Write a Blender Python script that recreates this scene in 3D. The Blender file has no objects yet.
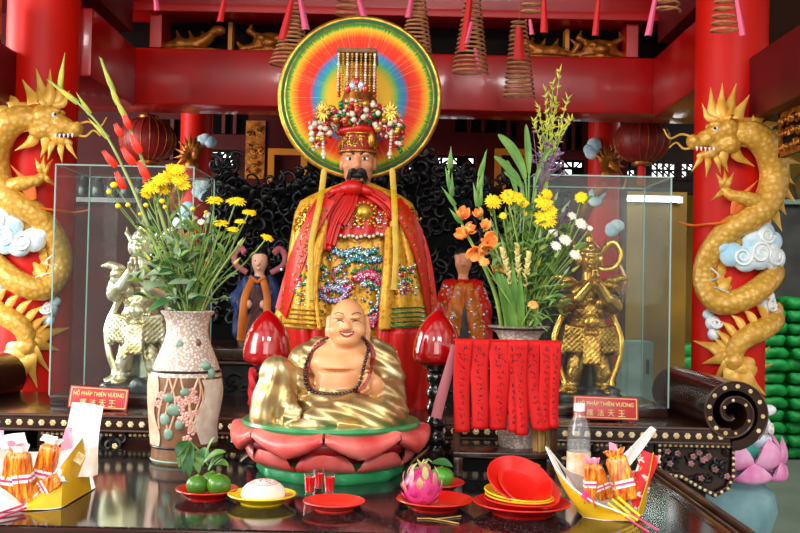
import bpy, bmesh, math, random
import numpy as np
from mathutils import Vector as V, Matrix
SC = bpy.context.scene
COL = SC.collection
PI = math.pi
rnd = random.Random(11)
nrs = np.random.RandomState(5)
# ------------------------------------------------------------ camera
EYE = V((0, 0, 1.5)); PITCH = math.radians(1.4); ROLL = math.radians(1.2)
FWD = V((0, math.cos(PITCH), math.sin(PITCH)))
_u0 = V((0, -math.sin(PITCH), math.cos(PITCH))); _r0 = V((1, 0, 0))
RGT = _r0 * math.cos(ROLL) - _u0 * 0 + _u0 * math.sin(ROLL)
UPV = _u0 * math.cos(ROLL) - _r0 * math.sin(ROLL)

def P(px, py, Y):
    """point of the place seen at picture position px, py at depth Y"""
    d = FWD * 1000 + RGT * (px - 400) + UPV * (266.5 - py)
    return EYE + d * (Y / d.y)

def make_camera():
    cd = bpy.data.cameras.new('camera'); cd.lens = 45; cd.sensor_width = 36; cd.clip_end = 60
    cd.clip_start = .05
    o = bpy.data.objects.new('camera', cd); COL.objects.link(o)
    m = Matrix(((RGT.x, UPV.x, -FWD.x, EYE.x), (RGT.y, UPV.y, -FWD.y, EYE.y), (RGT.z, UPV.z, -FWD.z, EYE.z), (0, 0, 0, 1)))
    o.matrix_world = m
    SC.camera = o
make_camera()

# ------------------------------------------------------------ materials
def lin(h):
    h = h.lstrip('#')
    c = [int(h[i:i + 2], 16) / 255 for i in (0, 2, 4)]
    return tuple(x / 12.92 if x <= .04045 else ((x + .055) / 1.055) ** 2.4 for x in c) + (1,)

def mat(name, col, rough=.5, metal=0, col2=None, scale=8, bump=0, bscale=40, coat=0, spec=.5, sss=0,
        emit=0, kind='noise', bkind='noise', lo=.35, hi=.65, trans=0, stretch=None, ior=1.45, col3=None):
    m = bpy.data.materials.new(name); m.use_nodes = True
    nt = m.node_tree; N = nt.nodes; L = nt.links
    b = N['Principled BSDF']
    b.inputs['Base Color'].default_value = lin(col)
    b.inputs['Roughness'].default_value = rough
    b.inputs['Metallic'].default_value = metal
    b.inputs['Specular IOR Level'].default_value = spec
    b.inputs['Coat Weight'].default_value = coat
    b.inputs['Coat Roughness'].default_value = .08
    b.inputs['Transmission Weight'].default_value = trans
    b.inputs['IOR'].default_value = ior
    if sss:
        b.inputs['Subsurface Weight'].default_value = sss
        b.inputs['Subsurface Radius'].default_value = (.02, .008, .004)
    if emit:
        b.inputs['Emission Color'].default_value = lin(col)
        b.inputs['Emission Strength'].default_value = emit
    tc = N.new('ShaderNodeTexCoord'); out = tc.outputs['Object']
    if stretch:
        mp = N.new('ShaderNodeMapping'); mp.inputs['Scale'].default_value = stretch
        L.new(out, mp.inputs[0]); out = mp.outputs[0]
    def tex(kind, sc):
        if kind == 'noise':
            t = N.new('ShaderNodeTexNoise'); t.inputs['Scale'].default_value = sc; t.inputs['Detail'].default_value = 5
            o = t.outputs['Fac']
        elif kind == 'voronoi':
            t = N.new('ShaderNodeTexVoronoi'); t.inputs['Scale'].default_value = sc; o = t.outputs['Distance']
        elif kind == 'cell':
            t = N.new('ShaderNodeTexVoronoi'); t.feature = 'DISTANCE_TO_EDGE'; t.inputs['Scale'].default_value = sc; o = t.outputs['Distance']
        else:
            t = N.new('ShaderNodeTexWave'); t.inputs['Scale'].default_value = sc; t.inputs['Distortion'].default_value = 3
            t.inputs['Detail'].default_value = 3; o = t.outputs['Fac']
        L.new(out, t.inputs['Vector']); return o
    if col2:
        r = N.new('ShaderNodeValToRGB'); e = r.color_ramp.elements
        e[0].position = lo; e[0].color = lin(col); e[1].position = hi; e[1].color = lin(col2)
        if col3:
            x = e.new((lo + hi) / 2); x.color = lin(col3)
        L.new(tex(kind, scale), r.inputs[0]); L.new(r.outputs[0], b.inputs['Base Color'])
    if bump:
        bp = N.new('ShaderNodeBump'); bp.inputs['Strength'].default_value = min(1, bump); bp.inputs['Distance'].default_value = .004 * max(1, bump)
        L.new(tex(bkind, bscale), bp.inputs['Height']); L.new(bp.outputs[0], b.inputs['Normal'])
    return m

def glass_mat(name, tint='#f4fbf7', refl=1.0, milk=0):
    """thin clear sheet: see-through, shinier at grazing angles, optionally a little cloudy"""
    m = bpy.data.materials.new(name); m.use_nodes = True
    nt = m.node_tree; N = nt.nodes; L = nt.links; N.clear()
    o = N.new('ShaderNodeOutputMaterial'); mx = N.new('ShaderNodeMixShader'); t = N.new('ShaderNodeBsdfTransparent')
    g = N.new('ShaderNodeBsdfGlossy'); f = N.new('ShaderNodeLayerWeight'); f.inputs['Blend'].default_value = .5
    pw = N.new('ShaderNodeMath'); pw.operation = 'POWER'; pw.inputs[1].default_value = 3.5; L.new(f.outputs['Facing'], pw.inputs[0])
    ad = N.new('ShaderNodeMath'); ad.operation = 'MULTIPLY_ADD'; ad.inputs[1].default_value = .6 * refl; ad.inputs[2].default_value = .035 * refl; L.new(pw.outputs[0], ad.inputs[0])
    t.inputs[0].default_value = lin(tint); g.inputs['Roughness'].default_value = .03
    L.new(ad.outputs[0], mx.inputs[0]); src = t.outputs[0]
    if milk:
        d = N.new('ShaderNodeBsdfDiffuse'); d.inputs[0].default_value = lin('#f4f6f6'); m2 = N.new('ShaderNodeMixShader'); m2.inputs[0].default_value = milk
        L.new(t.outputs[0], m2.inputs[1]); L.new(d.outputs[0], m2.inputs[2]); src = m2.outputs[0]
    L.new(src, mx.inputs[1]); L.new(g.outputs[0], mx.inputs[2])
    L.new(mx.outputs[0], o.inputs[0])
    return m

# ------------------------------------------------------------ mesh builder
class MB:
    def __init__(s): s.v = []; s.f = []; s.m = []
    def add(s, vs, fs, mi=0):
        n = len(s.v); s.v.extend(tuple(x) for x in vs)
        s.f.extend(tuple(i + n for i in f) for f in fs); s.m.extend([mi] * len(fs)); return s
    def box(s, c, d, R=None, mi=0, bev=0):
        """box at centre c with size d, optional rotation R, chamfer bev"""
        bm = bmesh.new(); bmesh.ops.create_cube(bm, size=1)
        for v in bm.verts: v.co = V((v.co.x * d[0], v.co.y * d[1], v.co.z * d[2]))
        if bev: bmesh.ops.bevel(bm, geom=bm.edges[:], offset=bev, segments=2, profile=.6, affect='EDGES')
        bm.verts.index_update()
        vs = [(R @ v.co if R else v.co) + V(c) for v in bm.verts]
        s.add(vs, [[v.index for v in f.verts] for f in bm.faces], mi); bm.free(); return s
    def box2(s, a, b, mi=0, bev=0):
        return s.box([(x + y) / 2 for x, y in zip(a, b)], [abs(x - y) for x, y in zip(a, b)], None, mi, bev)
    def lathe(s, prof, c=(0, 0, 0), n=32, mi=0, R=None, sx=1, sy=1, fn=None, cap=True):
        """profile of (radius, height) turned about the vertical through c"""
        vs = []; fs = []
        for r, z in prof:
            for k in range(n):
                a = 2 * PI * k / n; q = fn(a, z) if fn else 1
                p = V((r * q * math.cos(a) * sx, r * q * math.sin(a) * sy, z))
                vs.append((R @ p if R else p) + V(c))
        for i in range(len(prof) - 1):
            for k in range(n):
                k2 = (k + 1) % n
                fs.append((i * n + k, i * n + k2, (i + 1) * n + k2, (i + 1) * n + k))
        if cap:
            fs.append(tuple(range(n - 1, -1, -1))); fs.append(tuple((len(prof) - 1) * n + k for k in range(n)))
        return s.add(vs, fs, mi)
    def tube(s, pts, r, n=8, mi=0, flat=1, up=None, cap=True, closed=False):
        """swept tube; r number or list; flat squeezes the section along the frame normal"""
        pts = [V(p) for p in pts]; m = len(pts)
        rs = r if isinstance(r, (list, tuple)) else [r] * m
        if len(rs) != m: rs = [rs[0] + (rs[-1] - rs[0]) * i / (m - 1) for i in range(m)]
        vs = []; nrm = None
        for i, p in enumerate(pts):
            if closed: t = pts[(i + 1) % m] - pts[i - 1]
            else: t = pts[min(i + 1, m - 1)] - pts[max(i - 1, 0)]
            if t.length < 1e-9: t = V((0, 0, 1))
            t.normalize()
            if nrm is None:
                u = V(up) if up else (V((0, 0, 1)) if abs(t.z) < .9 else V((0, 1, 0)))
                nrm = u - t * u.dot(t); nrm.normalize()
            else:
                nrm = nrm - t * nrm.dot(t)
                if nrm.length < 1e-6: nrm = t.orthogonal()
                nrm.normalize()
            b = t.cross(nrm)
            for k in range(n):
                a = 2 * PI * k / n
                vs.append(p + (nrm * math.sin(a) * flat + b * math.cos(a)) * rs[i])
        fs = []
        for i in range(m if closed else m - 1):
            j = (i + 1) % m
            for k in range(n):
                k2 = (k + 1) % n; fs.append((i * n + k, i * n + k2, j * n + k2, j * n + k))
        if cap and not closed:
            fs.append(tuple(range(n - 1, -1, -1))); fs.append(tuple((m - 1) * n + k for k in range(n)))
        return s.add(vs, fs, mi)
    def ell(s, c, r, R=None, nu=12, nv=8, mi=0):
        if not isinstance(r, (tuple, list, V)): r = (r, r, r)
        vs = [V((0, 0, -r[2]))]; fs = []
        for i in range(1, nv):
            b = -PI / 2 + PI * i / nv
            for k in range(nu):
                a = 2 * PI * k / nu
                vs.append(V((r[0] * math.cos(b) * math.cos(a), r[1] * math.cos(b) * math.sin(a), r[2] * math.sin(b))))
        vs.append(V((0, 0, r[2]))); T = len(vs) - 1
        for k in range(nu):
            k2 = (k + 1) % nu
            fs.append((0, 1 + k2, 1 + k)); fs.append((T, 1 + (nv - 2) * nu + k, 1 + (nv - 2) * nu + k2))
            for i in range(nv - 2):
                fs.append((1 + i * nu + k, 1 + i * nu + k2, 1 + (i + 1) * nu + k2, 1 + (i + 1) * nu + k))
        return s.add([(R @ v if R else v) + V(c) for v in vs], fs, mi)
    def grid(s, fn, nu, nv, mi=0, thick=0, flip=False):
        """sheet fn(u, v) with u, v in 0..1; thick gives it a second side and rims"""
        p = [[V(fn(i / nu, j / nv)) for j in range(nv + 1)] for i in range(nu + 1)]
        vs = [p[i][j] for i in range(nu + 1) for j in range(nv + 1)]
        w = nv + 1
        fs = [(i * w + j, (i + 1) * w + j, (i + 1) * w + j + 1, i * w + j + 1) for i in range(nu) for j in range(nv)]
        if thick:
            ns = []
            for i in range(nu + 1):
                for j in range(w):
                    a = p[min(i + 1, nu)][j] - p[max(i - 1, 0)][j]; b = p[i][min(j + 1, nv)] - p[i][max(j - 1, 0)]
                    q = a.cross(b); q = q.normalized() if q.length > 1e-12 else V((0, 0, 1)); ns.append(q)
            T = len(vs); vs = vs + [v - n * thick for v, n in zip(vs, ns)]
            fs2 = [tuple(T + k for k in reversed(f)) for f in fs]
            rim = [i * w for i in range(nu + 1)] + [nu * w + j for j in range(1, w)] + [i * w + nv for i in range(nu - 1, -1, -1)] + [j for j in range(nv - 1, 0, -1)]
            fs3 = [(rim[k], T + rim[k], T + rim[(k + 1) % len(rim)], rim[(k + 1) % len(rim)]) for k in range(len(rim))]
            fs = fs + fs2 + fs3
        return s.add(vs, fs, mi)
    def prism(s, out, T, h, mi=0):
        """outline (x, y) extruded from 0 to h, put in place by the matrix T"""
        n = len(out)
        vs = [T @ V((x, y, 0)) for x, y in out] + [T @ V((x, y, h)) for x, y in out]
        fs = [tuple(range(n - 1, -1, -1)), tuple(range(n, 2 * n))] + [(k, (k + 1) % n, n + (k + 1) % n, n + k) for k in range(n)]
        return s.add(vs, fs, mi)

WL = {}     # world place of every object with an origin of its own
def mesh_obj(name, mb, mats, parent=None, origin=None, ang=42):
    me = bpy.data.meshes.new(name)
    base = V(origin) if origin is not None else (WL[parent.name] if parent else V((0, 0, 0)))
    me.from_pydata([V(v) - base for v in mb.v], [], mb.f)
    mats = mats if isinstance(mats, (list, tuple)) else [mats]
    for m in mats: me.materials.append(m)
    me.polygons.foreach_set('material_index', mb.m)
    bm = bmesh.new(); bm.from_mesh(me); bmesh.ops.recalc_face_normals(bm, faces=bm.faces[:]); bm.to_mesh(me); bm.free()
    me.shade_smooth()
    if ang: me.set_sharp_from_angle(angle=math.radians(ang))
    o = bpy.data.objects.new(name, me); COL.objects.link(o)
    if parent:
        o.parent = parent; o.location = base - WL[parent.name]
    else: o.location = base
    WL[o.name] = base
    return o
part = mesh_obj
def tag(o, label, cat, group=None, kind=None):
    if label: o['label'] = label
    if cat: o['category'] = cat
    if group: o['group'] = group
    if kind: o['kind'] = kind
    return o
def thing(name, label, cat, loc, group=None):
    o = bpy.data.objects.new(name, None); COL.objects.link(o); o.empty_display_size = .05
    o.location = loc; WL[o.name] = V(loc); return tag(o, label, cat, group)
def solo(name, mb, mats, label, cat, group=None, origin=None, kind=None, ang=42):
    if origin is None:
        a = np.array([tuple(v) for v in mb.v]); lo = a.min(0); hi = a.max(0)
        origin = V(((lo[0] + hi[0]) / 2, (lo[1] + hi[1]) / 2, lo[2]))
    return tag(mesh_obj(name, mb, mats, None, origin, ang), label, cat, group, kind)
def struct(name, mb, mats, ang=42):
    o = mesh_obj(name, mb, mats, None, None, ang); o['kind'] = 'structure'; return o
def copy_tree(o, loc=None, rot=None, scale=None, label=None, group=None, mats=None, parent=None):
    c = o.copy(); COL.objects.link(c)
    if parent: c.parent = parent
    if loc is not None: c.location = loc
    if rot is not None: c.rotation_euler = rot
    if scale is not None: c.scale = scale
    if label: c['label'] = label
    if group: c['group'] = group
    if mats and c.data:
        c.data = o.data.copy()
        for i, m in enumerate(c.data.materials): c.data.materials[i] = mats.get(m.name, m)
    for ch in list(o.children): copy_tree(ch, mats=mats, parent=c)
    WL[c.name] = V(c.location)
    return c

# ------------------------------------------------------------ curves
def spl(pts, n=6):
    """smooth path through pts (tuples of any length)"""
    w = max(len(q) for q in pts); p = [np.array(tuple(q) + (0,) * (w - len(q)), float) for q in pts]; o = []
    for i in range(len(p) - 1):
        a = p[max(i - 1, 0)]; b = p[i]; c = p[i + 1]; d = p[min(i + 2, len(p) - 1)]
        for k in range(n):
            t = k / n
            o.append(.5 * ((2 * b) + (c - a) * t + (2 * a - 5 * b + 4 * c - d) * t * t + (-a + 3 * b - 3 * c + d) * t ** 3))
    o.append(p[-1]); return [tuple(x) for x in o]
def flame(mb, a, b, w, bend=(0, 0, 0), flat=.4, n=7, mi=0, up=(0, -1, 0), root=.7, seg=8):
    """tapering curved tongue from a to b"""
    a = V(a); b = V(b); bend = V(bend); pts = []; rs = []
    for i in range(n + 1):
        t = i / n; pts.append(a.lerp(b, t) + bend * (math.sin(PI * t)) + bend * .25 * math.sin(2 * PI * t))
        rs.append(max(w * .03, w * (root + (1 - root) * math.sin(PI * min(1, t * 1.6))) * (1 - t ** 1.7)))
    mb.tube(pts, rs, seg, mi, flat, up)
def petal(mb, base, tip, w, cup=(0, 0, 0), mi=0, thick=.003, nu=6, nv=8, sharp=1.0, side=None, fold=0):
    """leaf or petal blade between base and tip, bulging along cup"""
    base = V(base); tip = V(tip); cup = V(cup); ax = (tip - base)
    sd = V(side) if side is not None else ax.cross(cup if cup.length else V((0, 1, 0)))
    if sd.length < 1e-9: sd = ax.orthogonal()
    sd.normalize(); nn = cup.normalized() if cup.length else ax.cross(sd).normalized()
    def fn(u, v):
        a = (u - .5) * 2; wd = w * (math.sin(PI * min(1, .06 + .94 * v ** sharp)) ** .75)
        return base + ax * v + sd * a * wd + cup * math.sin(PI * v) + nn * fold * (1 - a * a) * wd * -1
    mb.grid(fn, nu, nv, mi, thick)

# ------------------------------------------------------------ sculpting by distance fields
def smin(a, b, k):
    h = np.clip(.5 + .5 * (b - a) / k, 0, 1); return b + (a - b) * h - k * h * (1 - h)
def d_cap(p, a, b, ra, rb):
    a = np.array(a, np.float32); b = np.array(b, np.float32); ba = b - a; pa = p - a
    h = np.clip(pa @ ba / max(1e-9, ba @ ba), 0, 1)
    return np.linalg.norm(pa - h[..., None] * ba, axis=-1) - (ra + (rb - ra) * h)
def d_ell(p, c, r, R=None):
    q = p - np.array(c, np.float32)
    if R is not None: q = q @ np.array(R, np.float32)
    r = np.array(r, np.float32)
    k0 = np.linalg.norm(q / r, axis=-1); k1 = np.linalg.norm(q / (r * r), axis=-1)
    return k0 * (k0 - 1) / np.maximum(k1, 1e-6)
def d_box(p, c, s, R=None, rd=.005):
    q = p - np.array(c, np.float32)
    if R is not None: q = q @ np.array(R, np.float32)
    q = np.abs(q) - (np.array(s, np.float32) - rd)
    return np.linalg.norm(np.maximum(q, 0), axis=-1) + np.minimum(q.max(-1), 0) - rd
class Clay:
    """a list of rounded masses melted into one surface; each carries a material number"""
    def __init__(s, k=.02): s.p = []; s.k = k; s.disp = None; s.lo = []; s.hi = []; s.paint = None
    def _bb(s, lo, hi): s.lo.append(lo); s.hi.append(hi)
    def cap(s, a, b, ra, rb=None, m=0, k=None):
        rb = ra if rb is None else rb; q = max(ra, rb); A = np.array([tuple(a), tuple(b)])
        s._bb(A.min(0) - q, A.max(0) + q); s.p.append((lambda p: d_cap(p, tuple(a), tuple(b), ra, rb), m, k)); return s
    def chain(s, pts, rs, m=0, k=None):
        for i in range(len(pts) - 1): s.cap(pts[i], pts[i + 1], rs[i], rs[i + 1], m, k)
        return s
    def ell(s, c, r, R=None, m=0, k=None, cut=False):
        q = max(r); c = tuple(c)
        if not cut: s._bb(np.array(c) - (np.array(r) if R is None else q), np.array(c) + (np.array(r) if R is None else q))
        s.p.append((lambda p: d_ell(p, c, r, R), m, ('cut', k or s.k) if cut else k)); return s
    def box(s, c, h, R=None, m=0, k=None, rd=.005):
        q = float(np.linalg.norm(h)); c = tuple(c); s._bb(np.array(c) - q, np.array(c) + q)
        s.p.append((lambda p: d_box(p, c, h, R, rd), m, k)); return s
    def field(s, p):
        d = None; best = None; lab = None
        for f, m, k in s.p:
            x = f(p)
            if isinstance(k, tuple):
                d = -smin(-d, x, k[1]); continue
            if d is None: d = x; best = x.copy(); lab = np.full(x.shape, m)
            else:
                d = smin(d, x, k or s.k); w = x < best; lab = np.where(w, m, lab); best = np.minimum(best, x)
        if s.disp is not None: d = d + s.disp(p, lab)
        return d, lab
    def at(s, p):
        return float(s.field(np.array([tuple(p)], np.float32))[0][0])
    def hit(s, x, z, y0=-1.0, y1=1.0, n=400):
        """first surface met going along +Y at x, z"""
        ys = np.linspace(y0, y1, n); q = np.stack([np.full(n, x), ys, np.full(n, z)], -1).astype(np.float32)
        d = s.field(q)[0]; w = np.nonzero(d < 0)[0]
        return float(ys[w[0]]) if len(w) else None
    def mesh(s, res):
        lo = np.min(s.lo, 0) - res * 3; hi = np.max(s.hi, 0) + res * 3
        n = np.ceil((hi - lo) / res).astype(int) + 1
        ax = [lo[i] + res * np.arange(n[i]) for i in range(3)]
        g = np.stack(np.meshgrid(*ax, indexing='ij'), -1).astype(np.float32)
        d, lab = s.field(g)
        ins = d < 0; vid = -np.ones(tuple(n - 1), int)
        cnt = np.zeros(tuple(n - 1)); acc = np.zeros(tuple(n - 1) + (3,))
        sl = lambda o: tuple(slice(o[i], n[i] - 1 + o[i]) for i in range(3))
        cs = [(i, j, k) for i in (0, 1) for j in (0, 1) for k in (0, 1)]
        for a in cs:
            for ax_ in range(3):
                if a[ax_]: continue
                b = list(a); b[ax_] = 1; b = tuple(b)
                da = d[sl(a)]; db = d[sl(b)]; x = (da < 0) != (db < 0)
                t = np.where(x, da / np.where(x, da - db, 1), 0)
                w = x.astype(float); cnt += w
                for c in range(3):
                    acc[..., c] += w * (a[c] + (t if c == ax_ else 0))
        on = cnt > 0; vid[on] = np.arange(on.sum())
        idx = np.stack(np.nonzero(on), -1)
        vs = lo + (idx + acc[on] / cnt[on][:, None]) * res
        vl = lab[tuple(idx.T)]
        if s.paint is not None: vl = s.paint(vs, vl)
        fs = []
        for ax_ in range(3):
            o1, o2 = [q for q in range(3) if q != ax_]
            a = [slice(1, n[i] - 1) for i in range(3)]; a[ax_] = slice(0, n[ax_] - 1)
            b = list(a); b[ax_] = slice(1, n[ax_])
            A = ins[tuple(a)]; B = ins[tuple(b)]; e = np.stack(np.nonzero(A != B), -1)
            if not len(e): continue
            st = A[tuple(e.T)]
            base = e + np.array([0 if i == ax_ else 1 for i in range(3)])
            def cell(q1, q2):
                c = base.copy(); c[:, o1] -= q1; c[:, o2] -= q2; return vid[tuple(c.T)]
            q = np.stack([cell(1, 1), cell(0, 1), cell(0, 0), cell(1, 0)], -1)
            fs.append(q)
        fs = np.concatenate(fs); fs = fs[(fs >= 0).all(1)]
        mb = MB(); mb.v = [tuple(v) for v in vs]; mb.f = [tuple(int(i) for i in f) for f in fs]
        mb.m = [int(x) for x in vl[fs[:, 0]]]
        return mb
    def build(s, name, mats, parent, res): return mesh_obj(name, s.mesh(res), mats, parent, None, 0)

def rotm(ax, deg): return Matrix.Rotation(math.radians(deg), 3, ax)
def glyph(body, height, depth, place, width=None, bold=0):
    """solid lettering as (verts, faces): text laid in the XZ plane, centred on place"""
    c = bpy.data.curves.new('lettering', 'FONT'); c.body = body; c.size = 1; c.extrude = .0; c.offset = bold
    c.align_x = 'CENTER'; c.align_y = 'CENTER'
    o = bpy.data.objects.new('lettering', c); COL.objects.link(o)
    dg = bpy.context.evaluated_depsgraph_get(); m = bpy.data.meshes.new_from_object(o.evaluated_get(dg))
    xs = [v.co.x for v in m.vertices]; ys = [v.co.y for v in m.vertices]
    if not xs: return [], []
    h = max(ys) - min(ys); w = max(xs) - min(xs); k = height / h; kx = k if width is None else width / w
    mx = (max(xs) + min(xs)) / 2; my = (max(ys) + min(ys)) / 2
    vs = [((v.co.x - mx) * kx, (v.co.y - my) * k) for v in m.vertices]; fs = [tuple(p.vertices) for p in m.polygons]
    bpy.data.objects.remove(o); bpy.data.meshes.remove(m); bpy.data.curves.remove(c)
    n = len(vs)
    out = [place(x, y, 0) for x, y in vs] + [place(x, y, depth) for x, y in vs]
    ed = {}
    for f in fs:
        for a, b in zip(f, f[1:] + f[:1]): ed[(a, b)] = 1
    side = [(a, b, b + n, a + n) for a, b in ed if (b, a) not in ed]
    return out, fs + [tuple(i + n for i in reversed(f)) for f in fs] + side
# ------------------------------------------------------------ shared materials
M = {}
def defmat(k, *a, **kw): M[k] = mat(k.replace('_', ' '), *a, **kw); return M[k]
defmat('red_lacquer', '#b00a08', .28, col2='#940604', scale=3, coat=.25, bump=.12, bscale=9, spec=.4)
defmat('red_lacquer_rim', '#b5100f', .4)
defmat('maroon_wood', '#5c0b0e', .45, col2='#48080b', scale=5, spec=.3)
defmat('column_red', '#d01604', .45, col2='#be0e03', scale=2, spec=.22)
defmat('dark_panel', '#140907', .7, col2='#0a0504', scale=6, spec=.1)
defmat('screen_red', '#4a0506', .55, col2='#3a0304', scale=5, spec=.2)
defmat('ochre_paint', '#c87a0c', .5)
defmat('ochre_wall', '#8c6a16', .8, col2='#6b4f10', scale=1.2)
defmat('black', '#040404', .7, spec=.05)
defmat('gold_carving', '#b06a1c', .38, .55, col2='#7a3d10', scale=22, bump=.8, bscale=55)
defmat('dragon_gold', '#e8b958', .36, .12, col2='#cc9434', scale=46, kind='voronoi', lo=.1, hi=.6, bump=.9, bscale=46, bkind='voronoi', coat=.15)
defmat('mane_gold', '#ecbc58', .38, .12, col2='#d8982e', scale=18, coat=.1)
defmat('cloud_white', '#eef7fb', .5, col2='#a4d0e8', scale=9, lo=.40, hi=.62)
defmat('white_paint', '#f6f6f4', .4)
defmat('black_paint', '#0b0a0a', .3)
defmat('lotus_pink', '#ec7fc0', .45, col2='#f8b8dc', scale=14)
defmat('stone_blue', '#8fb4b8', .6, col2='#6f9aa2', scale=9, bump=.3)
defmat('floor_tile', '#7f857c', .35, col2='#6f766d', scale=2)
defmat('ceiling_red', '#5a0c10', .6)
defmat('granite', '#0b0c0d', .10, col2='#6a6c6e', scale=210, lo=.56, hi=.74, coat=.0, spec=.75)
defmat('altar_wood', '#1f0f0b', .22, col2='#34190f', scale=6, kind='noise', stretch=(1, 6, 6), coat=.3)
defmat('altar_wood_trim', '#4a2a18', .3, col2='#2b150c', scale=9, coat=.2)
defmat('nacre', '#e6d8b0', .22, .1, col2='#c99f5a', scale=60, coat=.5)
defmat('nacre_pink', '#b0707a', .3, .1, col2='#6a5040', scale=50, coat=.4)
defmat('black_carving', '#0b0b0c', .42, col2='#151415', scale=20, bump=.6, bscale=30, spec=.35)
defmat('screen_black', '#050505', .8, spec=.1)
defmat('gold_paint', '#c8ae80', .33, .82, col2='#b4945e', scale=14)
defmat('statue_gold', '#d0a04a', .3, .8, col2='#8a5a1e', scale=30, bump=.8, bscale=70)
defmat('statue_silver', '#e6dcc0', .25, .7, col2='#a8925a', scale=26, bump=.8, bscale=70)
defmat('skin_paint', '#d99b6a', .38, sss=.06, coat=.15, col2='#d08f5e', scale=8)
defmat('lining_red', '#7e1c14', .45)
defmat('bead_dark', '#2a0d0a', .18, coat=.6)
defmat('lotus_red', '#bf3634', .36, col2='#dc7a70', scale=9, lo=.38, hi=.72, coat=.2)
defmat('lotus_red_shade', '#860f14', .4, coat=.15)  # darker copy of the lotus red, shade between petals put into colour
defmat('lotus_green', '#1f7a48', .3, col2='#2f9258', scale=12, coat=.35)
defmat('lamp_red', '#9c0409', .12, coat=.7, spec=.6)
defmat('lamp_black', '#141011', .18, coat=.5)
defmat('red_cord', '#c8202c', .6)
defmat('brocade', '#b87410', .4, .25, col2='#d8a02c', scale=55, kind='voronoi', lo=.15, hi=.5, bump=.5, bscale=90)
defmat('satin_red', '#c61208', .36, col2='#ae0c07', scale=7, coat=.05)
defmat('satin_red_printed', '#c21408', .42)
defmat('sash_yellow', '#c9a21a', .45, col2='#b08a14', scale=20)
defmat('face_tan', '#cf8a62', .42, col2='#c47c54', scale=9)
defmat('hair_black', '#0c0a0b', .5, bump=.5, bscale=90)
defmat('hat_red', '#9c1218', .45, col2='#7c0d12', scale=40, bump=.4, bscale=70)
defmat('gold_trim', '#d6a53a', .28, .7, col2='#a87020', scale=40)
defmat('pearl', '#e8d8c4', .25, coat=.5, col2='#c9a890', scale=20)
defmat('pearl_red', '#a8141a', .25, coat=.5)
defmat('pearl_gold', '#c89a3a', .25, .6)
defmat('sequin_green', '#1f9a5a', .2, .5, col2='#12603a', scale=60)
defmat('sequin_pink', '#d83a6a', .25, .3, col2='#a81f48', scale=60)
defmat('sequin_white', '#e4e6ee', .15, .6, col2='#a8b0d0', scale=60)
defmat('sequin_blue', '#2f6fb0', .2, .5)
defmat('robe_blue', '#223a72', .5, col2='#182850', scale=20)
defmat('robe_brown', '#5a2a26', .6, col2='#45201c', scale=10)
defmat('robe_orange', '#d8761a', .5, col2='#b5540f', scale=14)
defmat('scarf_pink', '#b8606a', .5, col2='#94424c', scale=10)
defmat('vase_ceramic', '#ddd2c8', .35, col2='#aa9486', scale=120, kind='voronoi', lo=.2, hi=.6, bump=.4, bscale=120, bkind='voronoi')
defmat('vase_brown', '#7e5434', .42, col2='#644028', scale=26, lo=.35, hi=.62, bump=.5, bscale=50)
defmat('vase_peach', '#d8b49a', .4, col2='#bc9274', scale=30)
defmat('vase_pale', '#d8cfc0', .4, col2='#c0ae9a', scale=30)
defmat('vase_sage', '#7f9a86', .4, col2='#62806e', scale=30)
defmat('vase_rose', '#e6b4a8', .4, col2='#c8847a', scale=60)
defmat('vase_line', '#1a1210', .35)
defmat('stem_green', '#5c7a2e', .55, col2='#86a045', scale=12)
defmat('stem_pale', '#97a862', .55, col2='#7d9446', scale=14)
defmat('leaf_green', '#3c6428', .55, col2='#66853c', scale=14)
defmat('leaf_deep', '#204a20', .5, col2='#33652c', scale=14)
defmat('leaf_grey', '#6f8a66', .55, col2='#8aa27c', scale=14)
defmat('leaf_bright', '#668f3c', .5, col2='#4a752c', scale=14)
defmat('bud_yellowgreen', '#c0b83c', .5, col2='#8fa038', scale=20)
defmat('petal_yellow', '#fad816', .55, col2='#f5c80c', scale=20)
defmat('petal_yellow_deep', '#c88806', .6)
defmat('petal_red', '#f0341c', .5, col2='#e02a1a', scale=20)
defmat('petal_orange', '#f78a3c', .5, col2='#f8b060', scale=30)
defmat('petal_white', '#f6efe2', .5, col2='#e8dcc4', scale=20)
defmat('petal_purple', '#9a7a94', .6, col2='#7a5a78', scale=30)
defmat('petal_cream', '#d8c884', .5, col2='#c0b060', scale=20)
defmat('plate_red', '#cf1408', .3, col2='#c61006', scale=6, coat=.3)
defmat('plate_coral', '#da2c22', .3, coat=.3)
defmat('plate_yellow', '#f2cf08', .3, col2='#eac404', scale=6, coat=.25)
defmat('plate_amber', '#f2a40c', .3, coat=.25)
defmat('bun_white', '#f0e2d4', .6, sss=.1, col2='#e8d4c2', scale=12)
defmat('bun_stamp', '#c86a70', .6)
defmat('fruit_green', '#467a1c', .3, col2='#356416', scale=14, coat=.25, bump=.2, bscale=160)
defmat('fruit_mandarin', '#4a9c2c', .35, col2='#3a8624', scale=14, coat=.2, bump=.3, bscale=200)
defmat('dragonfruit_pink', '#c2286e', .38, col2='#d84a8a', scale=14, coat=.2, bump=.2, bscale=60)
defmat('dragonfruit_green', '#9cb84a', .45, col2='#c87a8c', scale=24)
defmat('paper_yellow', '#e8b414', .6, col2='#dca40e', scale=8)
defmat('paper_white', '#f0e8e0', .7, col2='#e8c8c0', scale=34, lo=.5, hi=.7)
defmat('paper_red', '#d0242c', .6, col2='#e8ecec', scale=40, lo=.56, hi=.62)
defmat('paper_pink', '#e89ab0', .6)
defmat('packet_orange', '#a8300a', .2, col2='#f4b030', scale=30, coat=.7, col3='#e07410', stretch=(5, 5, .9), bump=.5, bscale=60)
defmat('packet_pink', '#d83a6c', .4)
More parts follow.
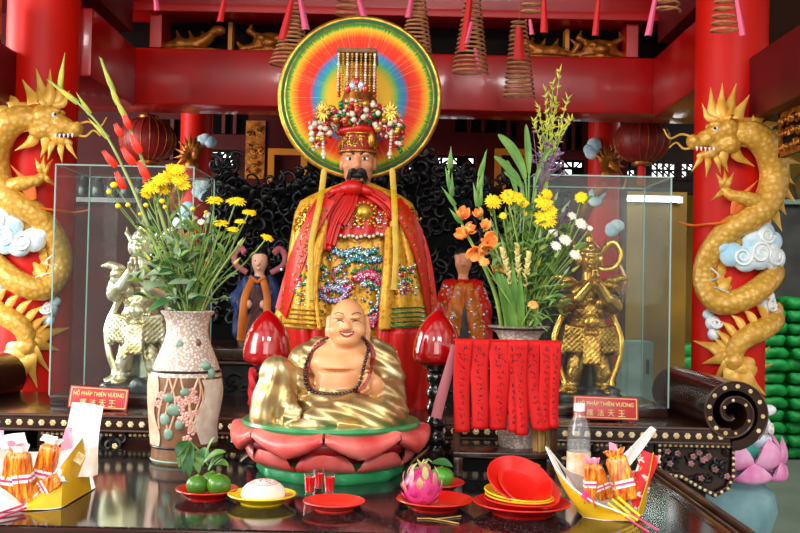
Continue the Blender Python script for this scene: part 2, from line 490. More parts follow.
defmat('cap_white', '#f2f2f4', .4)
defmat('label_peach', '#e09a5a', .4, col2='#f2e0d0', scale=26)
defmat('slip_red', '#c40a0b', .65, col2='#b2080a', scale=5, spec=.3)
defmat('ink', '#3a0608', .8)
defmat('sign_red', '#b81218', .35)
defmat('sign_cream', '#e8cf8a', .4)
defmat('incense_wood', '#b87c50', .8, col2='#945c38', scale=30)
defmat('tag_pink', '#e05a80', .6)
defmat('tag_red', '#c8141a', .6)
defmat('lantern_red', '#8a0c10', .5, col2='#6e090c', scale=14)
defmat('sack_green', '#0fa045', .5, col2='#0c8438', scale=20, bump=.6, bscale=120)
defmat('cabinet_grey', '#7d9a94', .5, col2='#6c8880', scale=5)
defmat('stone_grey', '#4a4a48', .7, col2='#33322f', scale=5, bump=.8, bscale=20)
defmat('straw', '#b89050', .7, col2='#8f6a34', scale=30)
defmat('rock_dark', '#15161a', .35, col2='#3a3c3e', scale=30, bump=1, bscale=40, coat=.3)
M['daylight_pane'] = mat('daylight pane', '#ffffff', emit=2.2)
M['tube_light'] = mat('tube light', '#f4ffff', emit=6)
M['case_glass'] = glass_mat('case glass', '#fbfffd', .8, .006)
M['bottle_clear'] = glass_mat('bottle clear', '#fafcfc', 1.6, .06)
M['glass_edge'] = mat('glass edge', '#8aa89e', .2, coat=.3)
M['tumbler_clear'] = glass_mat('tumbler clear', '#fcfefe', 1.3)
M['red_drink'] = mat('red drink', '#e01016', .1, coat=.3)

defmat('slip_ink', '#4a0607', .8)
defmat('paper_pink_dull', '#a85a62', .6)
defmat('dragonfruit_mix', '#cf6a86', .42, col2='#b8a85a', scale=24)
M['bottle_water'] = glass_mat('bottle water', '#f4f8f8', 1.0, .10)
def halo_material():
    m = bpy.data.materials.new('rainbow halo'); m.use_nodes = True
    nt = m.node_tree; N = nt.nodes; L = nt.links; b = N['Principled BSDF']
    b.inputs['Roughness'].default_value = .6; b.inputs['Specular IOR Level'].default_value = .25
    tc = N.new('ShaderNodeTexCoord'); sp = N.new('ShaderNodeSeparateXYZ'); L.new(tc.outputs['Object'], sp.inputs[0])
    def mth(op, a, c=None, val=None):
        n = N.new('ShaderNodeMath'); n.operation = op; L.new(a, n.inputs[0])
        if c is not None: L.new(c, n.inputs[1])
        if val is not None: n.inputs[1].default_value = val
        return n.outputs[0]
    x2 = mth('MULTIPLY', sp.outputs[0], sp.outputs[0]); z2 = mth('MULTIPLY', sp.outputs[2], sp.outputs[2])
    r = mth('SQRT', mth('ADD', x2, z2)); rr = mth('DIVIDE', r, val=.32)
    ang = mth('ARCTAN2', sp.outputs[0], sp.outputs[2])
    w = N.new('ShaderNodeTexNoise'); w.noise_dimensions = '1D'; w.inputs['Scale'].default_value = 38; w.inputs['Detail'].default_value = 2
    L.new(ang, w.inputs['W'])
    j = mth('MULTIPLY', mth('SUBTRACT', w.outputs['Fac'], val=.5), val=.075)
    rp = N.new('ShaderNodeValToRGB'); e = rp.color_ramp.elements
    st = [(.0, '#f0c030'), (.36, '#eeb428'), (.43, '#9cb83c'), (.48, '#2f9c8c'), (.52, '#2a86b4'), (.57, '#5a6a9c'), (.60, '#d8281a'), (.73, '#ee3a0c'), (.79, '#f08a10'), (.835, '#d8b418'), (.87, '#2f8a22'), (.92, '#0a5c34'), (.962, '#0a5c34'), (.975, '#e8b830'), (1., '#d88c18')]
    e[0].position = 0; e[0].color = lin(st[0][1]); e[1].position = 1; e[1].color = lin(st[-1][1])
    for p, c in st[1:-1]:
        q = e.new(p); q.color = lin(c)
    L.new(mth('ADD', rr, j), rp.inputs[0])
    # fine stitched rays
    w2 = N.new('ShaderNodeTexNoise'); w2.noise_dimensions = '1D'; w2.inputs['Scale'].default_value = 90; L.new(ang, w2.inputs['W'])
    th = mth('GREATER_THAN', w2.outputs['Fac'], val=.70)
    gate = mth('MULTIPLY', th, mth('LESS_THAN', rr, val=.84))
    mx = N.new('ShaderNodeMix'); mx.data_type = 'RGBA'; L.new(mth('MULTIPLY', gate, val=.55), mx.inputs[0])
    L.new(rp.outputs[0], mx.inputs[6]); mx.inputs[7].default_value = lin('#f8d890')
    L.new(mx.outputs[2], b.inputs['Base Color'])
    return m
M['halo'] = halo_material()
# ------------------------------------------------------------ the hall
struct('floor', MB().box2((-6, -3, -.1), (6, 11, 0)), M['floor_tile'])
struct('ceiling', MB().box2((-5.2, 2.6, 3.45), (5.2, 11, 3.55)), M['ceiling_red'])
struct('wall_back', MB().box2((-5.2, 10.6, 0), (5.2, 10.75, 3.45)), M['ochre_wall'])
struct('wall_left', MB().box2((-5.2, 5.6, 0), (-5.05, 10.6, 3.45)), M['screen_red'])
struct('wall_right', MB().box2((5.05, 5.6, 0), (5.2, 10.6, 3.45)), M['ochre_wall'])
# inner screen wall behind the altar, with its openings
sw = MB(); YS = 7.2
xa = -4.6; xb = P(628, 150, YS).x
sw.box2((xa, YS, 0), (xb, YS + .12, 3.45))
struct('wall_screen', sw, M['screen_red'])
def open_panel(px0, px1, py0, py1, bars=0, n=1):
    a = P(px0, py1, YS); b = P(px1, py0, YS)
    o = struct('trim_%d' % n, MB().box2((a.x, YS - .012, a.z), (b.x, YS - .001, b.z)), M['black'])
    if bars:
        m = MB()
        for k in range(bars):
            x = a.x + (b.x - a.x) * (k + 1) / (bars + 1); m.box2((x - .012, YS - .04, a.z), (x + .012, YS - .0125, b.z))
        part('bars', m, M['maroon_wood'], o)
tn = 10
for a in [(213, 247, 108, 134, 2), (455, 497, 114, 132, 2), (545, 582, 115, 150, 3), (247, 264, 125, 175, 0), (160, 186, 120, 160, 1), (500, 516, 112, 140, 1)]:
    open_panel(*a[:4], bars=a[4], n=tn); tn += 1
def framed_panel(px0, px1, py0, py1, n):
    a = P(px0, py1, YS); b = P(px1, py0, YS); t = .045; m = MB()
    for p, q in (((a.x, a.z), (a.x + t, b.z)), ((b.x - t, a.z), (b.x, b.z)), ((a.x + t, b.z - t), (b.x - t, b.z)), ((a.x + t, a.z), (b.x - t, a.z + t))):
        m.box2((p[0], YS - .05, p[1]), (q[0], YS - .001, q[1]))
    struct('trim_%d' % n, m, M['ochre_paint'])
framed_panel(268, 308, 150, 190, 20); framed_panel(494, 530, 150, 190, 21)
# gilded carving on the screen strip beside the left opening, seen as a narrow column of figures
def carving(mb, c, w, h, n, seed, y):
    r = random.Random(seed)
    for k in range(n):
        x = c[0] + r.uniform(-.5, .5) * w; z = c[1] + r.uniform(-.5, .5) * h; s = r.uniform(.5, 1.1) * min(w, h) * .22
        a = r.uniform(0, 6.28); pts = []
        for i in range(9):
            q = a + i * .55; rr = s * (1 - i / 11)
            pts.append((x + rr * math.cos(q), y - .012 - .002 * i, z + rr * math.sin(q)))
        mb.tube(pts, [s * .26 * (1 - i / 12) for i in range(9)], 5)
        if r.random() < .5: mb.ell((x, y - .015, z), (s * .4, .012, s * .4), nu=8, nv=5)
cm = MB(); c = P(255.5, 150, YS); cm.box((c.x, YS - .0155, c.z), (.14, .006, .42)); carving(cm, (c.x, c.z), .10, .32, 26, 3, YS - .012)
solo('gilded_carving', cm, M['gold_carving'], 'narrow upright strip of gilded carving on the dark red screen left of the halo', 'carving', ang=60)
# pierced windows that show the daylight outside
def lattice(px0, px1, py0, py1, n, seed, Y):
    a = P(px0, py1, Y); b = P(px1, py0, Y); r = random.Random(seed)
    o = struct('window_%d' % n, MB().box2((a.x, Y - .02, a.z), (b.x, Y - .004, b.z)), M['daylight_pane'])
    m = MB(); nx = max(3, int((b.x - a.x) / .055)); nz = max(2, int((b.z - a.z) / .055))
    for i in range(nx + 1):
        x = a.x + (b.x - a.x) * i / nx; m.box2((x - .008, Y - .045, a.z - .01), (x + .008, Y - .0205, b.z + .01))
    for j in range(nz + 1):
        z = a.z + (b.z - a.z) * j / nz; m.box2((a.x, Y - .046, z - .009), (b.x, Y - .0206, z + .009))
    for i in range(nx):
        for j in range(nz):
            x = a.x + (b.x - a.x) * (i + .5) / nx; z = a.z + (b.z - a.z) * (j + .5) / nz
            if r.random() < .3: m.box((x, Y - .034, z), (.06, .024, .06))
            else: m.box((x + r.uniform(-.02, .02), Y - .034, z), (.09, .02, .012), rotm('Y', r.choice((45, -45))))
    part('lattice', m, M['dark_panel'], o)
lattice(212, 236, 152, 167, 1, 1, YS); lattice(408, 474, 158, 173, 2, 2, YS); lattice(552, 582, 162, 176, 3, 3, YS)
lattice(618, 634, 163, 177, 4, 4, 9.2); lattice(650, 692, 164, 178, 5, 5, 9.2)
struct('wall_right_screen', MB().box2((P(612, 150, 9.2).x, 9.2, 2.45), (P(780, 150, 9.2).x, 9.3, 3.45)), M['dark_panel'])

# ------------------------------------------------------------ beams
YB = 5.2
def beam(n, a, b, m='red_lacquer', bev=.012): return struct('trim_%d' % n, MB().box2(a, b, 0, bev), M[m])
beam(1, (-1.9, YB, 2.45), (1.85, YB + .28, 2.745))
beam(2, (-1.9, YB - .05, 2.93), (1.85, YB + .3, 3.44))
beam(3, (-1.9, YB - .075, 2.92), (1.85, YB - .052, 2.96), 'red_lacquer_rim', .005)
beam(4, (-1.72, 4.45, 2.43), (-1.40, YB - .002, 2.74)); beam(5, (1.30, 4.45, 2.43), (1.60, YB - .002, 2.74))
beam(6, (-1.72, 4.42, 2.80), (-1.40, YB - .08, 3.1), 'maroon_wood'); beam(7, (1.30, 4.42, 2.80), (1.60, YB - .08, 3.1), 'maroon_wood')
beam(8, (1.475, 2.75, 2.26), (1.75, 4.3, 2.53), 'maroon_wood'); beam(9, (-1.92, 2.75, 2.26), (-1.66, 4.38, 2.49), 'maroon_wood')
m = MB(); m.box2((-1.9, YB + .2, 2.745), (1.85, YB + .22, 2.931)); struct('trim_30', m, M['dark_panel'])
pst = MB()
for px in (156, 632): 
    x = P(px, 40, YB).x; pst.box2((x - .03, YB - .01, 2.7455), (x + .03, YB + .195, 2.9195))
struct('trim_31', pst, M['red_lacquer'])
pst = MB()
for px in (226, 571):
    x = P(px, 40, YB).x; pst.box2((x - .011, YB + .12, 2.7455), (x + .011, YB + .195, 2.9195))
struct('trim_32', pst, M['ochre_paint'])
# carved gilded creatures in the gap between the beams
def creature(px, flip, label, mask=False):
    x = P(px, 40, YB).x; y = YB + .1; z = 2.745; c = Clay(.009); f = -1 if flip else 1
    if mask:
        c.ell((x, y, z + .045), (.07, .03, .042)); c.ell((x, y - .03, z + .04), (.03, .02, .022)); c.ell((x, y, z + .012), (.085, .04, .014))
        for s in (-1, 1):
            c.ell((x + s * .032, y - .025, z + .06), (.016, .012, .012)); c.chain([(x + s * .05, y, z + .07), (x + s * .085, y, z + .09), (x + s * .075, y, z + .118)], [.014, .01, .004])
            c.chain([(x + s * .06, y, z + .03), (x + s * .11, y, z + .02), (x + s * .13, y, z + .045)], [.016, .012, .005])
    else:
        c.chain([(x - f * .12, y, z + .02), (x - f * .06, y, z + .035), (x, y, z + .03), (x + f * .05, y, z + .055), (x + f * .085, y - .01, z + .085)], [.012, .022, .026, .022, .018])
        c.ell((x + f * .10, y - .02, z + .085), (.028, .02, .02)); c.chain([(x - f * .12, y, z + .02), (x - f * .15, y, z + .06), (x - f * .12, y, z + .085)], [.012, .012, .004])
        for q in (-.05, 0, .05): c.chain([(x + q, y, z + .04), (x + q - f * .02, y, z + .085)], [.012, .004])
        c.ell((x, y, z + .01), (.13, .035, .012))
    o = c.build('gilded_creature', M['gold_carving'], None, .0032); b = V((x, y, z))
    o.data.transform(Matrix.Scale(1.35, 4) @ Matrix.Translation(-b)); o.location = b; WL[o.name] = b
    tag(o, label, 'carving')
creature(190, False, 'gilded carved beast between the beams nearest the left column')
creature(268, True, 'gilded carved beast between the beams behind the left incense coils', True)
creature(543, True, 'gilded carved beast between the beams under the coil right of the halo')
creature(604, False, 'gilded carved mask between the beams nearest the right column', True)
# openwork boards at the outer beams
def openwork(x, y0, y1, z0, z1, label):
    m = MB(); r = random.Random(int(abs(x) * 10)); t = .03
    for a, b in (((y0, z0), (y1, z0 + .02)), ((y0, z1 - .02), (y1, z1)), ((y0, z0), (y0 + .02, z1)), ((y1 - .02, z0), (y1, z1))):
        m.box2((x - t / 2, a[0], a[1]), (x + t / 2, b[0], b[1]))
    m.box2((x - .004, y0, z0), (x + .004, y1, z1), 1)
    n = int((y1 - y0) / .055)
    for i in range(n):
        for j in range(3):
            yy = y0 + .04 + (y1 - y0 - .07) * i / (n - 1); zz = z0 + .035 + (z1 - z0 - .07) * j / 2; pts = []
            s = r.choice((-1, 1)); a0 = r.uniform(0, 6)
            for k in range(10): pts.append((x - .012, yy + s * (.03 - .0026 * k) * math.cos(a0 + k * .6), zz + (.024 - .002 * k) * math.sin(a0 + k * .6)))
            m.tube(pts, .008, 6); m.ell((x - .014, yy, zz), (.012, .011, .011), nu=8, nv=6)
    solo('openwork_board', m, [M['gold_carving'], M['dark_panel']], label, 'carved board', ang=60)
openwork(1.56, 3.3, 4.1, 2.08, 2.2595, 'carved openwork board with gold scrolls under the maroon beam at far right')
openwork(-1.70, 3.4, 4.15, 2.491, 2.70, 'carved openwork board on the maroon beam at the far upper left')

# ------------------------------------------------------------ dragon columns
def dragon_column(CX, mir, label):
    CY = 4.4; R = .155; S_ = .0044
    root = thing('dragon_column', label, 'column', (CX, CY, 0))
    def lx(px, py): return (px - (731 - (py - 100) * .021)) * S_
    def zz(px, py): return P(px, py, 4.4).z
    def W(x, y, z): return (CX + mir * x, CY + y, z)
    def cs(px, py, off, back=False):
        x = lx(px, py); q = R + off
        if back: return W(x, math.sqrt(max(0, q * q - x * x)), zz(px, py))
        return W(x, -math.sqrt(max(0, q * q - x * x)), zz(px, py))
    m = MB(); m.lathe([(R, .80), (R, 3.44)], (CX, CY, 0), 48); part('shaft', m, M['column_red'], root)
    m = MB(); m.lathe([(.27, 0), (.27, .12), (.22, .2), (.14, .3), (.13, .42), (.19, .5), (.215, .58), (.20, .66), (.15, .70), (.16, .72), (.16, .80)], (CX, CY, 0), 40)
    part('pedestal', m, M['stone_blue'], root)
    # lotus collar: each petal a part
    for tier, (n, r0, z0, r1, z1, w) in enumerate(((9, .14, .74, .235, .815, .085), (9, .14, .775, .225, .915, .08))):
        for k in range(n):
            a = 2 * PI * (k + .5 * tier) / n; m = MB(); d = V((math.cos(a), math.sin(a), 0)); z0 += 0; 
            petal(m, V((CX, CY, z0)) + d * r0, V((CX, CY, z1)) + d * r1, w, V((0, 0, -.03)) + d * .045, thick=.014, fold=-.3)
            part('lotus_petal', m, M['lotus_pink'], root)
    m = MB(); m.lathe([(.158, .81), (.172, .83), (.17, .86), (.158, .88)], (CX, CY, 0), 40); part('collar_ring', m, mat('teal paint', '#3fae9c', .4), root)
    # body of the dragon
    b1 = [(712, 142, .055, .040), (733, 142, .065, .058), (750, 155, .07, .062), (759, 178, .065, .062), (752, 203, .06, .060), (735, 221, .05, .056), (713, 234, .035, .052), (698, 258, .03, .050), (695, 284, .03, .048), (704, 302, .04, .048), (722, 300, .04, .050), (744, 288, .04, .050), (766, 272, .03, .048)]
    pts = []; rs = []
    for q in spl(b1, 5): pts.append(cs(q[0], q[1], q[2])); rs.append(q[3])
    for a in (20, 50, 80, 105):   # round the back of the shaft
        x = (R + .03) * math.cos(math.radians(a)); y = (R + .03) * math.sin(math.radians(a)); pts.append(W(x, y, zz(766, 272) - .0013 * a)); rs.append(.048)
    body = MB(); body.tube(pts, rs, 18)
    b2 = [(774, 312, .02, .046), (764, 319, .035, .046), (748, 327, .04, .046), (733, 333, .04, .045), (722, 341, .04, .042), (717, 352, .04, .038), (716, 360, .04, .030)]
    p2 = []; r2 = []
    for a in (105, 80, 55, 30): p2.append(W((R + .03) * math.cos(math.radians(a)), (R + .03) * math.sin(math.radians(a)), zz(774, 312) + .0004 * a)); r2.append(.045)
    for q in spl(b2, 5): p2.append(cs(q[0], q[1], q[2])); r2.append(q[3])
    body.tube(p2, r2, 18); body.ell(cs(716, 358, .045), .042, nu=16, nv=10)
    dr = part('dragon_body', body, M['dragon_gold'], root)
    # fins along the back
    fin = MB(); sp = spl(b1, 5)
    for i in range(5, 46, 2):
        q = sp[i]; q2 = sp[min(i + 1, len(sp) - 1)]; tx = q2[0] - q[0]; ty = q2[1] - q[1]; l = math.hypot(tx, ty) or 1
        nx, ny = ty / l, -tx / l
        a = cs(q[0] + nx * 10, q[1] + ny * 10, q[2] - .01)
        ln = 27 + 5 * (i % 4 == 1); x0 = lx(q[0] + nx * ln + tx / l * 7, q[1]); b = W(x0, a[1] - CY + .02, zz(q[0], q[1] + ny * ln + ty / l * 7))
        flame(fin, a, b, .028, (0, 0, .008), .35)
    for i in range(4, 30, 4):
        q = spl(b2, 5)[i]; a = cs(q[0] - 3, q[1] - 7, .035); b = cs(q[0] - 16, q[1] - 22, .03); flame(fin, a, b, .02, (0, 0, .01), .35)
    part('back_fin', fin, M['mane_gold'], dr)
    # head
    hy = -(R + .065); H = lambda px, py, dy=0.0: np.array(W(lx(px, py), hy + dy, zz(px, py)))
    c = Clay(.018)
    c.ell(H(709, 138), (.058, .05, .048)); c.chain([H(702, 140), H(690, 147), H(679, 151)], [.04, .034, .026]); c.ell(H(677, 149, -.005), (.022, .034, .02))
    c.chain([H(704, 150), H(694, 160), H(684, 163)], [.03, .022, .014])
    for s in (-1, 1):
        c.ell(H(697, 134, s * .03 - .005), (.026, .014, .014)); c.ell(H(676, 146, s * .02), (.012, .01, .012))
    c.ell(H(712, 152), (.05, .045, .04)); c.ell(H(690, 156, -.0), (.022, .05, .009), cut=True, k=.006)
    hd = c.build('dragon_head', M['dragon_gold'], root, .0055)
    e = MB(); e.ell(H(697, 138, -.036), .012); part('eye', e, M['white_paint'], hd)
    e = MB(); e.ell(H(695.5, 138, -.046), .006); part('pupil', e, M['black_paint'], hd)
    t = MB()
    for k in range(5):
        a = H(680 + k * 4, 154.5 + k * .3, -.024); t.lathe([(.006, 0), (.001, -.018)], tuple(a), 6)
    part('teeth', t, M['white_paint'], hd)
    mn = MB()
    for (a, b, w, dy) in [((704, 128), (697, 96), .03, .0), ((709, 127), (707, 93), .03, -.02), ((714, 127), (722, 92), .034, 0), ((718, 129), (733, 104), .034, -.02), ((722, 133), (755, 122), .036, 0), ((722, 138), (770, 128), .03, .02), ((722, 146), (764, 146), .03, -.015), ((716, 153), (738, 172), .026, -.01), ((708, 155), (712, 178), .022, -.02), ((700, 128), (688, 112), .018, -.01), ((712, 128), (716, 112), .026, -.035), ((720, 136), (742, 131), .028, -.035)]:
        flame(mn, H(a[0], a[1], dy + .01), H(b[0], b[1], dy + .03), w * 1.05, (mir * -.012, 0, -.012), .5)
    for (a, b, w) in [((686, 163), (676, 178), .014), ((692, 164), (690, 183), .016), ((699, 162), (704, 180), .016)]: flame(mn, H(*a), H(*b), w, (0, -.01, 0), .6)
    part('mane', mn, M['mane_gold'], hd)
    wk = MB(); wk.tube([H(*q) for q in spl([(684, 148), (668, 142), (656, 146), (650, 137)], 5)], [.006, .003], 6)
    wk.tube([H(*q) for q in spl([(686, 152), (670, 156), (662, 150), (655, 155)], 5)], [.006, .003], 6); part('whisker', wk, M['mane_gold'], hd)
    # foreleg with claws
    lg = MB(); lg.tube([cs(738, 206, .06), cs(726, 203, .08), cs(714, 200, .07), cs(708, 194, .06)], [.034, .03, .024, .02], 12)
    for b in ((702, 178), (709, 174), (717, 178)): flame(lg, cs(708, 193, .06), cs(b[0], b[1], .065), .017, (0, -.02, 0), .8)
    flame(lg, cs(708, 195, .06), cs(698, 204, .06), .015, (0, -.02, 0), .8); part('foreleg', lg, M['dragon_gold'], root)
    sk = MB(); sk.tube([cs(*q, .075) if abs(lx(*q)) < R else W(lx(*q), -.06, zz(*q)) for q in spl([(674, 223), (686, 226), (706, 226), (726, 221), (744, 212)], 4)], [.004, .012, .014, .012, .008], 8)
    for b in ((722, 196), (738, 186), (742, 200)): flame(sk, cs(716, 218, .07), cs(b[0], b[1], .085), .02, (0, 0, .02), .4)
    part('flank_flame', sk, mat('flame orange', '#d8661c', .4), root)
    # tail flames
    tf = MB()
    for (b, bd) in [((688, 340), .02), ((693, 362), .02), ((698, 384), .02), ((708, 398), .01), ((722, 402), 0), ((738, 398), -.01), ((753, 392), -.02), ((765, 380), -.02), ((770, 364), -.03), ((768, 346), -.03), ((728, 384), .01)]:
        flame(tf, cs(717, 360, .02), cs(b[0], b[1], .02), .044, (0, -.035, bd), .4, n=9)
    part('tail_flame', tf, M['mane_gold'], root)
    def cloud(blobs, curls, off=.03):
        m = MB(); mc = MB()
        for (px, py, r) in blobs:
            p = cs(px, py, off - .02); x = lx(px, py); th = math.asin(max(-1, min(1, x / R)))
            m.ell(p, (r * S_ * 1.08, .034, r * S_ * 1.08), rotm('Z', math.degrees(th) * mir), 18, 10)
        for (px, py, r, d) in curls:
            pts = []
            for k in range(22):
                a = k * .52 * d; q = r * (1 - k / 26); pts.append(V(cs(px + q * math.cos(a), py + q * math.sin(a), off + .014)))
            mc.tube(pts, .0060, 6)
        cl_ = part('cloud', m, M['cloud_white'], root, ang=60); part('cloud_curl', mc, M['white_paint'], cl_, ang=60)
    cloud([(716, 256, 11), (729, 260, 12), (743, 255, 15), (758, 257, 14), (769, 259, 10), (749, 238, 13), (736, 243, 10), (762, 243, 9), (709, 249, 7)], [(724, 258, 9, 1), (742, 255, 11, -1), (759, 257, 10, 1), (749, 238, 8, 1)], .062)
    cloud([(760, 303, 10), (752, 306, 7), (766, 312, 9), (757, 297, 7), (770, 322, 7)], [(759, 304, 7, 1), (767, 314, 6, -1)])
    cloud([(703, 322, 7), (704, 333, 6), (700, 314, 5)], [(703, 322, 5, 1)], .02)
    cloud([(766, 180, 7), (764, 190, 6)], [(765, 182, 4, 1)], .02)
    cloud([(760, 425, 9), (766, 410, 5), (757, 440, 8), (745, 436, 8)], [(760, 425, 6, 1)], .02)
    rb = MB(); rb.tube([cs(q[0], q[1], .055) for q in spl([(697, 268), (704, 277), (694, 284), (706, 289), (722, 296), (735, 292)], 5)], [.006, .014, .012, .014, .012, .003], 8, 0, .5)
    part('white_ribbon', rb, M['cloud_white'], root)
    return root
dragon_column(P(731, 100, 4.4).x, 1, 'red column with a gold dragon facing left, standing on a pink lotus base')
dragon_column(P(42, 100, 4.4).x, -1, 'red column with a gold dragon facing right, behind the left glass case')
# two smaller dragon columns deeper in the hall
def small_column(px, mir, label):
    c = P(px, 150, 6.4); R = .1
    root = thing('inner_column', label, 'column', (c.x, 6.4, 0))
    part('shaft', MB().lathe([(R, 0), (R, 3.44)], (c.x, 6.4, 0), 28), M['column_red'], root)
    m = MB(); 
    for k in range(9):
        a = -.3 + k * .35; flame(m, (c.x, 6.4 - R, 2.28), (c.x - mir * .13 * math.cos(a) * .9, 6.4 - R - .02, 2.30 + .17 * math.sin(a)), .03, (0, -.03, .02), .5)
    m.ell((c.x, 6.4 - R - .02, 2.26), (.05, .04, .05)); part('dragon_mane', m, M['gold_carving'], root)
    m = MB(); pts = [(c.x + (R + .02) * math.sin(a), 6.4 - (R + .02) * math.cos(a), 1.4 + .13 * a) for a in np.linspace(-1.4, 6.2, 40)]
    m.tube(pts, .04, 10); part('dragon_body', m, M['gold_carving'], root)
    for dx, z in ((.08, 2.42), (.07, 2.12), (-.05, 1.95)):
        m = MB(); x = c.x + mir * dx
        for q in range(4): m.ell((x + rnd.uniform(-.03, .03), 6.4 - R - .005, z + rnd.uniform(-.05, .05)), (.045, .03, .04))
        part('cloud', m, M['cloud_white'], root)
small_column(196, 1, 'inner red column with gold mane and pale cloud, left of the throne'); small_column(604, -1, 'inner red column with gold mane, above the right glass case')
# ------------------------------------------------------------ offering table in front
ZT = .96; ZA = 1.06
TX0, TX1, TY0, TY1 = -1.32, .83, 2.235, 3.30
root = thing('offering_table', 'low dark polished offering table with a speckled black top in the foreground', 'table', (-.24, 2.77, 0))
part('table_top', MB().box2((TX0 + .075, TY0 + .012, ZT - .03), (TX1 - .085, TY1 - .02, ZT)), M['granite'], root)
m = MB()
def rail(a, b): m.box2(a, b, 0, .006)
rail((TX0, TY0, ZT - .07), (TX1, TY0 + .0115, ZT - .002)); rail((TX0, TY1 - .0195, ZT - .07), (TX1, TY1, ZT - .001))
rail((TX0, TY0 + .012, ZT - .07), (TX0 + .0745, TY1 - .02, ZT - .004)); rail((TX1 - .0845, TY0 + .012, ZT - .07), (TX1, TY1 - .02, ZT - .004))
part('frame', m, M['altar_wood'], root)
m = MB()
for x in (TX1 - .014, TX0 + .014): part('edge_moulding', MB().tube([(x, TY0 + .012, ZT), (x, TY1 - .02, ZT)], .011, 10).ell((x, TY0 + .012, ZT), .016), M['altar_wood_trim'], root)
part('edge_bead', MB().tube([(TX1 - .04, TY0 + .012, ZT - .002), (TX1 - .04, TY1 - .02, ZT - .002)], .005, 8), M['altar_wood_trim'], root)
part('apron', MB().box2((TX0 + .03, TY0 + .03, ZT - .2), (TX1 - .03, TY1 - .03, ZT - .071)), M['altar_wood'], root)
for x in (TX0 + .08, TX1 - .08):
    for y in (TY0 + .08, TY1 - .08):
        part('leg', MB().lathe([(.055, 0), (.06, .05), (.04, .12), (.045, .5), (.05, ZT - .2)], (x, y, 0), 16), M['altar_wood'], root)

# ------------------------------------------------------------ altar table behind with scrolled ends
AX0, AX1, AY0, AY1 = -1.60, 1.125, 3.38, 4.08
root = thing('altar_table', 'long dark wooden altar table with scrolled ends and inlaid shell flowers', 'table', (-.2, 3.8, 0))
part('table_top', MB().box2((AX0, AY0, ZA - .055), (AX1, AY1, ZA), 0, .004), M['altar_wood'], root)
part('front_moulding', MB().tube([(AX0, AY0, ZA - .004), (AX1, AY0, ZA - .004)], .006, 8).tube([(AX0, AY0, ZA - .052), (AX1, AY0, ZA - .052)], .005, 8), M['altar_wood_trim'], root)
def flower_inlay(m, x, y, z, r, n=6):
    for k in range(n):
        a = 2 * PI * k / n; m.ell((x + r * .55 * math.cos(a), y, z + r * .55 * math.sin(a)), (r * .42, .003, r * .42), nu=8, nv=5)
    m.ell((x, y - .002, z), (r * .3, .003, r * .3), nu=8, nv=5)
x = AX0 + .03
while x < AX1 - .02:
    m = MB(); flower_inlay(m, x, AY0 - .001, ZA - .028, .0115); o = part('shell_inlay', m, M['nacre'], root); x += .0375
# scroll ends
for s, cx in ((1, AX1 + .005), (-1, AX0 - .005)):
    cz = ZA + .052; prof = []
    a0 = -PI / 2; turns = 2.05 * 2 * PI; n = 64
    outer = []; inner = []
    for k in range(n + 1):
        t = k / n; a = a0 + turns * t; r = .112 * (1 - t) ** .8 + .016; w = .034 * (1 - t * .62)
        outer.append((s * r * math.cos(a), r * math.sin(a))); inner.append((s * (r - w) * math.cos(a), (r - w) * math.sin(a)))
    m = MB(); vs = []; fs = []
    for (ox, oz), (ix, iz) in zip(outer, inner):
        for yy in (AY0 - .004, AY1): vs += [(cx + ox, yy, cz + oz), (cx + ix, yy, cz + iz)]
    for k in range(n):
        b = 4 * k; c = b + 4
        fs += [(b, c, c + 1, b + 1), (b + 2, b + 3, c + 3, c + 2), (b, b + 2, c + 2, c), (b + 1, c + 1, c + 3, b + 3)]
    fs += [(0, 1, 3, 2), (4 * n, 4 * n + 2, 4 * n + 3, 4 * n + 1)]
    m.add(vs, fs); sc = part('scroll', m, M['altar_wood'], root)
    for k in range(2, 13):
        m = MB(); t = k / 26; a = a0 + turns * t; r = .112 * (1 - t) ** .8 + .016 - .017 * (1 - t * .5)
        flower_inlay(m, cx + s * r * math.cos(a), AY0 - .0055, cz + r * math.sin(a), .0085); part('shell_inlay', m, M['nacre'], sc)
    for k in range(13, 22, 2):
        m = MB(); t = k / 26; a = a0 + turns * t; r = .112 * (1 - t) ** .8 + .016 - .012
        flower_inlay(m, cx + s * r * math.cos(a), AY0 - .0055, cz + r * math.sin(a), .006); part('shell_inlay', m, M['nacre'], sc)
    m = MB(); m.tube([(cx + ox, AY0 - .005, cz + oz) for ox, oz in outer[4:]], .0035, 6); part('scroll_bead', m, M['altar_wood_trim'], sc)
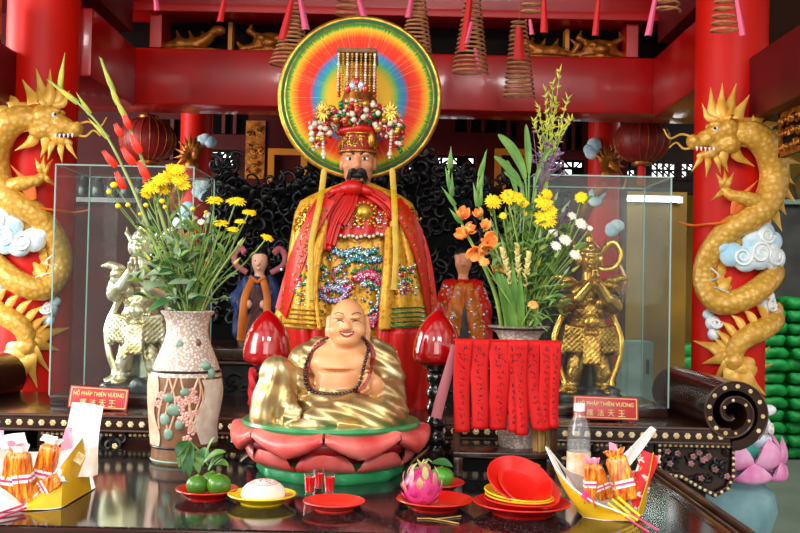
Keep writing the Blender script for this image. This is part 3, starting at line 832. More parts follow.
# carved openwork brackets under each end
def bracket(x0, x1, s):
    z1 = ZA - .062; fr = MB(); y = AY0 + .02; w = x1 - x0
    out = [(0, 0), (1, 0), (1, -.10), (.93, -.142), (.76, -.165), (.55, -.14), (.30, -.105), (0, -.095)]
    pts = [(x0 + w * u, z1 + v) for u, v in out]; cl_ = pts + [pts[0]]
    bp_ = MB().prism(pts, Matrix(((1, 0, 0, 0), (0, 0, 1, y + .012), (0, 1, 0, 0), (0, 0, 0, 1))), .012)
    b = part('bracket', bp_, M['altar_wood'], root)
    fr.tube([(p, y, q) for p, q in cl_], .010, 8, 0, .8, (0, 1, 0)); part('bracket_frame', fr, M['altar_wood'], b)
    seg = [(V((p[0], 0, p[1])), V((q[0], 0, q[1]))) for p, q in zip(cl_, cl_[1:])]
    for p, q in seg:
        n = max(1, int((q - p).length / .0175))
        for i in range(n):
            c = p.lerp(q, i / n); part('shell_inlay', MB().ell((c.x, y - .009, c.z), (.0058, .003, .0058), nu=8, nv=5), M['nacre'], b)
    cv = MB(); r = random.Random(int(abs(x0) * 100)); W_ = abs(w)
    for k in range(34):
        u = r.uniform(.08, .92); v = -.02 - r.random() * (.07 if u < .4 else .105); cx = x0 + w * u; cz = z1 + v; a = r.uniform(0, 6); rr = r.uniform(.010, .022); d = r.choice((-1, 1))
        cv.tube([(cx + rr * (1 - i / 14) * math.cos(a + d * i * .5), y + .006 - .001 * i, cz + rr * (1 - i / 14) * math.sin(a + d * i * .5)) for i in range(11)], [.007, .003], 6)
        if k % 3 == 0: fl = MB(); flower_inlay(fl, cx, y - .006, cz, .012, 5); part('carved_flower', fl, M['nacre_pink'], b)
    part('carved_foliage', cv, M['black_carving'], b)
bracket(AX1 - .235, AX1 + .015, 1); bracket(AX0 + .235, AX0 - .015, -1)
# carved frieze under the table's front edge
cv = MB(); fl_ = []; r = random.Random(8)
for k in range(150):
    cx = -1.15 + r.random() * 2.0; cz = ZA - .075 - r.random() * .13; a = r.uniform(0, 6); rr = r.uniform(.015, .036); d = r.choice((-1, 1))
    cv.tube([(cx + rr * (1 - i / 14) * math.cos(a + d * i * .5), AY0 + .03 - .0015 * i, cz + rr * (1 - i / 14) * math.sin(a + d * i * .5)) for i in range(11)], [.010, .004], 6)
    if k % 4 == 0: fl_.append((cx, cz))
fz = part('frieze', MB().box2((-1.22, AY0 + .035, ZA - .24), (AX1 - .25, AY0 + .06, ZA - .056)), M['altar_wood'], root)
part('carved_foliage', cv, M['black_carving'], fz)
for cx, cz in fl_:
    fl = MB(); flower_inlay(fl, cx, AY0 + .012, cz, .011, 5); part('carved_flower', fl, M['nacre'], fz)
m = MB(); x = -1.2
while x < AX1 - .27: m.ell((x, AY0 + .026, ZA - .068), (.007, .005, .006), nu=6, nv=5); x += .0165
part('bead_row', m, M['nacre'], fz)
for x in (AX0 + .12, AX1 - .1):
    for y in (AY0 + .1, AY1 - .08):
        part('leg', MB().box2((x - .04, y - .04, 0), (x + .04, y + .04, ZA - .055), 0, .01), M['altar_wood'], root)
part('back_board', MB().box2((AX0 + .2, AY0 + .2, .3), (AX1 - .2, AY0 + .22, ZA - .055)), M['black'], root)

# ------------------------------------------------------------ stepped shrine and carved throne screen behind
root = thing('shrine_step', 'black wooden step with carved panels behind the robed king', 'shrine', (-.15, 4.5, 0))
zs = 1.25; part('step_body', MB().box2((-.98, 4.12, 0), (.62, 4.9, zs - .05)), M['altar_wood'], root)
part('ledge', MB().box2((-1.0, 4.10, zs - .05), (.64, 4.9, zs), 0, .01), M['altar_wood'], root)
m = MB(); r = random.Random(4); m.box2((-.95, 4.1185, 1.05), (.58, 4.1195, 1.19))
for k in range(60):
    cx = -.95 + r.random() * 1.55; cz = 1.08 + r.random() * .1; a = r.uniform(0, 6); rr = r.uniform(.02, .04)
    m.tube([(cx + rr * (1 - i / 14) * math.cos(a + i * .5), 4.118 - .001 * i, cz + rr * .7 * (1 - i / 14) * math.sin(a + i * .5)) for i in range(11)], [.01, .005], 6)
part('carved_panel', m, M['black_carving'], root)
part('ledge_trim', MB().tube([(-1.0, 4.10, zs - .06), (.64, 4.10, zs - .06)], .008, 8), M['altar_wood_trim'], root)
root = thing('carved_screen', 'tall black carved throne screen of coiling dragons behind the king', 'screen', (-.1, 4.75, zs))
a = P(207, 340, 4.75); b = P(566, 340, 4.75)
def topz(t):   # irregular carved crest
    return 2.03 + .03 * math.sin(t * 21) + .025 * math.sin(t * 47 + 1) - .04 * abs(t - .5) + (.05 if .28 < t < .75 else 0)
out = [(a.x, zs + .001), (b.x, zs + .001)] + [(b.x + (a.x - b.x) * k / 60, topz(k / 60)) for k in range(61)]
T = Matrix(((1, 0, 0, 0), (0, 0, 1, 4.75), (0, 1, 0, 0), (0, 0, 0, 1)))
part('screen_board', MB().prism(out, T, .08), M['screen_black'], root)
m = MB(); r = random.Random(21)
for k in range(560):
    t = r.random(); x = a.x + (b.x - a.x) * t; z = zs + .08 + r.random() * (topz(1 - t) - zs - .02); rr = r.uniform(.022, .05); q = r.uniform(0, 6); d = r.choice((-1, 1)); w = rr * r.uniform(.2, .34)
    m.tube([(x + rr * (1 - i / 15) * math.cos(q + d * i * .48), 4.745 - .0045 * i, z + rr * (1 - i / 15) * math.sin(q + d * i * .48)) for i in range(12)], [w, w * .4], 7)
for k in range(5):   # long dragon bodies
    x = a.x + (b.x - a.x) * (k + .5) / 5; z = 1.72 + .12 * r.random(); d = r.choice((-1, 1)); f = .10 + .05 * r.random()
    0 and m.tube([(x + d * (i - 16) * .018 + .03 * math.sin(i * .9), 4.715 - .02 * math.cos(i * .8), z + f * math.sin(i * .42 + k) + .008 * i) for i in range(32)], [.012] + [.026] * 24 + [.022, .018, .015, .012, .01, .008, .005], 8)
for k in range(120):
    t = r.random(); x = a.x + (b.x - a.x) * t; z = topz(1 - t) - .16 + r.random() * .13; q = r.uniform(0, 6); flame(m, (x, 4.735, z), (x + .07 * math.cos(q), 4.71, z + .06 * math.sin(q)), .016, (0, -.02, .02), .5)
part('dragon_relief', m, M['black_carving'], root, ang=70)
# ------------------------------------------------------------ laughing monk on a lotus
BY = 2.98; bc = P(331, 430, BY)
LZ0 = ZT; LZ1 = 1.118
root = thing('lotus_pedestal', 'red and green lotus pedestal carrying the laughing monk statue', 'pedestal', (bc.x, BY, ZT))
m = MB(); m.lathe([(.205, ZT), (.213, ZT + .012), (.212, ZT + .03), (.19, ZT + .045), (.16, ZT + .065), (.15, ZT + .09), (.19, ZT + .12), (.2, ZT + .14)], (bc.x, BY, 0), 48, fn=lambda a, z: 1 + (.03 * math.cos(10 * a) if z < ZT + .05 else 0))
part('base', m, M['lotus_green'], root)
m = MB(); m.lathe([(.20, LZ1 - .022), (.258, LZ1 - .018), (.265, LZ1 - .008), (.26, LZ1)], (bc.x, BY, 0), 64); part('top_slab', m, M['lotus_green'], root)
def lpetal(a, r0, z0, r1, z1, w, bulge, up):
    """broad cupped petal curling over outward"""
    m = MB(); d = V((math.cos(a), math.sin(a), 0)); t = V((-math.sin(a), math.cos(a), 0)); c = V((bc.x, BY, 0))
    def fn(u, v):
        s = (u - .5) * 2; wd = w * math.sqrt(max(.05, 1 - ((v - .42) / .62) ** 2))
        r = r0 + (r1 - r0) * math.sin(v * PI / 2) + bulge * math.sin(v * PI) * (1 - s * s) - .03 * abs(s) ** 2.4 * v
        z = z0 + (z1 - z0) * v ** 1.4 + up * abs(s) ** 2 * v * v
        return c + d * r + t * s * wd + V((0, 0, z))
    m.grid(fn, 10, 10, 0, .012); return m
def lpetal2(a, path, w, er, ez, th=.010, nz=14):
    """petal following a radial path of (radius, height); er and ez bend its two sides"""
    d = V((math.cos(a), math.sin(a), 0)); t = V((-math.sin(a), math.cos(a), 0)); c = V((bc.x, BY, 0)); q = spl(path, 5)
    def fn(u, v):
        s = (u - .5) * 2; i = min(int(v * (len(q) - 1)), len(q) - 2); f = v * (len(q) - 1) - i
        r = q[i][0] * (1 - f) + q[i + 1][0] * f; z = q[i][1] * (1 - f) + q[i + 1][1] * f
        wd = w * (.62 + .38 * math.sin(min(1, v / .55) * PI / 2)) * math.sqrt(max(.10, 1 - max(0, (v - .52) / .50) ** 2.2))
        k = abs(s) ** 2.6
        return c + d * (r + er * k * v) + t * s * wd + V((0, 0, z + ez * k * v))
    m = MB(); m.grid(fn, 14, nz, 0, th); return m
L1 = LZ1 - .022
for k in range(8):   # large petals of the upper tier, curling down over the rim
    a = -PI / 2 + 2 * PI * (k + .5) / 8
    part('petal', lpetal2(a, [(.17, L1 - .006), (.240, L1 - .003), (.275, L1 - .012), (.284, L1 - .030), (.274, L1 - .050)], .108, -.026, .030), M['lotus_red'], root)
for k in range(8):   # deeper set petals in the gaps, shade put into their darker red
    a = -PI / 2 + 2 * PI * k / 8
    part('petal', lpetal2(a, [(.17, L1 - .012), (.225, L1 - .008), (.252, L1 - .018), (.254, L1 - .034), (.240, L1 - .048)], .075, -.02, .010), M['lotus_red_shade'], root)
for k in range(8):   # cupped petals of the lower tier, open upward
    a = -PI / 2 + 2 * PI * (k + .5) / 8 + PI / 8 * (1 if k % 2 else 1)
    part('petal', lpetal2(a, [(.12, ZT + .034), (.195, ZT + .030), (.232, ZT + .042), (.250, ZT + .064), (.258, ZT + .094)], .082, -.040, -.004), M['lotus_red'] if k % 2 == 0 or 1 else M['lotus_red_shade'], root)
for k in range(8):
    a = -PI / 2 + 2 * PI * (k + .5) / 8
    part('petal', lpetal2(a, [(.12, ZT + .045), (.165, ZT + .045), (.19, ZT + .06), (.198, ZT + .08), (.20, ZT + .092)], .07, -.03, .004), M['lotus_red_shade'], root)
# the figure
B = lambda px, py, dy=0.0: np.array(P(px, py, BY)) + np.array((0, dy, 0))
def fold(p, lab):
    x = p[..., 0] - bc.x; y = p[..., 1] - BY; z = p[..., 2] - LZ1
    th_ = np.arctan2(x + .150, .215 - z); f = .0034 * np.sin(13 * th_ + 40 * y + 1.2 * np.sin(30 * z)) * np.clip((.21 - z) * 9, 0, 1)
    g_ = .0019 * np.sin(210 * np.sqrt((x + .10) ** 2 + (z - .02) ** 2 + .6 * y * y) + 2.5 * np.sin(9 * z + 7 * x))
    f2 = .0020 * np.sin(190 * (x * .45 + z) + 2.2 * np.sin(14 * x + 3) + 26 * y)
    return np.where(lab == 0, np.where((x < -.09), f, f2), 0)
c = Clay(.018); c.disp = fold
# torso and belly: gold back, bare front
c.ell(B(341, 385, .03), (.112, .09, .11), m=0); c.ell(B(340, 372, -.012), (.088, .085, .075), m=1); c.ell(B(337, 384, -.03), (.085, .07, .05), m=1)
c.ell(B(340, 352, .0), (.085, .062, .045), m=1, k=.01)
c.ell(B(338, 368.5, -.088), (.06, .016, .004), cut=True, k=.008)
for s, px in ((-1, 324), (1, 358)): c.ell(B(px, 361, -.048), (.034, .026, .026), m=1)
c.cap(B(346, 345, .01), B(348, 335, .0), .038, .04, m=1)
# shoulders and sleeves
c.chain([B(318, 350, .025), B(304, 361, .02), B(296, 378, .0), B(292, 394, -.05)], [.040, .045, .043, .034], m=0)
c.chain([B(372, 350, .025), B(383, 360, .02), B(389, 378, 0), B(391, 394, -.05)], [.038, .044, .044, .038], m=0)
c.chain([B(391, 394, -.05), B(385, 390, -.085), B(379, 383, -.1)], [.042, .036, .028], m=0)
c.ell(B(389, 402, -.05), (.038, .05, .035), m=0)
# raised right knee, shin and foot
c.chain([B(318, 402, .0), B(298, 382, -.07), B(281, 369, -.11)], [.055, .048, .040], m=0, k=.010)
c.chain([B(281, 368, -.10), B(274, 392, -.115), B(270, 413, -.125)], [.043, .045, .042], m=0)
c.chain([B(281, 372, -.10), B(288, 398, -.11), B(292, 414, -.13)], [.036, .034, .026], m=0)
c.cap(B(290, 418, -.13), B(300, 418, -.165), .018, .014, m=2)
# folded left leg and hem across the front
c.chain([B(372, 404, -.02), B(390, 408, -.09), B(382, 411, -.13)], [.055, .05, .048], m=0)
c.chain([B(382, 411, -.13), B(350, 407, -.135), B(318, 413, -.15)], [.048, .046, .034], m=0)
c.cap(B(318, 404, -.09), B(366, 402, -.09), .045, .045, m=0)
c.chain([B(318, 417, -.165), B(300, 419, -.175)], [.022, .013], m=2)
c.chain([B(266, 421, -.10), B(300, 424, -.17), B(345, 424, -.195), B(384, 422, -.15), B(402, 419, -.05)], [.018, .015, .014, .016, .02], m=0)
c.ell(B(334, 418, -.02), (.185, .13, .022), m=0)
# right hand holding a fold on the shin, five fingers
c.cap(B(292, 396, -.12), B(297, 402, -.15), .02, .018, m=2)
for i, (dx, dz) in enumerate(((-4, 0), (-1.4, 1.4), (1.2, 2), (3.6, 1.6))):
    c.chain([B(297 + dx, 403 + dz * .3, -.158), B(297 + dx * 1.3, 409 + dz, -.168), B(296 + dx * 1.3, 414 + dz * .6, -.162)], [.0075, .007, .0055], m=2, k=.004)
c.chain([B(301, 400, -.15), B(305, 404, -.160), B(304, 409, -.165)], [.008, .0075, .006], m=2, k=.004)
# left hand raised before the chest with a peach
c.ell(B(375, 381, -.122), (.025, .021, .029), m=1, k=.008)
for i, (dx, dz) in enumerate(((-5, -5), (-6, -1), (-6, 3), (-4.5, 6.5))):
    c.chain([B(372 + dx * .7, 380 + dz * 1.15, -.134), B(368.5 + dx * .9, 378 + dz * 1.15, -.150), B(372 + dx * .5, 376.5 + dz, -.158)], [.0086, .008, .0066], m=1, k=.0035)
c.chain([B(376, 376, -.115), B(372, 370, -.125), B(368, 368, -.132)], [.009, .008, .006], m=1, k=.004)
# head
hx, hy = 348, 323
c.ell(B(hx, hy - 2, -.015), (.053, .060, .066), m=1); c.ell(B(hx, hy + 9, -.028), (.052, .050, .046), m=1)
for s in (-1, 1):
    c.ell(B(hx + s * 11.5, hy + 7, -.058), (.019, .018, .018), m=1, k=.015)
    c.chain([B(hx + s * 18, hy - 4, 0), B(hx + s * 19, hy + 8, -.004), B(hx + s * 18.6, hy + 20, -.01)], [.011, .011, .0095], m=1, k=.006)
    c.ell(B(hx + s * 8.5, hy - 6.5, -.078), (.017, .009, .007), m=1, k=.008)
c.ell(B(hx - .3, hy + 1, -.077), (.011, .012, .013), m=1, k=.008); c.ell(B(hx - .3, hy + 4, -.081), (.015, .01, .008), m=1, k=.006)
c.ell(B(hx - 1, hy + 17, -.06), (.03, .02, .013), m=1)
c.ell(B(hx - 1.5, hy + 10.5, -.088), (.021, .012, .0065), cut=True, k=.005)
BD = c
def paint(vs, lab):
    # the robe stops along the open neckline: gold left and right of it, bare chest between
    x = vs[:, 0] - bc.x; z = vs[:, 2] - LZ1; y = vs[:, 1] - BY
    return lab
c.paint = paint
root = thing('monk_statue', 'laughing bald monk statue in a gold robe sitting on the lotus', 'statue', (bc.x, BY, LZ1))
body = c.build('body', [M['gold_paint'], M['skin_paint'], M['gold_paint']], root, .0034)
def on(px, py, off=.0):
    """point on the front of the figure under picture position px, py"""
    a = EYE; d = (P(px, py, BY) - a).normalized(); t0 = (P(px, py, BY - .30) - a).length
    ts = np.arange(t0, t0 + .5, .003); q = np.array([tuple(a + d * t) for t in ts], np.float32)
    f = c.field(q)[0]; w = np.nonzero(f < 0)[0]
    if not len(w): return P(px, py, BY - .05)
    i = w[0]; t = ts[i] - .003 * (0 if i == 0 else f[i] / (f[i] - f[i - 1])); return a + d * (t - off)
# painted face
m = MB()
for s in (-1, 1): m.tube([on(hx + s * 8.7 + q * 4.6, hy - 8.5 - 1.8 * (1 - q * q) - (s * q > 0) * .3, .0005) for q in np.linspace(-1, 1, 7)], [.0006, .0013, .0016, .0013, .0006][:5] if 0 else [.0012] * 7, 6)
part('eyebrow', m, M['hair_black'], body)
m = MB()
for s in (-1, 1): m.tube([on(hx + s * 8.4 + q * 4.2, hy - 2.2 + 1.6 * q * q, .0003) for q in np.linspace(-1, 1, 7)], [.0008, .0012, .0015, .0016, .0015, .0012, .0008], 6)
part('eye_line', m, M['hair_black'], body)
m = MB()
for s in (-1, 1): m.tube([on(hx + s * 8.4 + q * 3, hy - 1.6 + 1.0 * q * q, .0002) for q in np.linspace(-1, 1, 6)], [.0007] * 6, 6)
part('eye', m, M['white_paint'], body)
m = MB()
m.tube([on(hx - 1.3 + q * 7.4, hy + 9.6 - 1.6 * q * q, .0012) for q in np.linspace(-1, 1, 9)], [.001] + [.002] * 7 + [.001], 8)
m.tube([on(hx - 1.3 + q * 7.4, hy + 14.2 - 4.8 * q * q - .4, .0012) for q in np.linspace(-1, 1, 9)], [.001] + [.0024] * 7 + [.001], 8)
part('lips', m, mat('lip red', '#a83024', .35), body)
m = MB(); m.tube([on(hx - 1.3 + q * 5.6, hy + 11 - 1.4 * q * q, -.0005) for q in np.linspace(-1, 1, 9)], .0017, 8); part('teeth', m, M['white_paint'], body)
m = MB(); m.tube([on(hx - 1.3 + q * 5, hy + 12.6 - 2.4 * q * q, -.0012) for q in np.linspace(-1, 1, 9)], .0017, 8); part('mouth', m, mat('mouth dark', '#5c130e', .5), body)
# red lining strips along the open robe, then the beads over them
for side in (-1, 1):
    m = MB(); pth = [(326, 342), (313, 352), (307, 368), (308, 386), (318, 393)] if side < 0 else [(366, 342), (373, 352), (371, 368), (365, 384), (354, 393)]
    pts = [on(px, py, .001) for px, py in [q[:2] for q in spl(pth, 5)]]; m.tube(pts, [.006] + [.008] * (len(pts) - 2) + [.004], 10, 0, .3, (0, -1, 0)); part('lining', m, M['lining_red'], body)
bp = spl([(327, 338), (318, 344), (310, 354), (305, 368), (306, 382), (311, 391), (322, 393.5), (337, 394), (350, 392), (358, 386), (362, 374), (365, 362), (368, 350), (367, 342), (362, 337)], 12)
acc = 0; last = None; pl = []
for q in bp:
    p = on(q[0], q[1], .003)
    if last is None or (p - last).length > .0098:
        pl.append(p); last = p
for p in pl: 
    m = MB(); m.ell(p, .0058, nu=10, nv=7); part('bead', m, M['bead_dark'], body)
m = MB(); m.ell(P(366.5, 376, BY - .15), (.012, .011, .013)); part('peach', m, M['gold_paint'], body)

# ------------------------------------------------------------ the robed king
KY = 3.82
K = lambda px, py, Y=KY: P(px, py, Y)
prof = [(412, 300, 412), (395, 299, 414), (360, 292, 418), (330, 284, 430), (300, 286, 429), (265, 289, 425), (235, 292, 421), (215, 295, 418), (202, 301, 412), (193, 318, 398), (184, 342, 374)]
root = thing('king_statue', 'large robed king statue with black moustache, red sashes and a rainbow halo', 'statue', (K(357, 400).x, KY, ZA))
_pz = [K(357, q[0]).z for q in prof]; _pl = [K(q[1], q[0]).x for q in prof]; _pr = [K(q[2], q[0]).x for q in prof]
_pz[0] = ZA
def kx(z): return np.interp(z, _pz, _pl), np.interp(z, _pz, _pr)
def kdep(z): return np.interp(z, [ZA, 1.3, 1.6, 1.8, 1.9], [.19, .2, .18, .13, .085])
def ksurf(x, z, off=0):
    """front of the robe at x, z"""
    a, b = kx(z); t = (x - (a + b) / 2) / max(1e-6, (b - a) / 2); return KY - kdep(z) * math.sqrt(max(0, 1 - min(1, abs(t)) ** 2.2)) - off
m = MB(); vs = []; fs = []; NZ = 60; NA = 140
for i in range(NZ + 1):
    z = ZA + .001 + (_pz[-1] - ZA - .001) * i / NZ; a, b = kx(z); cx = (a + b) / 2; w = (b - a) / 2; d = kdep(z)
    for k in range(NA):
        t = 2 * PI * k / NA; cc = math.cos(t); ss = math.sin(t)
        x = cx + w * math.copysign(abs(cc) ** .9, cc); y = KY + d * math.copysign(abs(ss) ** .9, ss)
        fo = .012 * (math.sin(30 * t) + .5 * math.sin(51 * t + z * 9)) * min(1, max(.12, (1.78 - z) * 2.4))
        vs.append((x + fo * cc, y + fo * ss, z))
for i in range(NZ):
    for k in range(NA): fs.append((i * NA + k, i * NA + (k + 1) % NA, (i + 1) * NA + (k + 1) % NA, (i + 1) * NA + k))
fs.append(tuple(NZ * NA + k for k in range(NA))); fs.append(tuple(range(NA - 1, -1, -1)))
m.add(vs, fs); robe = part('robe', m, M['brocade'], root, ang=0)
def KS(px, py, off=.01):
    p = K(px, py); y = ksurf(p.x, p.z, off); return P(px, py, y)
def band(pl, pr, nu=8, nv=30, off=.02, fold=0, thick=.006, nf=3, hang=0):
    """cloth strip between a left path and a right path of picture points, lying on the robe"""
    L_ = spl(pl, 6); R_ = spl(pr, 6); m = MB()
    def fn(u, v):
        i = v * (len(L_) - 1); a = int(min(i, len(L_) - 2)); f = i - a
        l = np.array(L_[a]) * (1 - f) + np.array(L_[a + 1]) * f
        i = v * (len(R_) - 1); a = int(min(i, len(R_) - 2)); f = i - a
        r = np.array(R_[a]) * (1 - f) + np.array(R_[a + 1]) * f
        w_ = max(len(l), len(r)); l = np.pad(l, (0, w_ - len(l))); r = np.pad(r, (0, w_ - len(r)))
        q = l * (1 - u) + r * u; o = q[2] if len(q) > 2 else 0
        return KS(q[0], q[1], off + o + .008 * math.sin(PI * u) + fold * math.sin(2 * PI * nf * u))
    m.grid(fn, nu, nv, 0, thick); return m
# shoulders cape with gold scroll relief
cape = MB(); cape.grid(lambda u, v: KS(312 + (403 - 312) * u, (188 + 18 * (2 * u - 1) ** 2) + v * (24 + 30 * abs(2 * u - 1)), .012 + .004 * math.sin(40 * u)), 40, 12, 0, .006)
part('shoulder_cape', cape, M['brocade'], root)
gs_ = {-1: MB(), 1: MB()}; r = random.Random(5)
for k in range(90):
    s = r.choice((-1, 1)); rl = gs_[s]; px = 357 + s * r.uniform(24, 60); py = 193 + abs(px - 357) * .45 + r.uniform(-8, 18); q = r.uniform(0, 6); rr = r.uniform(2.2, 5)
    rl.tube([KS(px + rr * (1 - i / 12) * math.cos(q + i * .6), py + rr * (1 - i / 12) * math.sin(q + i * .6), .024) for i in range(9)], [.005, .002], 5)
for s in (-1, 1): part('gold_scrollwork', gs_[s], M['gold_trim'], root, ang=70)['kind'] = 'stuff'
# hanging sleeves
for s in (-1, 1):
    if s < 0: l = [(316, 208), (302, 240), (288, 280), (275, 322)]; rr_ = [(330, 222, .02), (322, 255, .05), (318, 290, .07), (322, 330, .06)]
    else: l = [(388, 230, .02), (386, 262, .05), (382, 300, .07), (380, 330, .06)]; rr_ = [(402, 208), (414, 240), (426, 280), (436, 322)]
    m = band(l, rr_, 26, 30, .03, .012, .012, 3); sl = part('sleeve', m, M['brocade'], root, ang=0)
    m = MB(); rr2 = random.Random(3 + s)
    for row in range(5):
        py = 309 + row * 4.6; x0, x1 = ((286, 322) if s < 0 else (382, 430))
        m.tube([KS(x0 + (x1 - x0) * i / 24, py + 2 * (i / 24) * s * -1, .075 + .045 * math.sin(PI * i / 24)) for i in range(25)], .0035, 6)
    part('sleeve_stripe', m, M['sequin_green' if s > 0 else 'gold_trim'], sl)
    x0, x1 = ((288, 325) if s < 0 else (378, 428))
    m = MB(); m.grid(lambda u, v: KS(x0 + (x1 - x0) * u + (2 if s < 0 else -6) * v * (1 - u), 329 + v * (26 if s < 0 else 86) - 5 * abs(u - .5), .05 + .045 * math.sin(PI * u) + .012 * math.sin(9 * u * 2)), 26, 16, 0, .01)
    part('cuff', m, M['satin_red'], sl, ang=0)
    m = MB(); cx = 303 if s < 0 else 403
    for k in range(90):
        q = rr2.uniform(0, 1); px = cx + rr2.gauss(0, 9); py = 262 + rr2.random() * 46 * (1 if s < 0 else .7); p = KS(px, py, .108 - .0012 * abs(px - cx) * 1.6)
        m.ell(p, (.0065, .004, .0065), nu=6, nv=4, mi=rr2.randrange(4))
    part('sequin', m, [M['sequin_white'], M['sequin_pink'], M['sequin_green'], M['gold_trim']], sl, ang=0)['kind'] = 'stuff'
# printed red stoles
for s in (-1, 1):
    l, r_ = (([(321, 197), (303, 228), (289, 262), (276, 308)], [(335, 202), (318, 232), (305, 262), (287, 318)]) if s < 0 else ([(384, 202), (402, 226), (416, 262), (427, 316)], [(400, 199), (419, 226), (430, 258), (437, 306)]))
    st = part('printed_stole', band(l, r_, 8, 30, .092, 0, .006), M['satin_red_printed'], root)
    m = MB(); L_ = spl(l, 8); R_ = spl(r_, 8); rr2 = random.Random(31 + s)
    for i in range(3, len(L_) - 1):
        for u in (.32, .68):
            q = np.array(L_[i]) * (1 - u) + np.array(R_[i]) * u; h = .004
            for k in range(3):
                a = KS(q[0] + rr2.uniform(-2.4, 2.4), q[1] + rr2.uniform(-1.9, 1.9), .106); b = KS(q[0] + rr2.uniform(-2.4, 2.4), q[1] + rr2.uniform(-1.9, 1.9), .106)
                m.tube([a, b], .0036, 4)
    part('gold_print', m, M['gold_trim'], st)
# red chest cloth with scalloped hem
chest = MB(); chest.grid(lambda u, v: KS(311 + 93 * u + (6 - 12 * u) * (1 - v), 193 + 9 * (2 * u - 1) ** 2 + v * (42 - 8 * (2 * u - 1) ** 2 + 2.5 * abs(math.sin(7 * PI * u))), .028 + .006 * math.sin(30 * u + 3 * v)), 60, 20, 0, .006)
part('chest_cloth', chest, M['satin_red'], root, ang=0)
rl = MB(); rr2 = random.Random(77)
for k in range(150):
    px = rr2.uniform(318, 400); py = rr2.uniform(205, 228); rl.ell(KS(px, py, .041), (.005, .003, .005), nu=6, nv=4, mi=rr2.randrange(3))
part('sequin', rl, [M['gold_trim'], M['sequin_white'], M['pearl_gold']], root, ang=0)['kind'] = 'stuff'
for k in range(22):
    px = 312 + 4.1 * k; m = MB(); m.ell(KS(px, 235 - 8 * ((px - 357) / 45) ** 2 + 2.5 * abs(math.sin(7 * PI * (px - 311) / 93)), .046), .0068, nu=10, nv=7); part('pearl', m, M['pearl'], root)
m = MB(); p = KS(364, 213, .05); m.lathe([(0.002, -.004), (.034, 0), (.026, .008), (.012, .013), (.002, .016)], (p.x, p.y + .012, p.z), 24, R=rotm('X', 90))
for k in range(16): a = k * PI / 8; m.ell((p.x + .04 * math.cos(a), p.y + .006, p.z + .04 * math.sin(a)), .006, nu=8, nv=6)
part('medallion', m, M['gold_trim'], root)
# green and white sequin sprays on the chest
m = MB()
for k in range(70):
    a = rr2.uniform(0, 6.28); q = rr2.random() ** .5 * 9; px = 329 + q * math.cos(a) * .8; py = 216 + q * math.sin(a); m.ell(KS(px, py, .047), (.006, .004, .006), nu=6, nv=4, mi=rr2.choice((0, 0, 1, 2)))
part('sequin', m, [M['sequin_green'], M['sequin_pink'], M['sequin_white']], root, ang=0)['kind'] = 'stuff'
# bow and ribbons of red satin
def ribbon(path, w, name='ribbon', off=.055, mt='satin_red', par=None):
    m = MB(); pts = spl(path, 6); q = [KS(a[0], a[1], off + (a[2] if len(a) > 2 else 0)) for a in pts]
    def fn(u, v):
        i = min(int(v * (len(q) - 1)), len(q) - 2); f = v * (len(q) - 1) - i; p = V(q[i]).lerp(V(q[i + 1]), f); t = (V(q[i + 1]) - V(q[i])).normalized()
        sd = t.cross(V((0, -1, 0))).normalized(); ww = w * (.45 + .55 * min(1, v * 2.2))
        return p + sd * (u - .5) * 2 * ww + V((0, -.012 * math.sin(u * PI) - .006 * math.sin(u * 5 * PI), 0))
    m.grid(fn, 12, 26, 0, .004); return part(name, m, M[mt], par or root, ang=0)
ribbon([(350, 188), (338, 200), (328, 220), (325, 250)], .026); ribbon([(353, 189), (346, 205), (336, 225), (330, 245)], .022)
ribbon([(347, 187), (330, 196), (316, 210), (309, 228)], .024); ribbon([(356, 188), (370, 193), (385, 203), (396, 216)], .026)
ribbon([(352, 186), (354, 196), (349, 210), (341, 224)], .02)
m = MB(); m.ell(KS(352, 188, .07), (.045, .03, .03), nu=16, nv=10)
for s in (-1, 1): m.ell(KS(352 + s * 12, 190, .06), (.045, .022, .02), rotm('Y', s * 18), 16, 10)
part('bow', m, M['satin_red'], root)
# sequin dragon on the skirt
m = MB(); rr2 = random.Random(9)
strokes = [([(333, 250), (343, 254), (354, 250), (366, 253), (376, 249)], 2.6, (0, 2, 2, 3)), ([(346, 262), (356, 258), (368, 261), (379, 258)], 2.2, (2, 3, 0)), ([(340, 266), (334, 274), (338, 282), (347, 280)], 2.4, (0, 2, 1)),
           ([(312, 288), (322, 291), (333, 286), (343, 291), (350, 286)], 3.0, (1, 2, 2, 3)), ([(322, 297), (334, 301), (346, 296)], 2.2, (2, 1, 3)),
           ([(358, 277), (370, 274), (381, 281), (387, 294), (385, 308), (377, 319), (366, 322)], 5.0, (1, 1, 1, 1, 2)), ([(354, 272), (370, 268), (386, 276), (393, 293), (391, 310), (383, 323)], 1.3, (0,)),
           ([(362, 285), (371, 283), (378, 290), (378, 303), (370, 312)], 1.2, (0, 2)), ([(318, 262), (325, 270), (322, 278)], 1.8, (2, 0, 4)), ([(386, 262), (392, 256), (398, 264)], 1.8, (2, 0))]
for pth, wd, cols in strokes:
    q = spl(pth, 7); n = int(len(q) * wd * 2.6)
    for k in range(n):
        a = q[rr2.randrange(len(q))]; px = a[0] + rr2.gauss(0, wd * .5) + rr2.uniform(-1, 1); py = a[1] + rr2.gauss(0, wd * .5) + rr2.uniform(-1, 1)
        m.ell(KS(px, py, .022), (.0062, .005, .0062), nu=5, nv=4, mi=rr2.choice(cols))
for k in range(140):
    px = rr2.uniform(312, 400); py = rr2.uniform(243, 330); m.ell(KS(px, py, .014), (.0055, .004, .0055), nu=5, nv=4, mi=rr2.choice((0, 2, 3, 4)))
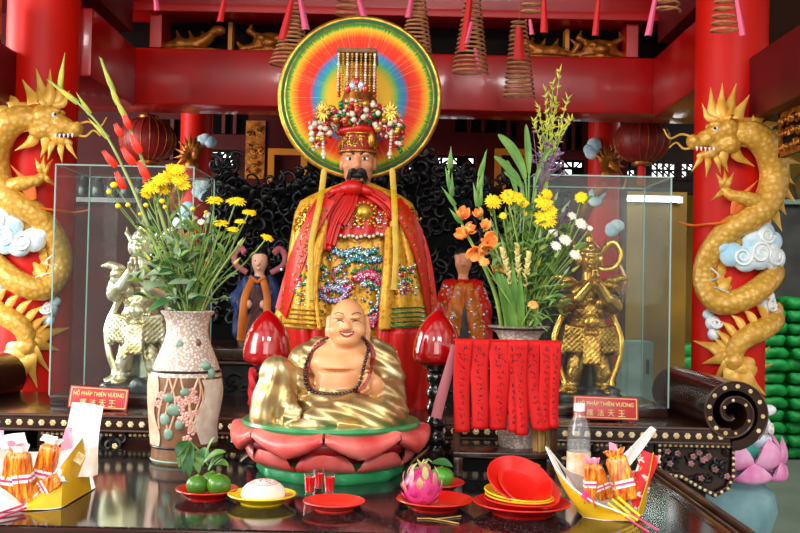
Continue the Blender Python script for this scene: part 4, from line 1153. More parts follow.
part('sequin_dragon', m, [M['sequin_green'], M['sequin_pink'], M['sequin_white'], M['sequin_blue'], M['gold_trim']], root, ang=0)['kind'] = 'stuff'
# head
HY = KY - .06; H = lambda px, py, dy=0.0: np.array(P(px, py, HY)) + np.array((0, dy, 0))
c = Clay(.014)
c.ell(H(358, 158), (.060, .07, .085)); c.ell(H(358, 174, -.01), (.052, .058, .055)); c.cap(H(358, 180, .02), H(358, 196, .02), .045)
for s in (-1, 1):
    c.ell(H(358 + s * 9, 167, -.04), (.022, .022, .02)); c.ell(H(358 + s * 7.5, 156.5, -.064), (.02, .01, .007), k=.008); c.ell(H(358 + s * 16.5, 163, .015), (.009, .018, .028), k=.006)
    c.ell(H(358 + s * 7.5, 161, -.072), (.014, .01, .007), cut=True, k=.006)
c.chain([H(358, 159, -.066), H(358, 168, -.083)], [.009, .013], k=.008); c.ell(H(358, 170, -.076), (.018, .011, .009), k=.006); c.ell(H(358, 180, -.052), (.026, .016, .012))
head = c.build('head', [M['face_tan']], root, .005)
m = MB(); mp = MB()
for s in (-1, 1):
    m.ell(H(358 + s * 7.5, 161, -.058), (.0135, .010, .0065), nu=12, nv=8); mp.ell(H(358 + s * 7.2, 161, -.0665), (.006, .004, .006), nu=10, nv=6)
part('eye', m, M['white_paint'], head); part('pupil', mp, M['black_paint'], head)
m = MB()
for s in (-1, 1): flame(m, H(358 + s * 3, 157, -.072), H(358 + s * 13, 154.5, -.06), .005, (0, -.003, .006), .6)
part('eyebrow', m, M['hair_black'], head)
m = MB()
for s in (-1, 1):
    for k in range(4): flame(m, H(358 + s * 1, 174 + k * .6, -.075), H(358 + s * (8.5 + k * 1.1), 187 - k * 1.5, -.058), .012, (s * .004, -.012, .016), .7)
m.ell(H(358, 177, -.066), (.03, .016, .014)); part('moustache', m, M['hair_black'], head)
m = MB(); m.tube([H(358, 180, -.058), H(358, 181.5, -.066), H(358, 181.7, -.066)], [.012, .012, .009], 8); 
for k in range(7): flame(m, H(354 + k * 1.3, 184, -.055), H(351 + k * 2.2, 197, -.07), .012, (0, -.02, 0), .7)
part('beard', m, M['hair_black'], head)
# hat
hc = H(358, 150); m = MB(); z0 = P(358, 160, HY).z + .022; z1 = P(358, 135, HY).z
m.lathe([(.067, z0), (.071, z0 + .012), (.069, z1 - .02), (.072, z1)], (hc[0], HY, 0), 40, sy=1.1); hat = part('hat_band', m, M['hat_red'], head)
m = MB(); rr2 = random.Random(13)
for k in range(70):
    a = -PI / 2 + rr2.uniform(-1.35, 1.35); z = z0 + .015 + rr2.random() * (z1 - z0 - .025); q = rr2.uniform(0, 6); rr_ = rr2.uniform(.004, .010)
    m.tube([(hc[0] + .073 * math.cos(a + rr_ * 14 * (1 - i / 10) * math.cos(q + i * .6)), HY + .0795 * math.sin(a + rr_ * 14 * (1 - i / 10) * math.cos(q + i * .6)), z + rr_ * (1 - i / 10) * math.sin(q + i * .6)) for i in range(8)], [.0022, .001], 5)
for z in (z0 + .004, z1 - .004): m.tube([(hc[0] + .074 * math.cos(k * PI / 20), HY + .081 * math.sin(k * PI / 20), z) for k in range(40)], .004, 6, closed=True)
m.ell((hc[0] + .052, HY - .066, (z0 + z1) / 2 + .01), (.014, .01, .03))
part('gold_filigree', m, M['gold_trim'], hat, ang=70)
m = MB(); m.tube([H(358 - 19 + k * 2.4, 133.5 - 2.2 * math.sin(PI * k / 16), -.07 + .03 * abs(k - 8) / 8) for k in range(17)], [.012] + [.02] * 15 + [.012], 10); part('hat_brim', m, M['satin_red'], head)
# crown of pompoms: pearls in red, gold and cream spread like wings
crown = MB(); crown.lathe([(.07, z1), (.085, z1 + .06), (.06, z1 + .16), (.045, P(358, 60, HY).z - .01)], (hc[0], HY + .02, 0), 24); cr = part('crown', crown, M['gold_carving'], head)
rr2 = random.Random(40); nb = 0
beads = []
for k in range(620):
    a = rr2.uniform(-1.05, 1.05); t = rr2.random(); px = 358 + a * 46 * (1 - .12 * t); arch = 106 + abs(a) ** 1.6 * 22; py = arch + t * (20 if abs(a) < .45 else 22) + rr2.uniform(-5, 4)
    if abs(px - 358) < 17 and py > 131: continue
    if py < 78: continue
    beads.append((px, py, rr2.uniform(1.1, 2.6), -.075 - .05 * math.cos(a * 1.3) * rr2.random()))
beads.sort(key=lambda b: -b[2])
for i, (px, py, r_, dy) in enumerate(beads[:460]):
    if i < 90:
        m = MB(); m.ell(H(px, py, dy), r_ * .0038 * 1.15, nu=10, nv=7); part('pompom', m, M[rr2.choice(('pearl', 'pearl', 'pearl_red', 'pearl_red', 'pearl_gold'))], cr)
m = MB()
for i, (px, py, r_, dy) in enumerate(beads[90:]): m.ell(H(px, py, dy + .02), r_ * .0038 * 1.3, nu=7, nv=5, mi=rr2.randrange(5))
part('small_bead', m, [M['pearl'], M['pearl_red'], M['pearl_gold'], M['sequin_green'], M['pearl_red']], cr, ang=0)['kind'] = 'stuff'
for s in (-1, 1):   # filigree leaves on both wings
    m = MB()
    for k in range(16):
        a = rr2.uniform(.3, 1.25); flame(m, H(358 + s * 18, 128, -.04), H(358 + s * (22 + 26 * math.sin(a)), 126 - 26 * math.cos(a) + rr2.uniform(-4, 14), -.045), .012, (0, -.01, .01), .4)
    part('filigree_wing', m, M['gold_trim'], cr)
for s in (-1, 1):
    m = MB(); c0 = (358 + s * 33, 117)
    for k in range(12): flame(m, H(c0[0], c0[1], -.1), H(c0[0] + 8 * math.cos(k * .55), c0[1] - 12 * math.sin(k * .55) * .9, -.11), .012, flat=.5)
    part('wing_rosette', m, [M['pearl_gold']], cr)
# flat board on top with hanging strings of beads
top = P(358, 57, HY - .02); m = MB(); m.box((top.x, HY - .02, top.z), (.15, .22, .018), None, 0, .006); bd = part('crown_board', m, mat('board brown', '#5a3418', .45, col2='#7c4c20', scale=30), cr)
for k in range(9):
    m = MB(); x = top.x - .066 + k * .0165; n = 15
    for i in range(n): m.ell((x, HY - .12, top.z - .014 - i * .0095), .0042 if i % 4 else .006, nu=7, nv=5)
    part('bead_string', m, M['pearl_gold'] if k % 2 else M['pearl'], bd)
m = MB()
for k in range(5): m.ell(H(358 + (k - 2) * 4.2, 95 - (2 - abs(k - 2)) * 3, -.12), (.012, .008, .018), nu=9, nv=7, mi=k % 2)
part('crown_jewel', m, [M['pearl_red'], M['sequin_white']], cr)
for s in (-1, 1):   # red tassel pom strings
    m = MB()
    for i in range(7): m.ell(H(358 + s * 17.5, 80 + i * 3.4, -.09), .0068, nu=8, nv=6)
    part('red_bead_string', m, M['pearl_red'], cr)
# side strings of pearls running to the sashes
for s in (-1, 1):
    m = MB()
    for i in range(8): m.ell(H(358 + s * (33.5 - .2 * i), 138 + i * 3.3, -.10), .0062 if i != 6 else .011, nu=8, nv=6)
    part('pearl_string', m, M['pearl'], head)
for s, pth in ((-1, [(324.5, 168), (321, 195), (315, 225), (311, 250), (311, 300)]), (1, [(392, 168), (394, 195), (395, 225), (396, 255), (394, 290)])):
    q = [P(a[0], a[1], min(HY - .10, ksurf(K(*a[:2]).x, K(*a[:2]).z, .13))) for a in spl(pth, 6)]; m = MB(); m.tube(q, [.005] + [.011] * (len(q) - 2) + [.015], 10, 0, .35, (0, -1, 0)); part('yellow_sash', m, M['sash_yellow'], root)
# halo
hcen = P(359.5, 97.5, HY + .12); HR = .309
m = MB(); m.lathe([(.002, -.012), (.16, -.010), (HR - .012, -.004), (HR, 0), (HR, .012), (.002, .012)], (hcen.x, hcen.y, hcen.z), 96, R=rotm('X', 90) @ rotm('X', 180) if 0 else rotm('X', 90))
halo = part('halo_disc', m, M['halo'], root, origin=hcen)
m = MB(); m.tube([(hcen.x + HR * math.cos(k * PI / 60), hcen.y - .002, hcen.z + HR * math.sin(k * PI / 60)) for k in range(120)], .0115, 10, closed=True)
m.tube([(hcen.x + (HR - .02) * math.cos(k * PI / 60), hcen.y - .010, hcen.z + (HR - .02) * math.sin(k * PI / 60)) for k in range(120)], .0035, 8, closed=True)
part('gold_rim', m, M['gold_trim'], halo)
part('halo_post', MB().tube([(hcen.x, hcen.y + .03, hcen.z), (hcen.x, hcen.y + .03, 1.85)], .014, 10), M['gold_carving'], root)
# ------------------------------------------------------------ glass cases with guardian statues
def glass_case(px0, px1, pyb, label):
    Yf = 3.64; Yb = 4.04; x0 = P(px0, pyb, Yf).x; x1 = P(px1, pyb, Yf).x; H = .875; z0 = ZA
    root = thing('glass_case', label, 'case', ((x0 + x1) / 2, (Yf + Yb) / 2, z0)); t = .005; zb = z0 + .035
    part('base', MB().box2((x0, Yf, z0), (x1, Yb, zb), 0, .004), M['altar_wood'], root)
    for nm, a, b in (('front_pane', (x0 + t, Yf, zb), (x1 - t, Yf + t, z0 + H - t)), ('back_pane', (x0 + t, Yb - t, zb), (x1 - t, Yb, z0 + H - t)), ('side_pane', (x0, Yf, zb), (x0 + t, Yb, z0 + H - t)), ('side_pane', (x1 - t, Yf, zb), (x1, Yb, z0 + H - t)), ('top_pane', (x0, Yf, z0 + H - t), (x1, Yb, z0 + H))):
        part(nm, MB().box2(a, b), M['case_glass'], root)
    m = MB(); e = .0026
    for x in (x0, x1):
        for y in (Yf, Yb): m.box2((x - e, y - e, zb), (x + e, y + e, z0 + H))
    for x in (x0, x1): m.box2((x - e, Yf, z0 + H - e), (x + e, Yb, z0 + H + e))
    for y in (Yf, Yb): m.box2((x0, y - e, z0 + H - e), (x1, y + e, z0 + H + e))
    part('glass_edge', m, M['glass_edge'], root)
    return root, (x0 + x1) / 2, (Yf + Yb) / 2, zb
gc, gx, gy, gz = glass_case(530, 668, 415, 'glass case at right with a gold armoured guardian inside')
gc2, gx2, gy2, gz2 = glass_case(49, 188, 405, 'glass case at left with a pale silvery guardian inside')
def guardian(GX, GY, GZ, label):
    """armoured guardian with palms together, built around px 596 in the right case"""
    s_ = .00385; G = lambda px, py, dy=0.0: np.array((GX + (px - 596) * s_, GY + dy, GZ + (393 - py) * s_))
    root = thing('guardian_statue', label, 'statue', (GX, GY, GZ))
    m = MB(); c = Clay(.02); rr = random.Random(3)
    c.box(G(596, 390), (.115, .075, .018), rd=.01)
    for k in range(22): c.ell(G(596 + rr.uniform(-30, 30), 386 + rr.uniform(-5, 4), rr.uniform(-.06, .06)), (.03, .025, .018))
    c.build('rock_base', M['rock_dark'], root, .006)
    c = Clay(.0065)
    sc = lambda p, lab: np.where(lab == 0, .0013 * np.sin(p[..., 0] * 330) * np.sin(p[..., 2] * 330), np.where(lab == 3, .0015 * np.sin(p[..., 2] * 200 + 60 * p[..., 0]), 0))
    c.disp = sc
    # boots and legs
    for s in (-1, 1):
        c.chain([G(596 + s * 9, 342, 0), G(596 + s * 13, 360, -.02), G(596 + s * 15, 383, 0)], [.036, .030, .023], m=0)
        c.ell(G(596 + s * 18, 384, -.025), (.028, .045, .018), m=1); c.ell(G(596 + s * 15, 366, -.03), (.026, .02, .03), m=1); c.ell(G(596 + s * 16, 377, -.005), (.032, .03, .012), m=1)
    # armoured skirt with three tails
    c.chain([G(596, 318), G(596, 330)], [.066, .078], m=0); c.box(G(596, 342, -.082), (.036, .012, .058), rotm('X', -8), m=0, rd=.01)
    for s in (-1, 1): c.box(G(596 + s * 17, 332, -.058), (.040, .012, .052), rotm('Z', s * 24) @ rotm('Y', s * -9), m=0, rd=.008); c.box(G(596 + s * 24, 334, .0), (.012, .055, .055), rotm('Y', s * -12), m=0, rd=.008)
    c.ell(G(596, 317), (.070, .062, .018), m=1); c.ell(G(596, 304, -.01), (.066, .060, .055), m=0); c.ell(G(596, 315, -.07), (.032, .02, .03), m=1)
    c.ell(G(596, 286), (.072, .054, .05), m=0); c.cap(G(596, 280), G(596, 262), .028, .026, m=2)
    # flared shoulder guards
    for s in (-1, 1):
        c.ell(G(596 + s * 21, 279), (.04, .048, .026), rotm('Y', s * 14), m=0)
        c.chain([G(596 + s * 20, 274, -.02), G(596 + s * 31, 271, -.01), G(596 + s * 40, 272, .0)], [.016, .014, .004], m=1)
        c.chain([G(596 + s * 22, 281), G(596 + s * 25, 299, -.02), G(596 + s * 14, 292, -.085), G(596 + s * 4, 278, -.11)], [.030, .030, .024, .017], m=1)
        c.ell(G(596 + s * 24, 293, -.02), (.032, .034, .036), m=3)
    # pressed palms with fingers
    for s in (-1, 1):
        c.ell(G(596 + s * 2.6, 275, -.115), (.0085, .016, .026), m=2, k=.004)
        for f in range(4): c.chain([G(596 + s * 2.2, 270, -.105 - f * .0075), G(596 + s * 1.6, 264.5, -.107 - f * .007), G(596 + s * 1.2, 261 + abs(f - 1.3) * 1.4, -.108 - f * .006)], [.006, .0055, .004], m=2, k=.003)
        c.chain([G(596 + s * 4, 275, -.13), G(596 + s * 3.4, 269, -.14)], [.006, .0045], m=2, k=.003)
    # head and helmet
    c.ell(G(596, 253, -.01), (.036, .042, .047), m=2); c.ell(G(596, 257, -.05), (.007, .009, .008), m=2, k=.005); c.ell(G(596, 250, -.048), (.022, .008, .005), m=2, k=.004); c.ell(G(596, 261, -.046), (.011, .007, .004), m=2, k=.004)
    c.ell(G(596, 246, .006), (.045, .048, .042), m=1); c.ell(G(596, 247.5, -.03), (.043, .02, .009), m=1, k=.006)
    for s in (-1, 1): c.ell(G(596 + s * 11, 253, .0), (.012, .026, .03), m=1); c.chain([G(596 + s * 10, 246, -.02), G(596 + s * 15, 240, -.01), G(596 + s * 16, 233)], [.01, .008, .003], m=1)
    c.chain([G(596, 239, -.0), G(596, 232), G(596, 226)], [.018, .014, .004], m=1); c.ell(G(596, 240, -.04), (.012, .01, .012), m=1)
    body = c.build('body', [M['statue_gold'], M['statue_gold_smooth'], M['statue_gold_smooth'], M['robe_dark']], root, .0034)
    # streaming ribbon looping behind the head and down the side
    m = MB(); pts = [G(*q[:2], q[2]) for q in spl([(604, 262, .04), (612, 244, .045), (622, 235, .04), (629, 246, .03), (624, 259, .03), (612, 262, .04), (604, 258, .045)], 7)]; m.tube(pts, .0115, 8, 0, .45, (0, -1, 0)); part('head_ribbon', m, M['statue_gold_smooth'], root)
    for s in (1, -1):
        m = MB(); pts = [G(596 + s * (q[0] - 596), q[1], q[2]) for q in spl([(614, 300, -.01), (622, 312, .01), (629, 332, .0), (626, 356, -.01), (619, 376, -.02), (627, 384, -.04)], 7)]; m.tube(pts, [.009] + [.012] * (len(pts) - 2) + [.005], 8, 0, .4, (0, -1, 0)); part('side_ribbon', m, M['statue_gold_smooth'], root)
    # skirt cloth behind the legs
    m = MB(); m.grid(lambda u, v: G(574 + 44 * u + (u - .5) * 14 * v, 345 + 38 * v, .03 + .025 * math.sin(u * 19)), 30, 8, 0, .012); part('under_robe', m, M['robe_dark'], root, ang=0)
    # breastplate studs and belt mask
    m = MB()
    for k in range(11): m.ell(G(583 + k * 2.6, 318, -.068 - .012 * (1 - abs(k - 5) / 5)), .006, nu=8, nv=6)
    for s in (-1, 1): m.lathe([(.002, .014), (.014, .010), (.022, .002), (.024, -.004)], tuple(G(596 + s * 9, 296, -.07)), 16, R=rotm('X', 90))
    part('armour_boss', m, M['statue_gold_smooth'], root)
    return root
defmat('statue_gold_smooth', '#deb25c', .25, .82, col2='#b8842e', scale=20, bump=.2, bscale=60)
defmat('robe_dark', '#14181a', .35, col2='#3a2c16', scale=24, coat=.4)
defmat('statue_silver_smooth', '#efe8d4', .2, .6, col2='#b8a878', scale=20, bump=.3, bscale=60)
defmat('robe_pale', '#8f9a90', .35, .3, col2='#d8d0b8', scale=24, coat=.4)
g1 = guardian(gx - .008, gy, gz + .002, 'gold armoured guardian statue with palms together in the right glass case')
g2 = copy_tree(g1, (gx2 + .02, gy2, gz2 + .002), label='pale silvery guardian statue in the left glass case behind flowers', mats={'statue gold': M['statue_silver'], 'statue gold smooth': M['statue_silver_smooth'], 'robe dark': M['robe_pale']})
g2.scale = (1, 1, 1.02)
# name boards
def sign(px, py, Y, w, h, label, tilt):
    c = P(px, py, Y); root = thing('name_board', label, 'sign', (c.x, Y, ZA)); R = rotm('X', -14) @ rotm('Y', tilt)
    z0 = ZA + .006; pl = lambda x, y, d: V((c.x, Y, z0 + h * .5)) + R @ V((x, -.006 - d, y))
    m = MB(); m.box((c.x, Y, z0 + h * .5), (w, .012, h), R, 0, .002); bd = part('board', m, M['sign_red'], root)
    m = MB(); e = .0035
    for a, b in (((-w / 2 + .006, h / 2 - .006), (w / 2 - .006, h / 2 - .006)), ((-w / 2 + .006, -h / 2 + .006), (w / 2 - .006, -h / 2 + .006)), ((-w / 2 + .006, -h / 2 + .006), (-w / 2 + .006, h / 2 - .006)), ((w / 2 - .006, -h / 2 + .006), (w / 2 - .006, h / 2 - .006))):
        m.tube([pl(a[0], a[1], 0), pl(b[0], b[1], 0)], .0016, 6)
    part('border', m, M['sign_cream'], bd)
    m = MB(); m.add(*glyph('HỘ PHÁP THIÊN VƯƠNG', .024, .0018, lambda x, y, d: pl(x, y + h * .17, d), width=w * .86, bold=.022)); part('lettering', m, M['sign_cream'], bd, ang=0)
    m = MB()
    for i, ch in enumerate('護法天王'): m.add(*glyph(ch, .023, .0018, lambda x, y, d, i=i: pl(x + (i - 1.5) * w * .155 * 1.05, y - h * .22, d), bold=.006))
    part('lettering', m, M['sign_cream'], bd, ang=0)
    m = MB(); m.box((c.x, Y + .035, z0 + .028), (w * .5, .005, .062), rotm('X', 26)); part('stand', m, M['altar_wood'], root)
    for s in (-1, 1): part('foot', MB().box2((c.x + s * w * .3 - .012, Y - .012, ZA), (c.x + s * w * .3 + .012, Y + .03, ZA + .010)), M['altar_wood'], root)
sign(99, 395, 3.50, .205, .076, 'red name board with cream lettering in front of the left glass case', 2.5)
sign(605.5, 408, 3.50, .226, .080, 'red name board with cream lettering in front of the right glass case', 1.2)

# ------------------------------------------------------------ attendants on the step
def attendant(px, Y, kind):
    c0 = P(px, 333, Y); s_ = .0042; zb = 1.25; A = lambda x, y, dy=0.0: np.array((c0.x + x * s_, Y + dy, zb + (333 - y) * s_ + .0))
    if kind == 'blue':
        root = thing('attendant_statue', 'small attendant statue in blue and orange with a pink scarf arched overhead', 'statue', (c0.x, Y, zb))
        c = Clay(.014); f = lambda p, lab: .0022 * np.sin(p[..., 0] * 160 + 5 * np.sin(p[..., 2] * 20)); c.disp = lambda p, lab: np.where(lab != 2, f(p, lab), 0)
        c.chain([A(0, 331), A(0, 300), A(0, 280)], [.085, .07, .05], m=1); c.ell(A(0, 272), (.065, .045, .04), m=0)
        for s in (-1, 1):
            c.chain([A(s * 11, 268), A(s * 20, 285, -.02), A(s * 12, 292, -.06)], [.032, .036, .03], m=0); c.chain([A(s * 17, 290, -.03), A(s * 17, 318, -.02)], [.03, .036], m=0); c.ell(A(s * 7, 290, -.085), (.014, .016, .02), m=2, k=.006)
        c.cap(A(0, 264), A(0, 255), .02, .02, m=2); c.ell(A(0, 247, -.004), (.034, .036, .043), m=2); c.ell(A(0, 249, -.042), (.006, .008, .008), m=2, k=.004); c.ell(A(0, 254, -.034), (.01, .006, .004), m=2, k=.004)
        c.ell(A(0, 239, .008), (.037, .038, .028), m=3); c.ell(A(0, 231, .008), (.016, .016, .014), m=3)
        b = c.build('body', [M['robe_blue'], M['robe_brown'], M['skin_pale'], M['hair_black']], root, .005)
        for s in (-1, 1):
            m = MB(); pts = [A(*q) for q in spl([(s * 5, 264, -.05), (s * 11, 282, -.085), (s * 12, 300, -.1), (s * 14, 326, -.08)], 6)]; m.tube(pts, [.014, .019], 8, 0, .5, (0, -1, 0)); part('orange_sash', m, M['robe_orange'], root)
            m = MB(); m.tube([A(*q) for q in spl([(s * 12, 258, -.02), (s * 24, 250, -.01), (s * 26, 240, 0), (s * 20, 233, 0), (s * 15, 238, -.02)], 6)], [.012, .014], 8, 0, .5, (0, -1, 0)); part('pink_scarf', m, M['scarf_pink'], root)
        m = MB(); m.tube([A(k * 2 - 8, 262 + (4 - abs(k - 4)) * 1.4, -.055) for k in range(9)], .008, 8); part('collar', m, M['robe_orange'], root)
    else:
        root = thing('attendant_statue', 'small attendant statue in red and gold right of the king', 'statue', (c0.x, Y, zb))
        c = Clay(.014); c.disp = lambda p, lab: np.where(lab == 2, 0, .0025 * np.sin(p[..., 0] * 150 + 5 * np.sin(p[..., 2] * 18)))
        c.chain([A(0, 331), A(0, 300), A(0, 280)], [.09, .085, .06], m=3); c.ell(A(0, 272), (.08, .055, .045), m=0)
        for s in (-1, 1): c.chain([A(s * 13, 268), A(s * 19, 290, -.02), A(s * 20, 325, -.02)], [.036, .042, .048], m=0); c.chain([A(s * 4, 270, -.045), A(s * 10, 300, -.07), A(s * 12, 328, -.06)], [.022, .03, .034], m=1)
        c.cap(A(0, 262), A(0, 252), .022, .022, m=2); c.ell(A(0, 243, -.004), (.036, .038, .046), m=2); c.ell(A(0, 245, -.044), (.007, .008, .008), m=2, k=.004); c.ell(A(0, 235, .008), (.038, .038, .03), m=4)
        b = c.build('body', [M['satin_red'], M['robe_orange'], M['face_tan'], M['stone_grey'], M['hair_black']], root, .005)
        m = MB(); rr = random.Random(2)
        for k in range(130):
            x = rr.uniform(-24, 24); y = rr.uniform(266, 325); yy = c.hit(A(x, y)[0], A(x, y)[2], Y - .3, Y + .2, 200)
            if yy and abs(x) > 5: m.ell((A(x, y)[0], yy, A(x, y)[2]), (.007, .005, .007), nu=5, nv=4, mi=rr.randrange(2))
        part('sequin', m, [M['gold_trim'], M['sequin_white']], root, ang=0)['kind'] = 'stuff'
    m = MB()
    for s in (-1, 1): m.ell(A(s * 3.2, 246 if kind == 'blue' else 242, -.036), (.004, .004, .0028), nu=8, nv=5)
    part('eye', m, M['black_paint'], b)
defmat('skin_pale', '#e0a88e', .4)
attendant(258, 4.3, 'blue'); attendant(462, 4.3, 'red')

# ------------------------------------------------------------ lotus bud lamps
def bud_lamp(px, label):
    c = P(px, 400, 3.13); zt = P(px, 310, 3.13).z; zb = P(px, 366, 3.13).z; z0 = ZT; h = zt - zb
    root = thing('bud_lamp', label, 'lamp', (c.x, 3.13, z0))
    prof = [(.0, 0), (.03, .0), (.052, .03), (.070, .1), (.0755, .2), (.074, .32), (.0695, .48), (.060, .64), (.044, .79), (.025, .91), (.012, .97), (.001, 1.0)]
    m = MB(); m.lathe([(r, zb + h * t) for r, t in [(a, b) for a, b in spl(prof, 4)]], (c.x, 3.13, 0), 40); part('red_bud', m, M['lamp_red'], root)
    m = MB(); m.lathe([(.03, zb - .014), (.04, zb - .008), (.042, zb + .006), (.036, zb + .014)], (c.x, 3.13, 0), 28); part('bud_cup', m, M['lamp_black'], root)
    n = 5; zs0 = z0 + .06; zs1 = zb - .012; m = MB(); pr = [(.018, zs0)]
    for k in range(n):
        a = zs0 + (zs1 - zs0) * k / n; d = (zs1 - zs0) / n
        for q in range(1, 8): pr.append((.016 + .016 * math.sin(PI * q / 8) ** .7, a + d * q / 8))
    pr.append((.018, zs1)); m.lathe(pr, (c.x, 3.13, 0), 24); part('beaded_stem', m, M['lamp_black'], root)
    m = MB(); m.lathe([(.078, z0), (.080, z0 + .006), (.070, z0 + .016), (.055, z0 + .028), (.04, z0 + .04), (.024, z0 + .05), (.02, z0 + .061)], (c.x, 3.13, 0), 36); part('base', m, M['lamp_black'], root)
    return root, c
lamp_root, c = bud_lamp(266, 'red bud shaped lamp on a black beaded stem, left of the monk')
bud_lamp(436, 'red bud shaped lamp on a black beaded stem, right of the monk')
m = MB(); pts = [(c.x - .042 + .007 * math.cos(t * 3.2 + q), 3.115 + .007 * math.sin(t * 3.2 + q), 1.14 + .006 * t) for q in (0, PI) for t in np.linspace(0, 18, 40)]
m.tube(pts[:40], .007, 6); m.tube(pts[40:], .007, 6); m.tube([(c.x - .042, 3.115, 1.14 - .0), (c.x - .043, 3.115, ZT + .004)], [.007, .01], 6)
part('red_cord', m, M['red_cord'], lamp_root)

# ------------------------------------------------------------ vases
vc = P(184, 460, 3.12)
def zr(py): return P(184, py, 3.12).z
pr = [(216, 66, None)]
vp = [(.0, 467), (.098, 467), (.101, 464), (.101, 459), (.099, 452), (.102, 440), (.108, 420), (.112, 400), (.113, 388), (.110, 378), (.103, 371), (.094, 362), (.079, 350), (.068, 340), (.064, 332), (.066, 323), (.073, 316), (.081, 313), (.083, 311.5), (.080, 310.5), (.072, 313), (.062, 322), (.058, 334)]
z467 = zr(467)
def zv(py): return ZT + (467 - py) * (zr(311) - ZT) / (467 - 311)
root = thing('flower_vase', 'tall ceramic vase with brown bands and applied blossom decoration, on the left of the table', 'vase', (vc.x, 3.12, ZT))
def sub(lo, hi): return [(r, zv(y)) for r, y in vp if lo >= y >= hi]
m = MB(); m.lathe([(.0, zv(467))] + [(r, zv(y)) for r, y in vp[1:7]] + [(r, zv(y)) for r, y in vp[7:10]], (vc.x, 3.12, 0), 56); bd = part('body', m, M['vase_brown'], root)
m = MB(); m.lathe([(r, zv(y)) for r, y in vp[9:]], (vc.x, 3.12, 0), 56, cap=False); part('neck', m, M['vase_ceramic'], root)
for y, r in ((372.5, .106), (450, .1005)):
    part('dark_band', MB().tube([(vc.x + r * math.cos(k * PI / 24), 3.12 + r * math.sin(k * PI / 24), zv(y)) for k in range(48)], .004, 6, closed=True), M['vase_line'], root)
part('foot_rim', MB().tube([(vc.x + .1 * math.cos(k * PI / 24), 3.12 + .1 * math.sin(k * PI / 24), zv(464)) for k in range(48)], .004, 6, closed=True), M['vase_sage'], root)
def vr(z): return np.interp(z, [zv(y) for r, y in vp[1:16]], [r for r, y in vp[1:16]])
def von(th, z, off=0): r = vr(z) + off; return (vc.x + r * math.sin(th), 3.12 - r * math.cos(th), z)
rr = random.Random(6)
def patch(name, th, y, w, h, mt, th_=.007, n=6, par=bd):
    m = MB(); z = zv(y); p = von(th, z, -.002); m.ell(p, (w, th_ + .003, h), rotm('Z', math.degrees(th)), 14, 8)
    return part(name, m, M[mt], par, ang=0)
for th, y, w, h in ((-.25, 398, .020, .016), (-.1, 410, .024, .020), (-.38, 420, .018, .020), (.2, 392, .016, .013), (-.28, 435, .016, .02), (.05, 425, .014, .018)): patch('sage_leaf', th, y, w, h, 'vase_sage')
for th, y in ((.02, 400), (.12, 404), (.06, 410), (.30, 398), (.38, 392), (.46, 400), (.22, 416), (.12, 420), (.34, 424), (.5, 414), (.42, 432), (.28, 440), (-.5, 396), (-.6, 405)):
    m = MB(); z = zv(y)
    for k in range(5):
        a = 2 * PI * k / 5; p = von(th + .085 * math.cos(a), z + .008 * math.sin(a), 0); m.ell(p, (.007, .004, .006), rotm('Z', math.degrees(th)), 8, 6)
    m.ell(von(th, z, .003), (.004, .004, .004), nu=8, nv=6); part('applied_blossom', m, M['vase_rose'], bd)
for k in range(10):
    th = rr.uniform(-1.3, 1.0); pts = [von(th + .16 * math.sin(i * .5 + k), zv(378 + i * 7.5), .0005) for i in range(8)]; part('applied_branch', MB().tube(pts, .0035, 6), M['vase_peach'], bd)
m = MB(); z = zv(398)
m.grid(lambda u, v: von(-1.5 + .85 * u + .1 * math.sin(v * 9), zv(376) + (zv(448) - zv(376)) * v, .0022), 14, 24, 0, .002); part('pale_patch', m, M['vase_peach'], bd)  # left patch: overexposed light painted into the colour as pale peach
m = MB(); m.grid(lambda u, v: von(.62 + .8 * u + .12 * math.sin(v * 7), zv(380) + (zv(446) - zv(380)) * v, .0022), 14, 24, 0, .002); part('pale_patch', m, M['vase_pale'], bd)
m = MB(); p = von(.95, zv(374)); m.ell(p, (.016, .012, .02)); m.ell(von(.8, zv(366)), (.02, .012, .014)); part('applied_leaf', m, M['vase_sage'], root)
m = MB(); m.ell(von(.68, zv(343)), (.010, .006, .012)); part('brown_spot', m, M['vase_brown'], root)
m = MB(); m.ell(von(-.1, zv(345)), (.012, .004, .012)); part('sage_spot', m, M['vase_sage'], root)
LV = V((vc.x, 3.12, zv(313)))

# low dark stand that carries the second vase, with a rail of red slips
SY = 2.95; sx0 = P(453, 451, SY).x; sx1 = P(557, 451, SY).x; szt = 1.030
root = thing('slip_stand', 'dark wooden stand with a top rail hung with red paper slips', 'stand', ((sx0 + sx1) / 2, SY + .11, ZT))
part('shelf', MB().box2((sx0, SY, szt - .016), (sx1, SY + .24, szt), 0, .003), M['altar_wood'], root)
part('front_board', MB().box2((sx0 + .012, SY + .012, ZT + .012), (sx1 - .012, SY + .028, szt - .016)), M['screen_black'], root)
for x in (sx0 + .016, sx1 - .016):
    for y in (SY + .016, SY + .224): part('foot', MB().box2((x - .014, y - .014, ZT), (x + .014, y + .014, szt - .016), 0, .003), M['altar_wood'], root)
zr1 = P(505, 343, SY).z
for x in (sx0 + .010, sx1 - .008): part('post', MB().box2((x - .010, SY + .002, szt), (x + .010, SY + .018, zr1), 0, .002), M['altar_wood_trim'], root)
part('top_rail', MB().tube([(sx0 - .004, SY + .008, zr1), (sx1 + .004, SY + .008, zr1)], .006, 8), M['altar_wood_trim'], root)
part('lock_tag', MB().prism([(-.008, -.007), (.009, 0), (-.008, .008)], Matrix.Translation(((sx0 + sx1) / 2 + .10, SY + .0115, .995)) @ Matrix.Rotation(PI / 2, 4, 'X'), .004), M['gold_trim'], root)
